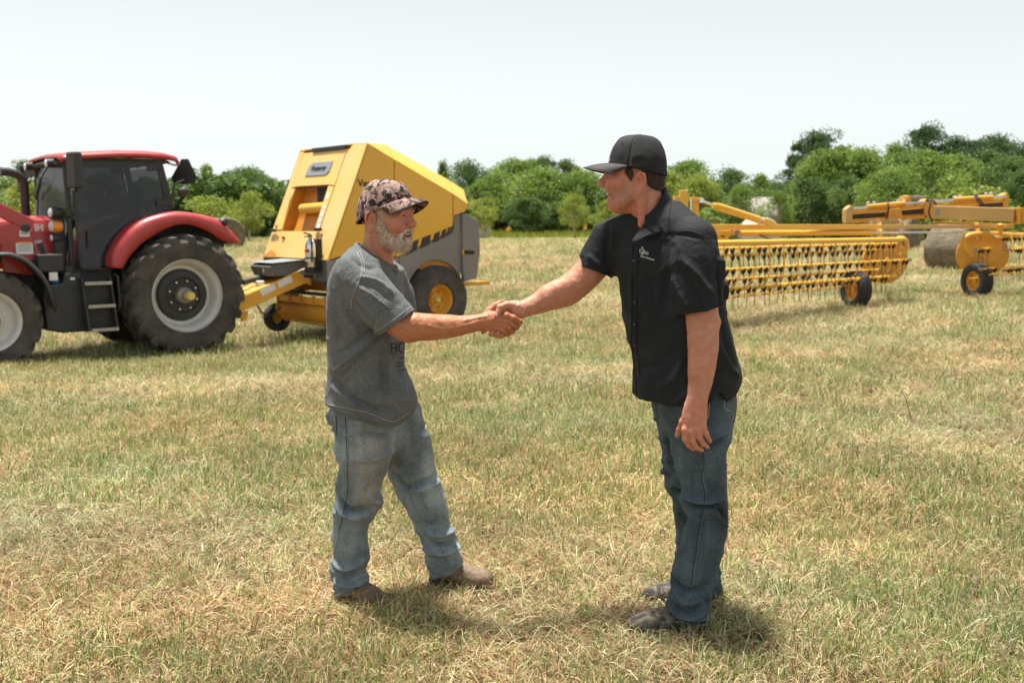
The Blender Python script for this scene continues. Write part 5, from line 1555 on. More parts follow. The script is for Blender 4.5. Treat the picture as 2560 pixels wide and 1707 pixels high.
def surface_nets(f, lo, hi, h):
    lo, hi = np.asarray(lo, float), np.asarray(hi, float)
    S = 4
    nb = np.ceil((hi - lo) / (h * S)).astype(int)
    n = nb * S + 1
    ax = [lo[i] + h * np.arange(n[i]) for i in range(3)]
    cx = [a[::S] for a in ax]
    G = np.stack(np.meshgrid(*cx, indexing='ij'), -1)
    cv = f(G.reshape(-1, 3)).reshape(G.shape[:3])
    # a block is refined when a corner lies near the surface or signs differ
    mn, mxv = None, None
    for dx in (0, 1):
        for dy in (0, 1):
            for dz in (0, 1):
                c = cv[dx:dx + nb[0], dy:dy + nb[1], dz:dz + nb[2]]
                mn = c.copy() if mn is None else np.minimum(mn, c)
                mxv = c.copy() if mxv is None else np.maximum(mxv, c)
    act = (mn < h * S * 1.3) & (mxv > -h * S * 1.3)
    val = np.repeat(np.repeat(np.repeat(cv, S, 0), S, 1), S, 2)[:n[0], :n[1], :n[2]].astype(np.float32)
    need = np.zeros(n, bool)
    bi = np.argwhere(act)
    offs = np.stack(np.meshgrid(*[np.arange(S + 1)] * 3, indexing='ij'), -1).reshape(-1, 3)
    for o in offs:
        q = bi * S + o
        need[q[:, 0], q[:, 1], q[:, 2]] = True
    ii = np.argwhere(need)
    pts = lo + ii * h
    out = np.empty(len(pts), np.float32)
    for s in range(0, len(pts), 400000):
        out[s:s + 400000] = f(pts[s:s + 400000])
    val[need] = out
    ins = val < 0
    # active cells
    cnt = np.zeros(n - 1, np.int8)
    for dx in (0, 1):
        for dy in (0, 1):
            for dz in (0, 1):
                cnt += ins[dx:n[0] - 1 + dx, dy:n[1] - 1 + dy, dz:n[2] - 1 + dz]
    cells = np.argwhere((cnt > 0) & (cnt < 8))
    vid = np.full(n - 1, -1, np.int32)
    vid[cells[:, 0], cells[:, 1], cells[:, 2]] = np.arange(len(cells))
    acc, num = np.zeros((len(cells), 3)), np.zeros(len(cells))
    corners = [(a, b, c) for a in (0, 1) for b in (0, 1) for c in (0, 1)]
    cvv = {c: val[cells[:, 0] + c[0], cells[:, 1] + c[1], cells[:, 2] + c[2]] for c in corners}
    for c in corners:
        for d in range(3):
            if c[d] == 0:
                e = list(c); e[d] = 1; e = tuple(e)
                va, vb = cvv[c], cvv[e]
                m = (va < 0) != (vb < 0)
                t = va[m] / (va[m] - vb[m])
                p = np.tile(np.array(c, float), (m.sum(), 1)); p[:, d] = t
                acc[m] += p; num[m] += 1
    V = lo + (cells + acc / np.maximum(num, 1)[:, None]) * h
    F = []
    for d in range(3):
        sl0, sl1 = [slice(None)] * 3, [slice(None)] * 3
        sl0[d], sl1[d] = slice(0, -1), slice(1, None)
        a, b = ins[tuple(sl0)], ins[tuple(sl1)]
        e = np.argwhere(a != b)
        o1, o2 = [(1, 2), (2, 0), (0, 1)][d]
        e = e[(e[:, o1] > 0) & (e[:, o2] > 0) & (e[:, o1] < n[o1] - 1) & (e[:, o2] < n[o2] - 1)]
        flip = ~ins[e[:, 0], e[:, 1], e[:, 2]]
        q = []
        for s1, s2 in ((-1, -1), (0, -1), (0, 0), (-1, 0)):
            g = e.copy(); g[:, o1] += s1; g[:, o2] += s2
            q.append(vid[g[:, 0], g[:, 1], g[:, 2]])
        q = np.stack(q, 1)
        q[flip] = q[flip][:, ::-1]
        F.append(q)
    return V, np.concatenate(F)

def vert_normals(V, F):
    n = np.cross(V[F[:, 2]] - V[F[:, 0]], V[F[:, 3]] - V[F[:, 1]])
    o = np.zeros_like(V)
    for k in range(4):
        np.add.at(o, F[:, k], n)
    return o / (np.linalg.norm(o, axis=1)[:, None] + 1e-12)

def relax(V, F, it=2, w=0.5):
    for _ in range(it):
        s, c = np.zeros_like(V), np.zeros(len(V))
        for k in range(4):
            np.add.at(s, F[:, k], V[F[:, (k + 1) % 4]] + V[F[:, k - 1]])
            np.add.at(c, F[:, k], 2)
        V = V * (1 - w) + w * s / np.maximum(c, 1)[:, None]
    return V

def vn3(P, s, seed=0):
    """smooth 3-D value noise -1..1"""
    q = P * s
    i = np.floor(q).astype(np.int64)
    f = q - i
    f = f * f * (3 - 2 * f)
    def h(a, b, c):
        n = (a * 374761393 + b * 668265263 + c * 2147483647 + seed * 974711) & 0xffffffff
        n = ((n ^ (n >> 13)) * 1274126177) & 0xffffffff
        return ((n ^ (n >> 16)) & 0xffff) / 32767.5 - 1
    r = 0
    for dx in (0, 1):
        for dy in (0, 1):
            for dz in (0, 1):
                r = r + h(i[:, 0] + dx, i[:, 1] + dy, i[:, 2] + dz) * (f[:, 0] if dx else 1 - f[:, 0]) * (f[:, 1] if dy else 1 - f[:, 1]) * (f[:, 2] if dz else 1 - f[:, 2])
    return r

def folds(V, Nn, L, Y):
    """cloth folds: (points in photograph pixels, width m, height m) pressed into the surface along its normal"""
    d = np.zeros(len(V))
    for pts, w, amp in L:
        P = catmull([Wp(u, v, Y) for u, v in pts], 5) if len(pts) > 2 else np.array([Wp(u, v, Y) for u, v in pts])
        best = np.full(len(V), 9.0)
        tt = np.zeros(len(V))
        for i in range(len(P) - 1):
            a, b = P[i][[0, 2]], P[i + 1][[0, 2]]
            q = V[:, [0, 2]] - a
            t = np.clip(q @ (b - a) / ((b - a) @ (b - a) + 1e-12), 0, 1)
            dd = np.linalg.norm(q - t[:, None] * (b - a), axis=1)
            m = dd < best
            best[m] = dd[m]
            tt[m] = (i + t[m]) / (len(P) - 1)
        fade = np.clip(np.minimum(tt, 1 - tt) * 5, 0.0, 1)
        d += 1.7 * amp * np.exp(-(best / (w * .9)) ** 2) * fade
    return d * np.clip(-Nn[:, 1] * 1.6 + 0.25, 0, 1)

def creases(V, s, seed, dirn=(1, 1, 1)):
    """sharp-crested wrinkles 0..1"""
    q = V * np.asarray(dirn) + .03 * np.stack([vn3(V, 9, seed + 1), vn3(V, 9, seed + 2), vn3(V, 9, seed + 3)], 1)
    return np.clip(1 - np.abs(vn3(q, s, seed)) * 2.6, 0, 1) ** 2

def cloth_mesh(name, V, F, mat, parent=None, col=None):
    me = bpy.data.meshes.new(name)
    me.from_pydata(V.tolist(), [], F.tolist())
    me.shade_smooth()
    if col is not None:
        ca = me.color_attributes.new('col', 'FLOAT_COLOR', 'POINT')
        ca.data.foreach_set('color', np.concatenate([col, np.ones((len(col), 1))], 1).astype(np.float32).ravel())
    me.materials.append(MATS[mat])
    return me

from mathutils.bvhtree import BVHTree
def bvh_of(V, F):
    return BVHTree.FromPolygons(V.tolist(), F.tolist())

def on_surface(tree, u, v, off=0.002, back=None):
    """the point of a garment met by the line of sight through a photograph pixel"""
    d = ray(u, v).normalized()
    hit, nrm, _, _ = tree.ray_cast(Vector((0, 0, CAM_H)), d)
    if hit is None:
        return None
    if nrm.dot(d) > 0: nrm = -nrm
    return hit + nrm * off

def ones(o):
    if 'col' not in o.data.color_attributes:
        o.data.color_attributes.new('col', 'FLOAT_COLOR', 'POINT').data.foreach_set('color', [1.0] * (4 * len(o.data.vertices)))
    return o

def seam(tree, pts, r, name, mat, parent, dash=None, off=0.0015, n=8):
    P = [on_surface(tree, u, v, off) for u, v in catmull(pts, n)]
    P = [p for p in P if p is not None]
    runs, cur = [], []
    for p in P:
        if cur and (p - cur[-1]).length > 0.06:
            runs.append(cur); cur = []
        cur.append(p)
    runs.append(cur)
    runs = [q for q in runs if len(q) > 2]
    if not runs:
        return None
    m = MB()
    q = max(runs, key=len)
    m.tube(q, r, 5)
    o = ones(m.build(name, mat, None, smooth=60))
    return adopt(o, parent)

BASES = {}
def adopt(o, parent):
    """make o, built in world coordinates, a part of parent (a root moved to its base, or a part of one)"""
    o.parent = parent
    if parent.name in BASES:
        o.location = -BASES[parent.name]
    return o

def person_root(base):
    e = empty('person', base)
    BASES[e.name] = Vector(base)
    return e

# ---------------------------------------------------------------- people: materials
def skin_material():
    m, nt, p, out = nodes_of('skin')
    a = N(nt, 'ShaderNodeAttribute', attribute_name='col')
    tc = N(nt, 'ShaderNodeTexCoord')
    n1 = N(nt, 'ShaderNodeTexNoise', Scale=34.0, Detail=8.0, Roughness=0.75)
    n2 = N(nt, 'ShaderNodeTexNoise', Scale=260.0, Detail=3.0)
    for n in (n1, n2): nt.links.new(tc.outputs['Object'], n.inputs['Vector'])
    v = ramp(nt, n1.outputs['Fac'], [(0.3, (0.80, 0.70, 0.66)), (0.7, (1.10, 1.16, 1.18))]).outputs['Color']
    nt.links.new(mixc(nt, 1.0, a.outputs['Color'], v, 'MULTIPLY'), p.inputs['Base Color'])
    nt.links.new(ramp(nt, n1.outputs['Fac'], [(0.3, 0.42), (0.7, 0.60)]).outputs['Color'], p.inputs['Roughness'])
    p.inputs['Specular IOR Level'].default_value = 0.4
    p.inputs['Subsurface Weight'].default_value = 0.12
    p.inputs['Subsurface Radius'].default_value = (0.9, 0.35, 0.2)
    p.inputs['Subsurface Scale'].default_value = 0.006
    bp = N(nt, 'ShaderNodeBump', Strength=0.35, Distance=0.002)
    mx = N(nt, 'ShaderNodeMath', operation='ADD')
    nt.links.new(n1.outputs['Fac'], mx.inputs[0]); nt.links.new(n2.outputs['Fac'], mx.inputs[1])
    nt.links.new(mx.outputs[0], bp.inputs['Height']); nt.links.new(bp.outputs['Normal'], p.inputs['Normal'])
skin_material()

def fabric(name, stops, thread=900.0, stretch=(1, 1, 1), blot=9.0, blotamt=0.25, rough=0.9, bump=0.25, sheen=0.05, crinkle=26.0):
    m, nt, p, out = nodes_of(name)
    a = N(nt, 'ShaderNodeAttribute', attribute_name='col')
    tc = N(nt, 'ShaderNodeTexCoord')
    mp = N(nt, 'ShaderNodeMapping'); mp.inputs['Scale'].default_value = stretch
    nt.links.new(tc.outputs['Object'], mp.inputs['Vector'])
    n1 = N(nt, 'ShaderNodeTexNoise', Scale=thread, Detail=4.0, Roughness=0.7)
    nt.links.new(mp.outputs[0], n1.inputs['Vector'])
    n2 = N(nt, 'ShaderNodeTexNoise', Scale=blot, Detail=7.0, Roughness=0.65)
    nt.links.new(tc.outputs['Object'], n2.inputs['Vector'])
    c = ramp(nt, n1.outputs['Fac'], stops).outputs['Color']
    b = ramp(nt, n2.outputs['Fac'], [(0.3, 1 - blotamt), (0.7, 1 + blotamt)]).outputs['Color']
    c = mixc(nt, 1.0, c, b, 'MULTIPLY')
    nt.links.new(mixc(nt, 1.0, c, a.outputs['Color'], 'MULTIPLY'), p.inputs['Base Color'])
    p.inputs['Roughness'].default_value = rough
    p.inputs['Specular IOR Level'].default_value = 0.25
    p.inputs['Sheen Weight'].default_value = sheen
    bp = N(nt, 'ShaderNodeBump', Strength=bump, Distance=0.0015)
    nt.links.new(n1.outputs['Fac'], bp.inputs['Height'])
    n3 = N(nt, 'ShaderNodeTexNoise', Scale=crinkle, Detail=5.0, Roughness=0.55, Distortion=1.2)      # small crumples
    nt.links.new(tc.outputs['Object'], n3.inputs['Vector'])
    b2 = N(nt, 'ShaderNodeBump', Strength=0.36, Distance=0.012)
    nt.links.new(n3.outputs['Fac'], b2.inputs['Height']); nt.links.new(b2.outputs['Normal'], bp.inputs['Normal'])
    nt.links.new(bp.outputs['Normal'], p.inputs['Normal'])
fabric('heather_grey', [(0.30, (0.072, 0.080, 0.081)), (0.5, (0.128, 0.137, 0.136)), (0.70, (0.22, 0.23, 0.225))], 260, (0.35, 0.35, 2.2), 7, 0.16)
fabric('black_cotton', [(0.30, (0.012, 0.014, 0.015)), (0.7, (0.022, 0.025, 0.027))], 500, (1, 1, 1), 8, 0.2, 0.8, 0.2, 0.02)
fabric('denim_light', [(0.25, (0.085, 0.115, 0.135)), (0.5, (0.195, 0.24, 0.262)), (0.75, (0.38, 0.42, 0.43))], 330, (2.0, 2.0, 0.35), 7, 0.42)
fabric('denim_dark', [(0.25, (0.022, 0.036, 0.048)), (0.5, (0.060, 0.090, 0.110)), (0.75, (0.16, 0.205, 0.23))], 330, (2.0, 2.0, 0.35), 7, 0.42)
fabric('beard_hair', [(0.30, (0.32, 0.25, 0.185)), (0.5, (0.56, 0.48, 0.39)), (0.7, (0.80, 0.74, 0.66))], 170, (1, 1, 0.45), 30, 0.2, 0.8, 0.5, 0.0)
fabric('boot_leather', [(0.3, (0.13, 0.085, 0.055)), (0.7, (0.26, 0.185, 0.13))], 60, (1, 1, 1), 14, 0.35, 0.7, 0.3, 0.0)
paint('boot_sole', (0.03, 0.026, 0.022), 0.85, var=0.3, dust=0.5, dustcol=(0.2, 0.15, 0.1))
paint('thread_pale', (0.17, 0.195, 0.20), 0.8, var=0.2)
paint('thread_tan', (0.35, 0.30, 0.20), 0.8, var=0.2)
paint('thread_dark', (0.03, 0.05, 0.06), 0.8, var=0.2)
paint('grey_seam', (0.30, 0.31, 0.30), 0.9, var=0.15, scale=60)
paint('shirt_print', (0.028, 0.03, 0.031), 0.9, var=0.3, scale=80)
paint('stitch_white', (0.78, 0.78, 0.76), 0.8, var=0.08)
paint('button_black', (0.03, 0.03, 0.032), 0.35, var=0.1)
paint('gold', (0.75, 0.5, 0.18), 0.25, 1.0, var=0.05)
paint('eye_white', (0.62, 0.58, 0.54), 0.25, var=0.05)
paint('eye_dark', (0.04, 0.03, 0.025), 0.15, var=0.05)
paint('nail_pink', (0.66, 0.42, 0.35), 0.3, var=0.05)
paint('teeth', (0.72, 0.66, 0.55), 0.35, var=0.05)
paint('cap_black', (0.014, 0.015, 0.016), 0.8, var=0.2, scale=20, bump=0.3, bscale=500)
paint('cap_mesh_black', (0.012, 0.013, 0.014), 0.75, var=0.3, scale=30, bump=0.6, bscale=700)
paint('cap_bill', (0.030, 0.024, 0.022), 0.7, var=0.2, scale=20, bump=0.2, bscale=500)
paint('hair_brown', (0.055, 0.036, 0.026), 0.6, var=0.4, scale=120, bump=0.8, bscale=240)
paint('grey_hair', (0.20, 0.165, 0.13), 0.75, var=0.4, scale=150)
def camo_material():
    m, nt, p, out = nodes_of('camo')
    tc = N(nt, 'ShaderNodeTexCoord')
    def blob(scale, off, thr, dist):
        mp = N(nt, 'ShaderNodeMapping'); mp.inputs['Location'].default_value = off
        nt.links.new(tc.outputs['Object'], mp.inputs['Vector'])
        n = N(nt, 'ShaderNodeTexNoise', Scale=scale, Detail=0.6, Roughness=0.4, Distortion=dist)
        nt.links.new(mp.outputs[0], n.inputs['Vector'])
        return ramp(nt, n.outputs['Fac'], [(thr - .008, 0.0), (thr + .008, 1.0)]).outputs['Color']
    c = mixc(nt, blob(34, (3, 1, 2), .52, .6), (0.36, 0.235, 0.20), (0.24, 0.15, 0.13))
    c = mixc(nt, blob(30, (7, 4, 1), .585, .6), c, (0.45, 0.32, 0.25))
    c = mixc(nt, blob(40, (1, 9, 5), .575, .8), c, (0.085, 0.05, 0.04))
    c = mixc(nt, blob(38, (5, 2, 8), .60, .8), c, (0.022, 0.018, 0.018))
    nt.links.new(c, p.inputs['Base Color'])
    p.inputs['Roughness'].default_value = 0.85
    p.inputs['Specular IOR Level'].default_value = 0.25
    n = N(nt, 'ShaderNodeTexNoise', Scale=400.0)
    nt.links.new(tc.outputs['Object'], n.inputs['Vector'])
    bp = N(nt, 'ShaderNodeBump', Strength=0.25, Distance=0.001)
    nt.links.new(n.outputs['Fac'], bp.inputs['Height']); nt.links.new(bp.outputs['Normal'], p.inputs['Normal'])
camo_material()
def camo_boot_material():
    m, nt, p, out = nodes_of('camo_boot')
    tc = N(nt, 'ShaderNodeTexCoord')
    n = N(nt, 'ShaderNodeTexNoise', Scale=26.0, Detail=3.0, Distortion=0.7)
    nt.links.new(tc.outputs['Object'], n.inputs['Vector'])
    c = ramp(nt, n.outputs['Fac'], [(0.36, (0.022, 0.019, 0.017)), (0.46, (0.06, 0.05, 0.042)), (0.55, (0.115, 0.092, 0.07)), (0.64, (0.21, 0.17, 0.12))]).outputs['Color']
    nt.links.new(c, p.inputs['Base Color'])
    p.inputs['Roughness'].default_value = 0.8
camo_boot_material()

# ---------------------------------------------------------------- head (x forward, y to the person's left, z up; origin between the ears)
def head_field(q, smile=1.0, open_mouth=0.0):
    d = sd_ell(q, (.008, 0, .048), (.094, .077, .088))
    d = smin(d, sd_ell(q, (.062, 0, -.012), (.066, .062, .088)), .03)
    d = smin(d, sd_ell(q, (.066, 0, -.078), (.046, .044, .034)), .025)
    d = smin(d, sd_ell(q, (.088, 0, -.100 - .004 * open_mouth), (.017, .020, .015)), .018)
    for s in (1, -1):
        d = smin(d, sd_cap(q, (.006, s * .058, -.030), (.050, s * .052, -.080), .020, .018), .02)
        d = smin(d, sd_cap(q, (.050, s * .052, -.080), (.084, s * .018, -.100), .018, .014), .02)
        d = smin(d, sd_ell(q, (.050, 0, -.098), (.040, .036, .022)), .02)
        d = smin(d, sd_ell(q, (.086, s * .043, -.014), (.030, .024, .024)), .02)         # cheek
        d = smin(d, sd_ell(q, (.100, s * .036, -.036), (.020, .018, .018)), .018)        # smile-raised cheek
    d = smin(d, sd_cap(q, (.108, -.034, .036), (.108, .034, .036), .015), .018)          # brow
    for s in (1, -1):
        d = smax(d, -sd_ell(q, (.126, s * .034, .016), (.018, .019, .013)), .010)        # eye socket
        d = smin(d, sd_sph(q, (.103, s * .033, .016), .0125), .004)
        d = smin(d, sd_cap(q, (.110, s * .018, .024), (.106, s * .048, .0195), .0055), .005)  # upper lid
        d = smin(d, sd_cap(q, (.111, s * .020, .009), (.105, s * .046, .0095), .0048), .005)  # lower lid
    d = smin(d, sd_cap(q, (.112, 0, .034), (.139, 0, -.012), .009, .0125), .010)         # nose bridge
    d = smin(d, sd_sph(q, (.142, 0, -.018), .0135), .008)
    for s in (1, -1):
        d = smin(d, sd_ell(q, (.130, s * .0125, -.022), (.012, .009, .009)), .006)
    for s in (1, -1):
        d = smax(d, -sd_cap(q, (.120, s * .022, -.016), (.102, s * .037, -.058), .0035), .008)  # smile crease
        for z in (.024, .013, .003):
            d = smax(d, -sd_cap(q, (.092, s * .057, .016), (.070, s * .068, z), .0018), .004)     # crow's feet
    om = open_mouth
    d = smin(d, sd_chain(q, [(.100, -.024, -.047), (.1115, 0, -.049), (.100, .024, -.047)], [.007, .010, .007]), .009)        # upper lip
    d = smin(d, sd_chain(q, [(.096, -.022, -.066 - .006 * om), (.1060, 0, -.076 - .008 * om), (.096, .022, -.066 - .006 * om)], [.006, .009, .006]), .009)   # lower lip
    slit = sd_chain(q, [(.103, -.041, -.045), (.116, -.018, -.058), (.123, 0, -.062), (.116, .018, -.058), (.103, .041, -.045)], [.003 + .002 * om, .004 + .004 * om, .005 + .005 * om, .004 + .004 * om, .003 + .002 * om])
    d = smax(d, -slit, .003)
    for s in (1, -1):                                                                    # ears
        q0, q = q, np.stack([q[:, 0] * .92, q[:, 1], (q[:, 2] + .010) * .9], 1)
        e = sd_ell(q, (-.007, s * .081, .002), (.0165, .0045, .027))
        hx = [(.009, s * .076, .004), (.010, s * .080, .022), (-.003, s * .086, .033), (-.018, s * .091, .026), (-.023, s * .093, .006), (-.017, s * .089, -.014), (-.006, s * .083, -.026)]
        e = smin(e, sd_chain(q, hx, [.0035, .0042, .0045, .0046, .0044, .0042, .005]), .004)
        e = smin(e, sd_sph(q, (-.001, s * .081, -.029), .0072), .006)
        e = smin(e, sd_sph(q, (.009, s * .079, -.004), .0055), .005)
        e = smax(e, -sd_ell(q, (-.002, s * .089, .002), (.0095, .0115, .015)), .003)
        q = q0
        d = smin(d, e, .004)
    return d

def head_frame(fwd, tilt=0.0, pitch=0.0):
    """columns: forward, left, up"""
    f = Vector(fwd).normalized()
    up = Vector((0, 0, 1))
    l = up.cross(f).normalized()
    M = Matrix((f, l, up)).transposed()
    M = M @ Matrix.Rotation(pitch, 3, 'Y') @ Matrix.Rotation(tilt, 3, 'X')
    return np.array(M)

def face_colours(q, base, blush, lips, stubble=None, stub_amt=0.0, om=0.0):
    c = np.tile(np.array(base), (len(q), 1))
    def blend(w, col):
        nonlocal c
        w = np.clip(w, 0, 1)[:, None]
        c = c * (1 - w) + np.array(col) * w
    for s in (1, -1):
        blend(0.75 * np.exp(-(((q[:, 0] - .095) / .035) ** 2 + ((q[:, 1] - s * .045) / .028) ** 2 + ((q[:, 2] + .018) / .03) ** 2)), blush)
        blend(0.7 * np.exp(-(((q[:, 0] + .006) / .03) ** 2 + ((q[:, 1] - s * .084) / .012) ** 2 + (q[:, 2] / .04) ** 2)), blush)
    blend(0.6 * np.exp(-(((q[:, 0] - .14) / .02) ** 2 + (q[:, 1] / .02) ** 2 + ((q[:, 2] + .015) / .02) ** 2)), blush)
    if stubble is not None:
        jaw = np.clip((-.022 - q[:, 2] + (q[:, 0] < .03) * .01) / .02, 0, 1) * np.clip((q[:, 0] - .012) / .02, 0, 1) * np.clip((q[:, 2] + .125) / .02, 0, 1)
        blend(stub_amt * jaw, stubble)
    mouth = sd_chain(q, [(.103, -.041, -.045), (.116, -.018, -.058), (.123, 0, -.062), (.116, .018, -.058), (.103, .041, -.045)], [.003, .006, .007, .006, .003])
    lip = np.exp(-(((q[:, 2] + .064) / .015) ** 2)) * (np.abs(q[:, 1]) < .028) * np.clip((q[:, 0] - .098) / .008, 0, 1)
    blend(0.75 * lip + .8 * np.exp(-(np.maximum(mouth - .004, 0) / .004) ** 2), lips)
    blend(om * (mouth < .0035), (.07, .022, .018))
    brow = np.exp(-(((q[:, 2] - .040 + .10 * (np.abs(q[:, 1]) - .03) ** 2 / .03) / .005) ** 2)) * np.clip((q[:, 0] - .095) / .01, 0, 1) * (np.abs(q[:, 1]) > .012) * (np.abs(q[:, 1]) < .052)
    blend(0.6 * brow, (0.10, 0.07, 0.05))
    return c

def cap_parts(Mh, o, sc, parent, mats, front_z, back_z, bill_len, bill_drop, bill_tilt, height, seam_mat, box=.6, rx=.113, cx=.004):
    """baseball cap: panelled crown, curved bill, button, sweat band edge"""
    def w(x, y, z):
        return np.asarray(o) + sc * (Mh @ np.array((x, y, z)))
    nA, nE = 72, 18
    V, F = [], []
    ry = .0905
    for i in range(nE + 1):
        e = i / nE
        for j in range(nA):
            a = 2 * math.pi * j / nA
            zb = back_z + (front_z - back_z) * (0.5 + 0.5 * math.cos(a)) ** 1.1
            prof = math.cos(e * math.pi / 2) ** box if e < 1 else 0.0
            x = cx + rx * prof * math.cos(a) * (1 + .03 * (math.cos(a) > 0) * (1 - e))
            y = ry * prof * math.sin(a)
            zt = .148 + height
            z = zb + (zt - zb) * (math.sin(e * math.pi / 2) ** 1.12)
            crease = 1 - .012 * (1 - min(1, abs(((a / (math.pi / 3)) % 1) - .5) * -2 + 1) ** .5) if False else 1 - .010 * math.exp(-((((a + math.pi / 6) / (math.pi / 3)) % 1 - .5) / .045) ** 2) * (1 - e)
            V.append(w(x * crease, y * crease, z))
    for i in range(nE):
        for j in range(nA):
            F.append((i * nA + j, i * nA + (j + 1) % nA, (i + 1) * nA + (j + 1) % nA, (i + 1) * nA + j))
    V, F = np.array(V), np.array(F)
    Nn = vert_normals(V, F)
    V = V + Nn * (0.0014 * vn3(V, 38, 3) + 0.001 * vn3(V, 90, 4))[:, None]
    crowns = []
    fa = np.array([math.cos(2 * math.pi * ((f[0] % nA) + .5) / nA) for f in F])
    for nm, sel, mt in (('cap', fa > -2, mats[0]),) if mats[0] == mats[1] else (('cap', fa > .26, mats[0]), ('mesh_back', fa <= .26, mats[1])):
        G = F[sel]
        used, inv = np.unique(G, return_inverse=True)
        me = bpy.data.meshes.new(nm)
        me.from_pydata(V[used].tolist(), [], inv.reshape(-1, 4).tolist())
        me.shade_smooth()
        ob = link(nm, me, mt, None, solid=.003)
        crowns.append(ob)
    cap = crowns[0]
    # bill
    nu, nv = 25, 9
    P = []
    for i in range(nv):
        t = i / (nv - 1)
        for j in range(nu):
            a = R(-72 + 144 * j / (nu - 1))
            base = np.array((cx + rx * 1.015 * math.cos(a), ry * 1.02 * math.sin(a)))
            reach = bill_len * (math.cos(a) ** .55) * t
            x = base[0] + reach
            y = base[1] * (1 - .06 * t)
            zb = back_z + (front_z - back_z) * (0.5 + 0.5 * math.cos(a)) ** 1.1 + .003
            z = zb + bill_tilt * reach - bill_drop * (abs(y) / .09) ** 2 * t - .25 * reach ** 2 / bill_len * .6
            P.append(w(x, y, z))
    B = [(i * nu + j, i * nu + j + 1, (i + 1) * nu + j + 1, (i + 1) * nu + j) for i in range(nv - 1) for j in range(nu - 1)]
    me = bpy.data.meshes.new('bill'); me.from_pydata([tuple(p) for p in P], [], B); me.shade_smooth()
    bill = link('bill', me, mats[2], None, solid=.0035)
    m = MB(); m.tube([P[(nv - 1) * nu + j] for j in range(nu)], .0026, 6); edge = m.build('bill_edge', seam_mat, None)
    m = MB(); m.tube([w(cx + rx * 1.012 * math.cos(a), ry * 1.012 * math.sin(a), back_z + (front_z - back_z) * (0.5 + 0.5 * math.cos(a)) ** 1.1 + .004) for a in np.linspace(-1.25, 1.25, 24)], .0022, 6); cord = m.build('bill_cord', seam_mat, None)
    m = MB(); m.lathe([(.0, .005 * sc), (.006 * sc, .004 * sc), (.0075 * sc, 0), (.007 * sc, -.004 * sc)], w(cx, 0, .1485 + height), tuple(Mh[:, 2]), 12); but = m.build('button', seam_mat, None)
    adopt(cap, parent)
    for ob in crowns[1:] + [bill, edge, cord, but]:
        adopt(ob, cap)
    return cap, w

def strands(name, P, D, L, wd, mat, parent):
    """short tapering hairs"""
    g = np.random.default_rng(len(P))
    side = np.cross(D, g.normal(size=D.shape)); side /= np.linalg.norm(side, axis=1)[:, None] + 1e-9
    Q = np.stack([P - side * wd, P + side * wd, P + D * L[:, None]], 1).reshape(-1, 3)
    me = bpy.data.meshes.new(name); me.from_pydata(Q.tolist(), [], np.arange(len(Q)).reshape(-1, 3).tolist())
    o = adopt(link(name, me, mat), parent)
    ones(o)
    o['kind'] = 'stuff'
    return o

# ---------------------------------------------------------------- people: garments and bodies
def chainW(L):
    return [Wp(*p) for p in L]

def plane_px(u0, v0, u1, v1, Y, keep):
    """signed distance to the upright-in-depth plane seen as the line (u0,v0)-(u1,v1); negative on the side of pixel keep"""
    a, b, k = Wp(u0, v0, Y), Wp(u1, v1, Y), Wp(*keep, Y)
    d = b - a
    n = np.array((-d[2], 0, d[0]))
    n /= np.linalg.norm(n)
    if (k - a) @ n > 0: n = -n
    return lambda P: (P - a) @ n

def hem_curve(L, Y):
    W_ = np.array([Wp(u, v, Y) for u, v in L])
    o = np.argsort(W_[:, 0])
    return lambda P: np.interp(P[:, 0], W_[o, 0], W_[o, 2]) - P[:, 2]

def metre_rings(L, n=4):
    D = catmull([[*Wp(*r[:3]), r[3], r[4], R(r[5])] for r in L], n)
    return D[:, :3], D[:, 3], D[:, 4], D[:, 5]

def bounds(pts, pad):
    P = np.array(pts)
    return P.min(0) - pad, P.max(0) + pad

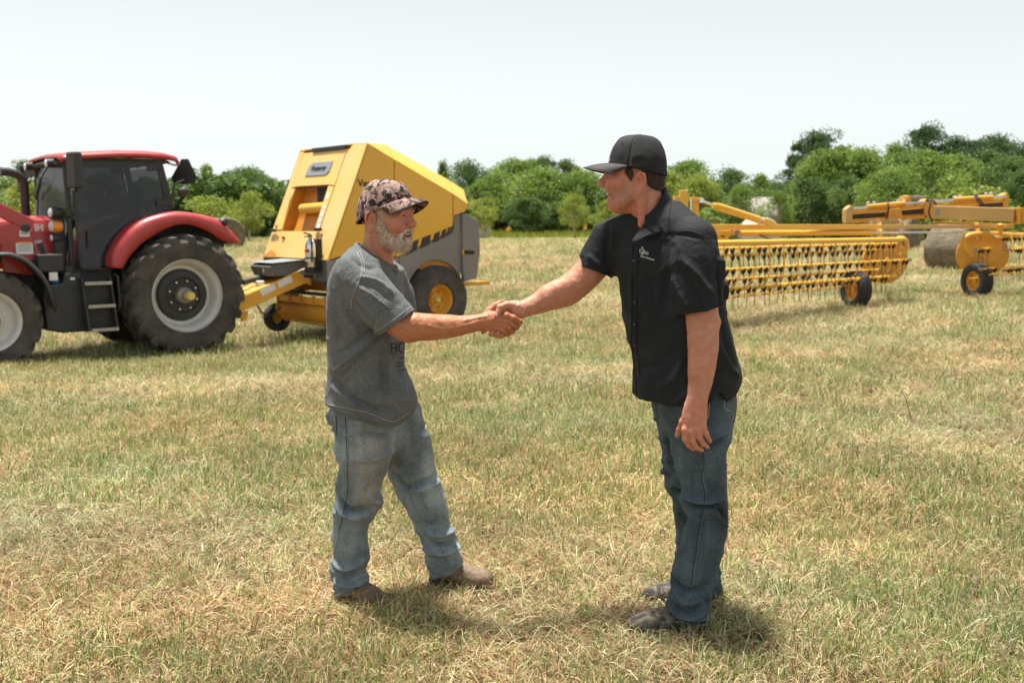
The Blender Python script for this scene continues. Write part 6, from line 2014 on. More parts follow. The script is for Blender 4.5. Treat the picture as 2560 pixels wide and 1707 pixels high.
def boot(heel, toe, wide, parent, mat, lift=0.0):
    heel, toe = np.array(heel, float), np.array(toe, float)
    L = np.linalg.norm((toe - heel)[:2])
    x = (toe - heel) / L; x[2] = 0; x /= np.linalg.norm(x)
    y = np.array((-x[1], x[0], 0))
    M = np.stack([x, y, (0, 0, 1.0)], 1)
    def up(P):
        q = (P - heel) @ M
        d = sd_ell(q, (.80 * L, 0, .036), (.20 * L, .046 * wide, .034))
        d = smin(d, sd_ell(q, (.60 * L, 0, .042), (.10, .046 * wide, .040)), .03)
        d = smin(d, sd_cap(q, (.28 * L, 0, .070), (.66 * L, 0, .045), .038, .034), .03)
        d = smin(d, sd_ell(q, (.15 * L, 0, .050), (.15 * L, .037, .052)), .02)
        d = smin(d, sd_cap(q, (.19 * L, 0, .07), (.19 * L, 0, .12), .036, .032), .03)
        return smax(d, .014 - q[:, 2], .004)
    def so(P):
        q = (P - heel) @ M
        d = sd_ell(q, (.78 * L, 0, .02), (.225 * L, .050 * wide, .06))
        d = smin(d, sd_ell(q, (.17 * L, 0, .02), (.175 * L, .040, .06)), .04)
        d = smin(d, sd_cap(q, (.2 * L, 0, .02), (.75 * L, 0, .02), .034, .042), .02)
        return smax(np.abs(q[:, 2] - .012) - .013, d, .006)
    lo, hi = bounds([heel, toe, heel + [0, 0, .22]], .09)
    V, F = surface_nets(up, lo, hi, .005)
    Nn = vert_normals(V, F)
    V = V + Nn * (.0022 * vn3(V, 28, 7) + .0012 * vn3(V, 70, 8))[:, None]
    o = adopt(link('boot', cloth_mesh('boot', V, F, mat, col=np.ones((len(V), 3)) * (0.9 + .25 * vn3(V, 16, 9))[:, None]), None), parent)
    V, F = surface_nets(so, lo, hi, .005)
    adopt(link('sole', cloth_mesh('sole', V, F, 'boot_sole'), None), o)
    return o

def stack(V, z0, z1, per, amp, seed):
    """bunched cloth towards an ankle"""
    m = np.clip((z1 - V[:, 2]) / (z1 - z0), 0, 1)
    ph = V[:, 2] * 2 * math.pi / per + 2.2 * vn3(V, 9, seed) + 3 * (V[:, 0] + V[:, 1]) * 6
    return amp * m * np.sin(ph)

def flat_text(tree, txt, size_px, u, v, rot, name, mat, parent, bold=0.0, squash=1.0, off=.0016):
    me = text_mesh(txt, size_px, 0.0, bold)
    bm = bmesh.new(); bm.from_mesh(me)
    bmesh.ops.triangulate(bm, faces=bm.faces)
    bmesh.ops.subdivide_edges(bm, edges=[e for e in bm.edges if e.calc_length() > size_px * .25], cuts=1)
    for vt in bm.verts:
        x, y = vt.co.x * squash, vt.co.y
        p = on_surface(tree, u + x * math.cos(rot) + y * math.sin(rot), v + x * math.sin(rot) - y * math.cos(rot), off)
        vt.co = p if p is not None else Vector((0, 0, -50))
    bmesh.ops.delete(bm, geom=[vt for vt in bm.verts if vt.co.z < -10], context='VERTS')
    bm.to_mesh(me); bm.free()
    return adopt(link(name, me, mat), parent)

# ---------------------------------------------------------------- older man in the grey shirt
def man_grey():
    root = person_root((-.55, 3.88, 0.0))
    H = .0026
    # head placement
    Mh = head_frame((math.cos(R(25)), -math.sin(R(25)), 0), 0, R(2))
    sc = .945
    oh = Wp(1041, 561, 3.78) - sc * (Mh @ np.array((.155, 0, -.018)))
    arm = rings([(898, 690, 3.70, 36, .052), (955, 768, 3.67, 38, .054), (1008, 815, 3.66, 35, .050), (1050, 820, 3.66, 32, .048), (1090, 820, 3.665, 30, .045), (1135, 816, 3.67, 27, .039), (1175, 810, 3.68, 22.5, .032), (1203, 806, 3.685, 21, .026), (1218, 804, 3.69, 22, .022)], 3)
    palm = rings([(1208, 805, 3.687, 20, .022), (1230, 803, 3.69, 25, .020), (1252, 805, 3.692, 26, .018), (1264, 808, 3.695, 22, .015)], 3)
    fingers = [([(1255, 789, 3.69), (1266, 789, 3.682), (1284, 795, 3.68), (1299, 805, 3.70), (1297, 812, 3.73)], [.0125, .0128, .0118, .0112, .0098]),
               ([(1256, 803, 3.69), (1267, 803, 3.680), (1282, 811, 3.68), (1292, 818, 3.705), (1287, 822, 3.735)], [.012, .0128, .0118, .0108, .0095]),
               ([(1254, 815, 3.69), (1264, 815, 3.681), (1275, 822, 3.683), (1281, 829, 3.705), (1275, 830, 3.735)], [.012, .0118, .0112, .0103, .009]),
               ([(1250, 823, 3.69), (1258, 825, 3.685), (1266, 831, 3.688), (1270, 836, 3.705), (1263, 836, 3.73)], [.011, .0105, .0098, .0092, .008]),
               ([(1212, 795, 3.70), (1222, 779, 3.71), (1238, 765, 3.72), (1252, 757, 3.728), (1262, 758, 3.735)], [.016, .0165, .0145, .0125, .010])]
    fingers = [(chainW(p), r) for p, r in fingers]
    neck0, neck1 = oh + sc * (Mh @ np.array((-.012, 0, -.03))), Wp(938, 655, 3.865)
    chest = [Wp(898, 692, 3.72), Wp(925, 690, 3.86), Wp(955, 690, 4.0)]
    def body(P):
        q = (P - oh) @ Mh / sc
        d = head_field(q, 1.0, .7) * sc
        d = smin(d, sd_chain(P, [neck0, neck0 * .45 + neck1 * .55, neck1], [.058, .057, .066]), .03)
        d = smin(d, sd_chain(P, [oh + sc * (Mh @ np.array((-.01, -.062, -.04))), Wp(958, 645, 3.80)], [.018, .013]), .02)
        d = smin(d, sd_chain(P, [neck1] + [Wp(925, 720, 3.87)], [.06, .07]), .03)
        d = smin(d, sd_chain(P, chest, [.045, .06, .045]), .03)
        a = sd_tube(P, *arm[:3])
        a = smin(a, sd_cap(P, Wp(1035, 805, 3.65), Wp(1120, 808, 3.665), .030, .022), .03)
        a = smin(a, sd_sph(P, Wp(1020, 836, 3.67), .024), .03)
        d = smin(d, a, .02)
        hnd = sd_tube(P, *palm[:3])
        for p, r in fingers:
            hnd = smin(hnd, sd_chain(P, p, [x * .94 for x in r], .006), .0035)
        for i in range(4):                                                        # knuckles and tendons
            hnd = smin(hnd, sd_sph(P, fingers[i][0][1] + np.array((0, -.004, .001)), .0105), .006)
            hnd = smin(hnd, sd_cap(P, fingers[i][0][1] + np.array((-.006, -.003, 0)), Wp(1222, 798 + i * 5, 3.676), .004, .003), .006)
        for i in range(3):                                                        # clefts between the fingers
            a_, b_ = fingers[i][0], fingers[i + 1][0]
            hnd = smax(hnd, -sd_chain(P, [(a_[k] + b_[k]) / 2 + np.array((.004 if k == 1 else 0, -.0105, 0)) for k in (1, 2, 3)], [.0022, .0042, .0045]), .003)
        return smin(d, hnd, .012)
    lo, hi = bounds([oh + [0, 0, .14], oh - [.1, 0, 0], Wp(1300, 840, 3.74), Wp(890, 740, 4.05), Wp(1000, 850, 3.62)], .05)
    V, F = surface_nets(body, lo, hi, .0031)
    V = relax(V, F, 1, .4)
    Nn = vert_normals(V, F)
    # veins and slack of the forearm
    V = V + Nn * (.0010 * vn3(V, 60, 2) + .0008 * vn3(V, 130, 3) + folds(V, Nn, [([(1060, 808), (1110, 820), (1170, 812), (1205, 800)], .005, .0012), ([(1050, 832), (1100, 828), (1150, 826)], .008, .0010), ([(1150, 803), (1190, 796), (1225, 790)], .004, .0012), ([(1195, 790), (1200, 806), (1203, 820)], .005, -.0015)], 3.65))[:, None]
    q = (V - oh) @ Mh / sc
    col = face_colours(q, (.50, .23, .145), (.53, .165, .105), (.42, .15, .12), om=1.0)
    armw = np.clip((V[:, 0] - Wp(990, 800, 3.66)[0]) / .05, 0, 1) * (V[:, 2] < Wp(1000, 740, 3.66)[2])
    col = col * (1 - armw[:, None]) + np.array((.45, .178, .085)) * armw[:, None]
    nk = np.clip((Wp(930, 600, 3.8)[2] - V[:, 2]) / .03, 0, 1) * (1 - armw) * .6
    col = col * (1 - nk[:, None]) + np.array((.50, .20, .135)) * nk[:, None]
    shave = ((q[:, 0] < .012) & (q[:, 2] > -.06) & (np.abs(q[:, 1]) < .083)) * np.clip((q[:, 2] + .065) / .03, 0, 1) * np.clip((.02 - q[:, 0]) / .02, 0, 1)
    shave = shave * (1 - np.exp(-(((q[:, 0] + .006) / .026) ** 2 + ((np.abs(q[:, 1]) - .085) / .016) ** 2 + (q[:, 2] / .04) ** 2)))
    temple = np.exp(-(((q[:, 0] - .032) / .014) ** 2 + ((q[:, 2] - .012) / .03) ** 2)) * (np.abs(q[:, 1]) > .05)
    for w_, c_ in ((shave * .75, (.24, .17, .125)), (np.clip(temple, 0, 1) * .7, (.42, .35, .28))):
        col = col * (1 - w_[:, None]) + np.array(c_) * w_[:, None]
    bodyo = adopt(link('body', cloth_mesh('body', V, F, 'skin', col=np.clip(col * 1.13, 0, 1)), None), root)
    hw = lambda x, y, z: oh + sc * (Mh @ np.array((x, y, z)))
    for s in (1, -1):
        m = MB(); m.tube([hw(.1150, s * .020, .0145), hw(.1165, s * .030, .0155), hw(.1140, s * .039, .0150), hw(.1090, s * .047, .0130)], [.0014, .0022, .0022, .0014], 8); adopt(m.build('eye', 'eye_dark'), root)
    m = MB(); m.tube([hw(.101, -.028, -.047), hw(.111, -.014, -.056), hw(.1155, 0, -.0585), hw(.111, .014, -.056), hw(.101, .028, -.047)], .0045, 6); adopt(m.build('teeth', 'teeth'), root)
    m = MB(); p = fingers[2][0]; c0 = p[1] * .35 + p[2] * .65; ax = Vector(p[2] - p[1]).normalized(); m.lathe([(.0118, -.002), (.0132, -.001), (.0132, .001), (.0118, .002)], c0, ax, 20); adopt(m.build('ring', 'gold'), root)
    # beard
    def beard(P):
        q = (P - oh) @ Mh / sc
        d = None
        for s in (1, -1):
            e = sd_chain(q, [(.024, s * .066, -.002), (.030, s * .064, -.035), (.055, s * .056, -.080), (.088, s * .030, -.106), (.108, 0, -.102)], [.010, .018, .024, .026, .026], .01)
            e = smin(e, sd_chain(q, [(.126, s * .002, -.038), (.117, s * .020, -.043), (.102, s * .036, -.062), (.096, s * .032, -.085)], [.007, .0085, .009, .012]), .008)
            d = e if d is None else smin(d, e, .012)
        d = smin(d, sd_sph(q, (.112, 0, -.096), .019), .012)
        d = smax(d, head_field(q, 1, .7) - .0065 - .004 * np.clip((q[:, 0] - .06) / .04, 0, 1), .005)
        d = smax(d, -sd_ell(q, (.116, 0, -.061), (.024, .031, .0145)), .004)
        return d * sc
    lo, hi = bounds([hw(.0, -.09, -.15), hw(.16, .09, .02), hw(.16, -.09, 0), hw(0, .09, -.14)], .02)
    V, F = surface_nets(beard, lo, hi, .003)
    Nn = vert_normals(V, F)
    V = V + Nn * (.0022 * vn3(V, 90, 5) + .0018 * vn3(V, 190, 6))[:, None]
    bo = adopt(link('beard', cloth_mesh('beard', V, F, 'beard_hair', col=(lambda x: np.array((.80, .70, .60)) * (1 - x) + np.array((1.15, 1.13, 1.1)) * x)(np.clip((((V - oh) @ Mh / sc)[:, 0:1] - .055) / .06, 0, 1))), None), root)
    g = np.random.default_rng(4)
    k = g.choice(len(V), min(len(V), 5200))
    D = Nn[k] * .55 + np.array((0, 0, -.75)) + g.normal(0, .35, (len(k), 3)); D /= np.linalg.norm(D, axis=1)[:, None]
    st = strands('beard_strands', V[k], D, g.uniform(.006, .015, len(k)), .0006, 'beard_hair', bo)
    # cap
    cap, cw = cap_parts(Mh, oh, sc, root, ('camo', 'camo', 'camo'), .082, -.028, .080, .030, .02, .006, 'print_black', .6, .117, .000)
    # stitched white emblem on the cap front
    m = MB()
    for k in range(7):
        a = R(-34 + 6.5 * k); zz = .108 + .012 * math.sin(k * 2.1)
        x, y = .000 + .108 * math.cos(a), .085 * math.sin(a)
        m.box(cw(x, y, zz), (.006, .006, .010), Matrix.Rotation(.5 * k, 3, 'Y'))
    em = adopt(m.build('emblem', 'stitch_white'), cap); em['kind'] = 'stuff'
    # ---- shirt
    tr = metre_rings([(928, 655, 3.86, .07, .165, 69), (918, 692, 3.865, .114, .195, 69), (915, 733, 3.87, .128, .20, 70), (915, 787, 3.87, .137, .195, 72), (916, 867, 3.87, .141, .187, 74), (917, 935, 3.87, .144, .187, 75), (925, 985, 3.87, .166, .195, 76), (930, 1030, 3.87, .172, .20, 77), (930, 1100, 3.87, .17, .20, 77)], 3)
    sl = rings([(893, 684, 3.715, 44, .070), (915, 718, 3.69, 56, .080), (952, 765, 3.67, 58, .080), (992, 806, 3.66, 54, .074), (1040, 850, 3.65, 54, .074)], 3)
    fs = rings([(958, 684, 4.0, 40, .06), (985, 740, 4.03, 50, .06), (1000, 800, 4.03, 46, .06)], 2)
    cutn = plane_px(890, 607, 986, 668, 3.86, (930, 720))
    cuts = plane_px(1037, 776, 947, 839, 3.66, (900, 700))
    hem = hem_curve([(780, 1020), (814, 1023), (850, 1030), (880, 1037), (924, 1046), (966, 1064), (991, 1066), (1012, 1056), (1029, 1040), (1046, 1017), (1090, 1010)], 3.72)
    sh = [Wp(893, 680, 3.71), Wp(938, 646, 3.865), Wp(958, 672, 4.01)]
    nk = [neck0, neck1, neck1 - [0, 0, .05]]
    def shirt(P):
        d = sd_tube(P, *tr)
        d = smin(d, sd_chain(P, sh, [.060, .066, .060]), .05)
        d = smin(d, sd_sph(P, Wp(985, 1000, 3.80), .085), .06)                    # belly
        d = smax(d, hem(P), .004)
        s = smax(sd_tube(P, *sl[:3]), cuts(P), .003)
        s = smax(s, -smax(sd_tube(P, *arm[:3]) - .012, -(cuts(P) + .035), .003), .003)
        d = smin(d, s, .028)
        d = smin(d, sd_tube(P, *fs[:3]), .03)
        d = smax(d, cutn(P), .004)
        return smax(d, -(sd_chain(P, nk, [.066, .069, .04])), .004)
    lo, hi = bounds([Wp(800, 600, 3.6), Wp(1070, 1080, 3.6), Wp(800, 600, 4.12), Wp(1070, 1080, 4.12)], .05)
    V, F = surface_nets(shirt, lo, hi, .005)
    V = relax(V, F, 1, .4)
    Nn = vert_normals(V, F)
    Lf = [([(968, 845), (966, 900), (969, 945), (985, 985), (1012, 1002), (1034, 1000)], .0085, .011), ([(960, 850), (957, 905), (960, 960), (975, 995)], .013, -.006), ([(992, 850), (988, 900), (992, 945)], .010, -.007),
          ([(975, 872), (984, 905), (989, 930)], .006, .006), ([(962, 806), (905, 868), (828, 935)], .010, .008), ([(950, 812), (890, 855), (826, 895)], .010, -.006), ([(955, 830), (905, 890), (840, 958)], .009, -.006), ([(940, 850), (900, 905), (850, 960)], .009, .006),
          ([(823, 952), (850, 962), (885, 992), (940, 1015), (1000, 1022)], .011, -.008), ([(820, 966), (860, 985), (900, 1010), (960, 1035)], .012, .007), ([(905, 688), (955, 703), (995, 738)], .007, .006), ([(905, 700), (950, 718), (990, 752)], .007, -.005), ([(905, 712), (945, 735), (985, 768)], .007, .005),
          ([(885, 740), (925, 785), (950, 820)], .012, -.006), ([(900, 735), (950, 790), (985, 806)], .012, .005), ([(880, 640), (905, 660), (960, 680)], .010, -.004), ([(878, 1000), (930, 1040), (985, 1052)], .010, .006), ([(835, 760), (850, 820), (840, 880)], .014, -.005), ([(850, 720), (870, 790), (900, 830)], .014, .005), ([(1000, 865), (1003, 910), (1001, 950)], .006, .004)]
    V = V + Nn * (folds(V, Nn, Lf, 3.72) + .0032 * vn3(V * [1, 1, .6], 16, 11) + .0018 * vn3(V, 36, 12) + .0035 * creases(V, 9, 41, (1, 1, 1.3)))[:, None]
    shm = cloth_mesh('shirt', V, F, 'heather_grey', col=np.ones((len(V), 3)) * (1 + .10 * vn3(V, 12, 13))[:, None])
    sho = adopt(link('shirt', shm, None), root)
    T = bvh_of(V, F)
    # collar band, seams, hems, print
    cpts = []
    for a in np.linspace(0, 2 * math.pi, 40, endpoint=False):
        c = neck1 * .72 + neck0 * .28
        p = c + np.array((math.cos(a) * .080, math.sin(a) * .076, 0))
        cpts.append(p)
    nrm = Vector((.52, 0, .85)).normalized()
    a0 = Wp(938, 637, 3.86)
    cpts = [p - np.array((0, 0, 1)) * float((Vector(p - a0)).dot(nrm)) / nrm.z for p in cpts]
    m = MB()
    pts = [Vector(p) for p in cpts]
    cen = sum(pts, Vector()) / len(pts)
    A = [p + (p - cen).normalized() * .004 - nrm * .014 for p in pts]; B = [p + (p - cen).normalized() * -.003 + nrm * .004 for p in pts]
    A.append(A[0]); B.append(B[0])
    m.strip(A, B); adopt(ones(m.build('collar_band', 'heather_grey', None, smooth=60, solid=.005)), sho)
    seam(T, [(893, 632), (903, 655), (905, 680), (897, 705), (884, 735), (878, 770)], .0022, 'shoulder_seam', 'grey_seam', sho)
    seam(T, [(899, 628), (909, 655), (911, 682)], .0018, 'shoulder_seam', 'grey_seam', sho)
    seam(T, [(1029, 766), (990, 795), (943, 827)], .0016, 'sleeve_hem', 'grey_seam', sho, off=.0005)
    seam(T, [(818, 1010), (850, 1017), (885, 1024), (924, 1033), (966, 1050), (990, 1052), (1025, 1028)], .0014, 'bottom_hem', 'grey_seam', sho, off=.0003)
    flat_text(T, 'THIS', 11, 986, 829, R(-18), 'print', 'shirt_print', sho)
    flat_text(T, 'FIG', 37, 994, 871, R(-3), 'print', 'shirt_print', sho, .35, .72)
    for k, (u, v, w_) in enumerate([(1004, 894, 14), (1000, 906, 20), (999, 914, 20), (1006, 925, 9)]):
        m = MB(); P_ = [on_surface(T, u - w_ / 2 + w_ * i / 5, v - (.5 if i % 2 else -.5), .002) for i in range(6)]; P_ = [p for p in P_ if p is not None]
        if len(P_) > 2: m.tube(P_, .0013, 5); adopt(m.build('print_line', 'shirt_print'), sho)
    # ---- jeans
    nl = rings([(905, 1035, 3.80, 84, .095), (913, 1069, 3.795, 81, .095), (909, 1117, 3.79, 74, .092), (904, 1172, 3.79, 63, .085), (894, 1220, 3.795, 60, .08), (893, 1256, 3.80, 58, .075), (880, 1294, 3.805, 49, .07), (873, 1350, 3.815, 44, .067), (877, 1390, 3.82, 46, .067), (871, 1416, 3.825, 45, .067), (877, 1453, 3.83, 46, .07), (880, 1510, 3.83, 43, .07)], 3)
    fl = rings([(985, 1045, 3.95, 72, .095), (1015, 1117, 3.97, 62, .09), (1038, 1200, 3.985, 57, .08), (1064, 1257, 3.99, 51, .075), (1080, 1313, 4.0, 46, .07), (1098, 1353, 4.005, 45, .067), (1107, 1394, 4.01, 46, .068), (1120, 1432, 4.015, 47, .07), (1132, 1470, 4.02, 47, .07)], 3)
    pv = metre_rings([(922, 985, 3.87, .125, .155, 75), (926, 1030, 3.87, .138, .165, 76), (935, 1075, 3.87, .12, .16, 78)], 3)
    c1, c2 = plane_px(845, 1492, 921, 1471, 3.80, (880, 1400)), plane_px(1072, 1447, 1166, 1412, 4.0, (1090, 1350))
    def jeans(P):
        a = smax(sd_tube(P, *nl[:3]), c1(P), .003)
        b = smax(sd_tube(P, *fl[:3]), c2(P), .003)
        d = smin(a, b, .018)
        d = smin(d, sd_tube(P, *pv), .03)
        q = smax(sd_tube(P, nl[0], nl[1] - .011, nl[2] - .011), -(c1(P) + .03), .003)
        q2 = smax(sd_tube(P, fl[0], fl[1] - .011, fl[2] - .011), -(c2(P) + .03), .003)
        return smax(smax(d, -q, .003), -q2, .003)
    lo, hi = bounds([Wp(800, 970, 3.6), Wp(1190, 1510, 3.6), Wp(800, 980, 4.15), Wp(1190, 1510, 4.15)], .03)
    V, F = surface_nets(jeans, lo, hi, .005)
    V = relax(V, F, 1, .4)
    Nn = vert_normals(V, F)
    Jf = [([(840, 1228), (880, 1262), (950, 1256)], .012, -.009), ([(838, 1246), (880, 1280), (945, 1268)], .012, .006), ([(936, 1240), (953, 1254), (945, 1270)], .012, .008), ([(835, 1154), (850, 1200), (840, 1240)], .014, -.006), ([(985, 1120), (940, 1135), (880, 1130)], .012, .005), ([(990, 1085), (950, 1075), (890, 1072)], .010, -.005),
          ([(968, 1185), (1000, 1232), (1040, 1230), (1105, 1208)], .013, -.009), ([(1010, 1243), (1050, 1238), (1110, 1225)], .012, .008), ([(1005, 1235), (1012, 1260), (1030, 1300)], .010, -.006), ([(1046, 1090), (1065, 1130), (1085, 1180)], .02, .007), ([(1040, 1330), (1090, 1330), (1140, 1310)], .010, -.006), ([(1050, 1350), (1100, 1365), (1150, 1350)], .010, .008), ([(1060, 1385), (1110, 1390), (1155, 1375)], .009, -.007), ([(1062, 1405), (1110, 1412), (1160, 1394)], .009, .007), ([(830, 1395), (870, 1412), (922, 1388)], .010, .007), ([(828, 1418), (870, 1432), (918, 1412)], .009, -.008), ([(832, 1440), (870, 1456), (924, 1450)], .009, .008), ([(838, 1462), (875, 1470), (922, 1458)], .007, -.006)]
    za = Wp(880, 1500, 3.83)[2]
    V = V + Nn * (1.9 * folds(V, Nn, Jf, 3.8) + stack(V, za, za + .24, .036, .0045, 14) + .004 * vn3(V * [1, 1, .7], 13, 15) + .002 * vn3(V, 34, 16) + 0.008 * creases(V, 10, 51, (.8, .8, 1.5)) - .005)[:, None]
    def spot(u, v, ru, rv, Y=3.8):
        c = Wp(u, v, Y); k = mpp(u, v, Y)
        return np.exp(-(((V[:, 0] - c[0]) / (ru * k)) ** 2 + ((V[:, 2] - c[2]) / (rv * k)) ** 2))
    col = np.ones((len(V), 3)) * (.95 + .20 * vn3(V, 8, 17) + .20 * vn3(V * [2.2, 2.2, .5], 22, 18))[:, None]
    for w_, c_ in ((.75 * spot(930, 1150, 42, 90), (1.55, 1.18, .98)), (.6 * spot(935, 1240, 30, 40), (1.45, 1.15, .95)), (.8 * spot(1078, 1165, 16, 55, 4.0), (1.9, 1.75, 1.65)), (.6 * spot(1095, 1240, 25, 40, 4.0), (1.5, 1.4, 1.3)), (.5 * spot(935, 1130, 16, 12), (.6, .5, .45)), (.35 * spot(880, 1460, 60, 40), (1.2, 1.25, 1.25))):
        col = col * (1 - w_[:, None]) + np.array(c_) * w_[:, None]
    jo = adopt(link('jeans', cloth_mesh('jeans', V, F, 'denim_light', col=col), None), root)
    T = bvh_of(V, F)
    seam(T, [(867, 1042), (870.6, 1091), (872.5, 1165), (874, 1231), (861, 1287), (850, 1331), (839, 1372), (834, 1405)], .0014, 'side_seam', 'thread_pale', jo, off=.0004)
    seam(T, [(863, 1042), (866, 1091), (868, 1165), (869, 1231), (857, 1287), (846, 1331)], .0014, 'side_seam', 'thread_dark', jo, off=.0006)
    seam(T, [(990, 1117), (1017, 1172), (1054, 1254), (1076, 1313), (1102, 1379), (1126, 1428)], .0040, 'inseam', 'denim_light', jo, off=.001)
    seam(T, [(995, 1117), (1022, 1172), (1059, 1254), (1081, 1313), (1107, 1379), (1131, 1428)], .0016, 'inseam_stitch', 'thread_pale', jo, off=.001)
    seam(T, [(846, 1481), (880, 1475), (919, 1459)], .0015, 'cuff_stitch', 'thread_pale', jo, off=.0004)
    seam(T, [(1076, 1434), (1120, 1424), (1161, 1401)], .0015, 'cuff_stitch', 'thread_pale', jo, off=.0004)
    seam(T, [(869, 1041), (878, 1047), (895, 1051), (925, 1048)], .0022, 'pocket_edge', 'thread_pale', jo)
    seam(T, [(840, 1040), (842, 1065), (841, 1085)], .0018, 'back_pocket_edge', 'thread_dark', jo)
    m = MB(); pp = [Wp(812, 1036, 3.80), Wp(838, 1030, 3.78), Wp(842, 1068, 3.78), Wp(822, 1062, 3.80)]; m.add(pp, [(0, 1, 2, 3)]); fl_ = m.build('pocket_flap', 'denim_light', None, smooth=0, solid=.006, bevel=.004)
    me = fl_.data; ca = me.color_attributes.new('col', 'FLOAT_COLOR', 'POINT'); ca.data.foreach_set('color', [.7, .7, .75, 1] * len(me.vertices)); adopt(fl_, jo)
    # boots
    h, t = Wp(857, 1500, 3.87), Wp(955, 1516, 3.70)
    boot((h[0], 3.885, -.004), (t[0], 3.70, -.004), 1.0, root, 'boot_leather')
    h, t = Wp(1074, 1450, 4.03), Wp(1231, 1450, 4.0)
    boot((h[0], 4.03, -.004), (t[0], 3.97, -.004), 1.0, root, 'boot_leather')
    return tag(root, 'bearded man in camouflage cap, grey T-shirt and faded jeans, shaking hands', 'person')

# ---------------------------------------------------------------- man in the black shirt
def man_black():
    root = person_root((.63, 3.66, 0.0))
    Mh = head_frame((-math.cos(R(10)), math.sin(R(10)), 0), 0, R(-3))
    sc = .985
    oh = Wp(1494, 459, 3.69) - sc * (Mh @ np.array((.155, 0, -.018)))
    ra = rings([(1516, 600, 3.79, 40, .055), (1486, 664, 3.795, 38, .054), (1426, 723, 3.79, 37, .052), (1392, 737, 3.78, 35, .048), (1348, 757, 3.76, 27, .038), (1318, 769, 3.745, 22.5, .030), (1299, 775, 3.737, 21, .025), (1288, 776, 3.735, 22, .021)], 3)
    la = rings([(1742, 600, 3.50, 42, .056), (1750, 690, 3.478, 43, .055), (1755, 790, 3.46, 41, .050), (1758, 840, 3.45, 39, .048), (1758, 890, 3.44, 36, .044), (1751, 950, 3.425, 31, .037), (1743, 998, 3.41, 25.5, .028), (1740, 1014, 3.41, 26, .025)], 3)
    rp = rings([(1298, 775, 3.737, 20, .022), (1282, 776, 3.737, 24, .018), (1264, 785, 3.739, 26, .016), (1250, 796, 3.74, 24, .014)], 3)
    lp = rings([(1740, 1008, 3.41, 26, .024), (1737, 1030, 3.405, 31, .022), (1735, 1055, 3.40, 32, .019), (1735, 1072, 3.40, 28, .015)], 3)
    rf = [([(1290, 767, 3.722), (1268, 762, 3.702), (1250, 768, 3.682), (1243, 788, 3.672)], [.017, .0145, .0125, .0105]),
          ([(1250, 790, 3.742), (1225, 806, 3.742), (1210, 825, 3.722), (1208, 830, 3.70)], [.012, .0115, .0105, .009]),
          ([(1252, 800, 3.742), (1233, 818, 3.747), (1229, 834, 3.722), (1231, 831, 3.683)], [.012, .0115, .0108, .0098]),
          ([(1257, 806, 3.742), (1247, 826, 3.747), (1244, 838, 3.722), (1245, 834, 3.683)], [.012, .011, .0105, .0095]),
          ([(1263, 810, 3.742), (1257, 828, 3.742), (1254, 840, 3.722), (1255, 838, 3.688)], [.011, .010, .0095, .0085])]
    lf = [([(1716, 1052, 3.405), (1712, 1074, 3.393), (1713, 1096, 3.395), (1722, 1112, 3.412), (1732, 1121, 3.428)], [.013, .0122, .0108, .0100, .0088]),
          ([(1728, 1055, 3.402), (1727, 1078, 3.390), (1731, 1101, 3.390), (1741, 1117, 3.405), (1754, 1124, 3.422)], [.013, .0122, .0110, .0102, .0088]),
          ([(1742, 1052, 3.402), (1743, 1074, 3.390), (1750, 1095, 3.390), (1759, 1110, 3.402), (1769, 1117, 3.418)], [.013, .0118, .0105, .0098, .0085]),
          ([(1754, 1048, 3.404), (1758, 1067, 3.393), (1765, 1084, 3.393), (1771, 1096, 3.402), (1775, 1103, 3.412)], [.012, .0108, .0095, .0088, .0078]),
          ([(1722, 1030, 3.415), (1708, 1054, 3.425), (1699, 1074, 3.435), (1693, 1088, 3.442)], [.018, .0145, .0118, .0095])]
    rf = [(chainW(p), r) for p, r in rf]
    lf = [(chainW(p), r) for p, r in lf]
    neck0, neck1 = oh + sc * (Mh @ np.array((-.018, 0, -.03))), Wp(1628, 565, 3.665)
    chest = [Wp(1735, 606, 3.52), Wp(1640, 600, 3.66), Wp(1520, 604, 3.78)]
    def body(P):
        q = (P - oh) @ Mh / sc
        d = head_field(q, 1.0, 1.4) * sc
        d = smin(d, sd_chain(P, [neck0, neck0 * .5 + neck1 * .5, neck1], [.060, .060, .070]), .03)
        d = smin(d, sd_chain(P, [oh + sc * (Mh @ np.array((-.008, .064, -.04))), Wp(1604, 560, 3.60)], [.018, .012]), .018)
        d = smin(d, sd_cap(P, neck1, Wp(1650, 640, 3.66), .06, .08), .03)
        d = smin(d, sd_chain(P, chest, [.045, .07, .045]), .03)
        a = sd_tube(P, *ra[:3])
        a = smin(a, sd_cap(P, Wp(1425, 712, 3.775), Wp(1370, 735, 3.76), .033, .026), .03)
        b = sd_tube(P, *la[:3])
        b = smin(b, sd_sph(P, Wp(1786, 806, 3.46), .017), .025)
        b = smin(b, sd_cap(P, Wp(1748, 850, 3.425), Wp(1742, 930, 3.41), .030, .022), .03)
        d = smin(d, np.minimum(a, b), .02)
        h1, h2 = sd_tube(P, *rp[:3]), sd_tube(P, *lp[:3])
        h1 = smin(h1, sd_ell(P, Wp(1283, 768, 3.718), (.022, .016, .018)), .010)   # ball of the thumb
        for p, r in rf:
            h1 = smin(h1, sd_chain(P, p, r, .006), .007)
        for p, r in lf:
            h2 = smin(h2, sd_chain(P, p, [x * .96 for x in r], .006), .004)
        for i in range(4):
            h2 = smin(h2, sd_sph(P, lf[i][0][1] + np.array((0, -.003, .002)), .0105), .006)
            h2 = smin(h2, sd_cap(P, lf[i][0][1] + np.array((0, -.002, .006)), Wp(1733 + i * 5, 1026, 3.385), .0042, .003), .007)
        return smin(smin(d, h1, .012), h2, .012)
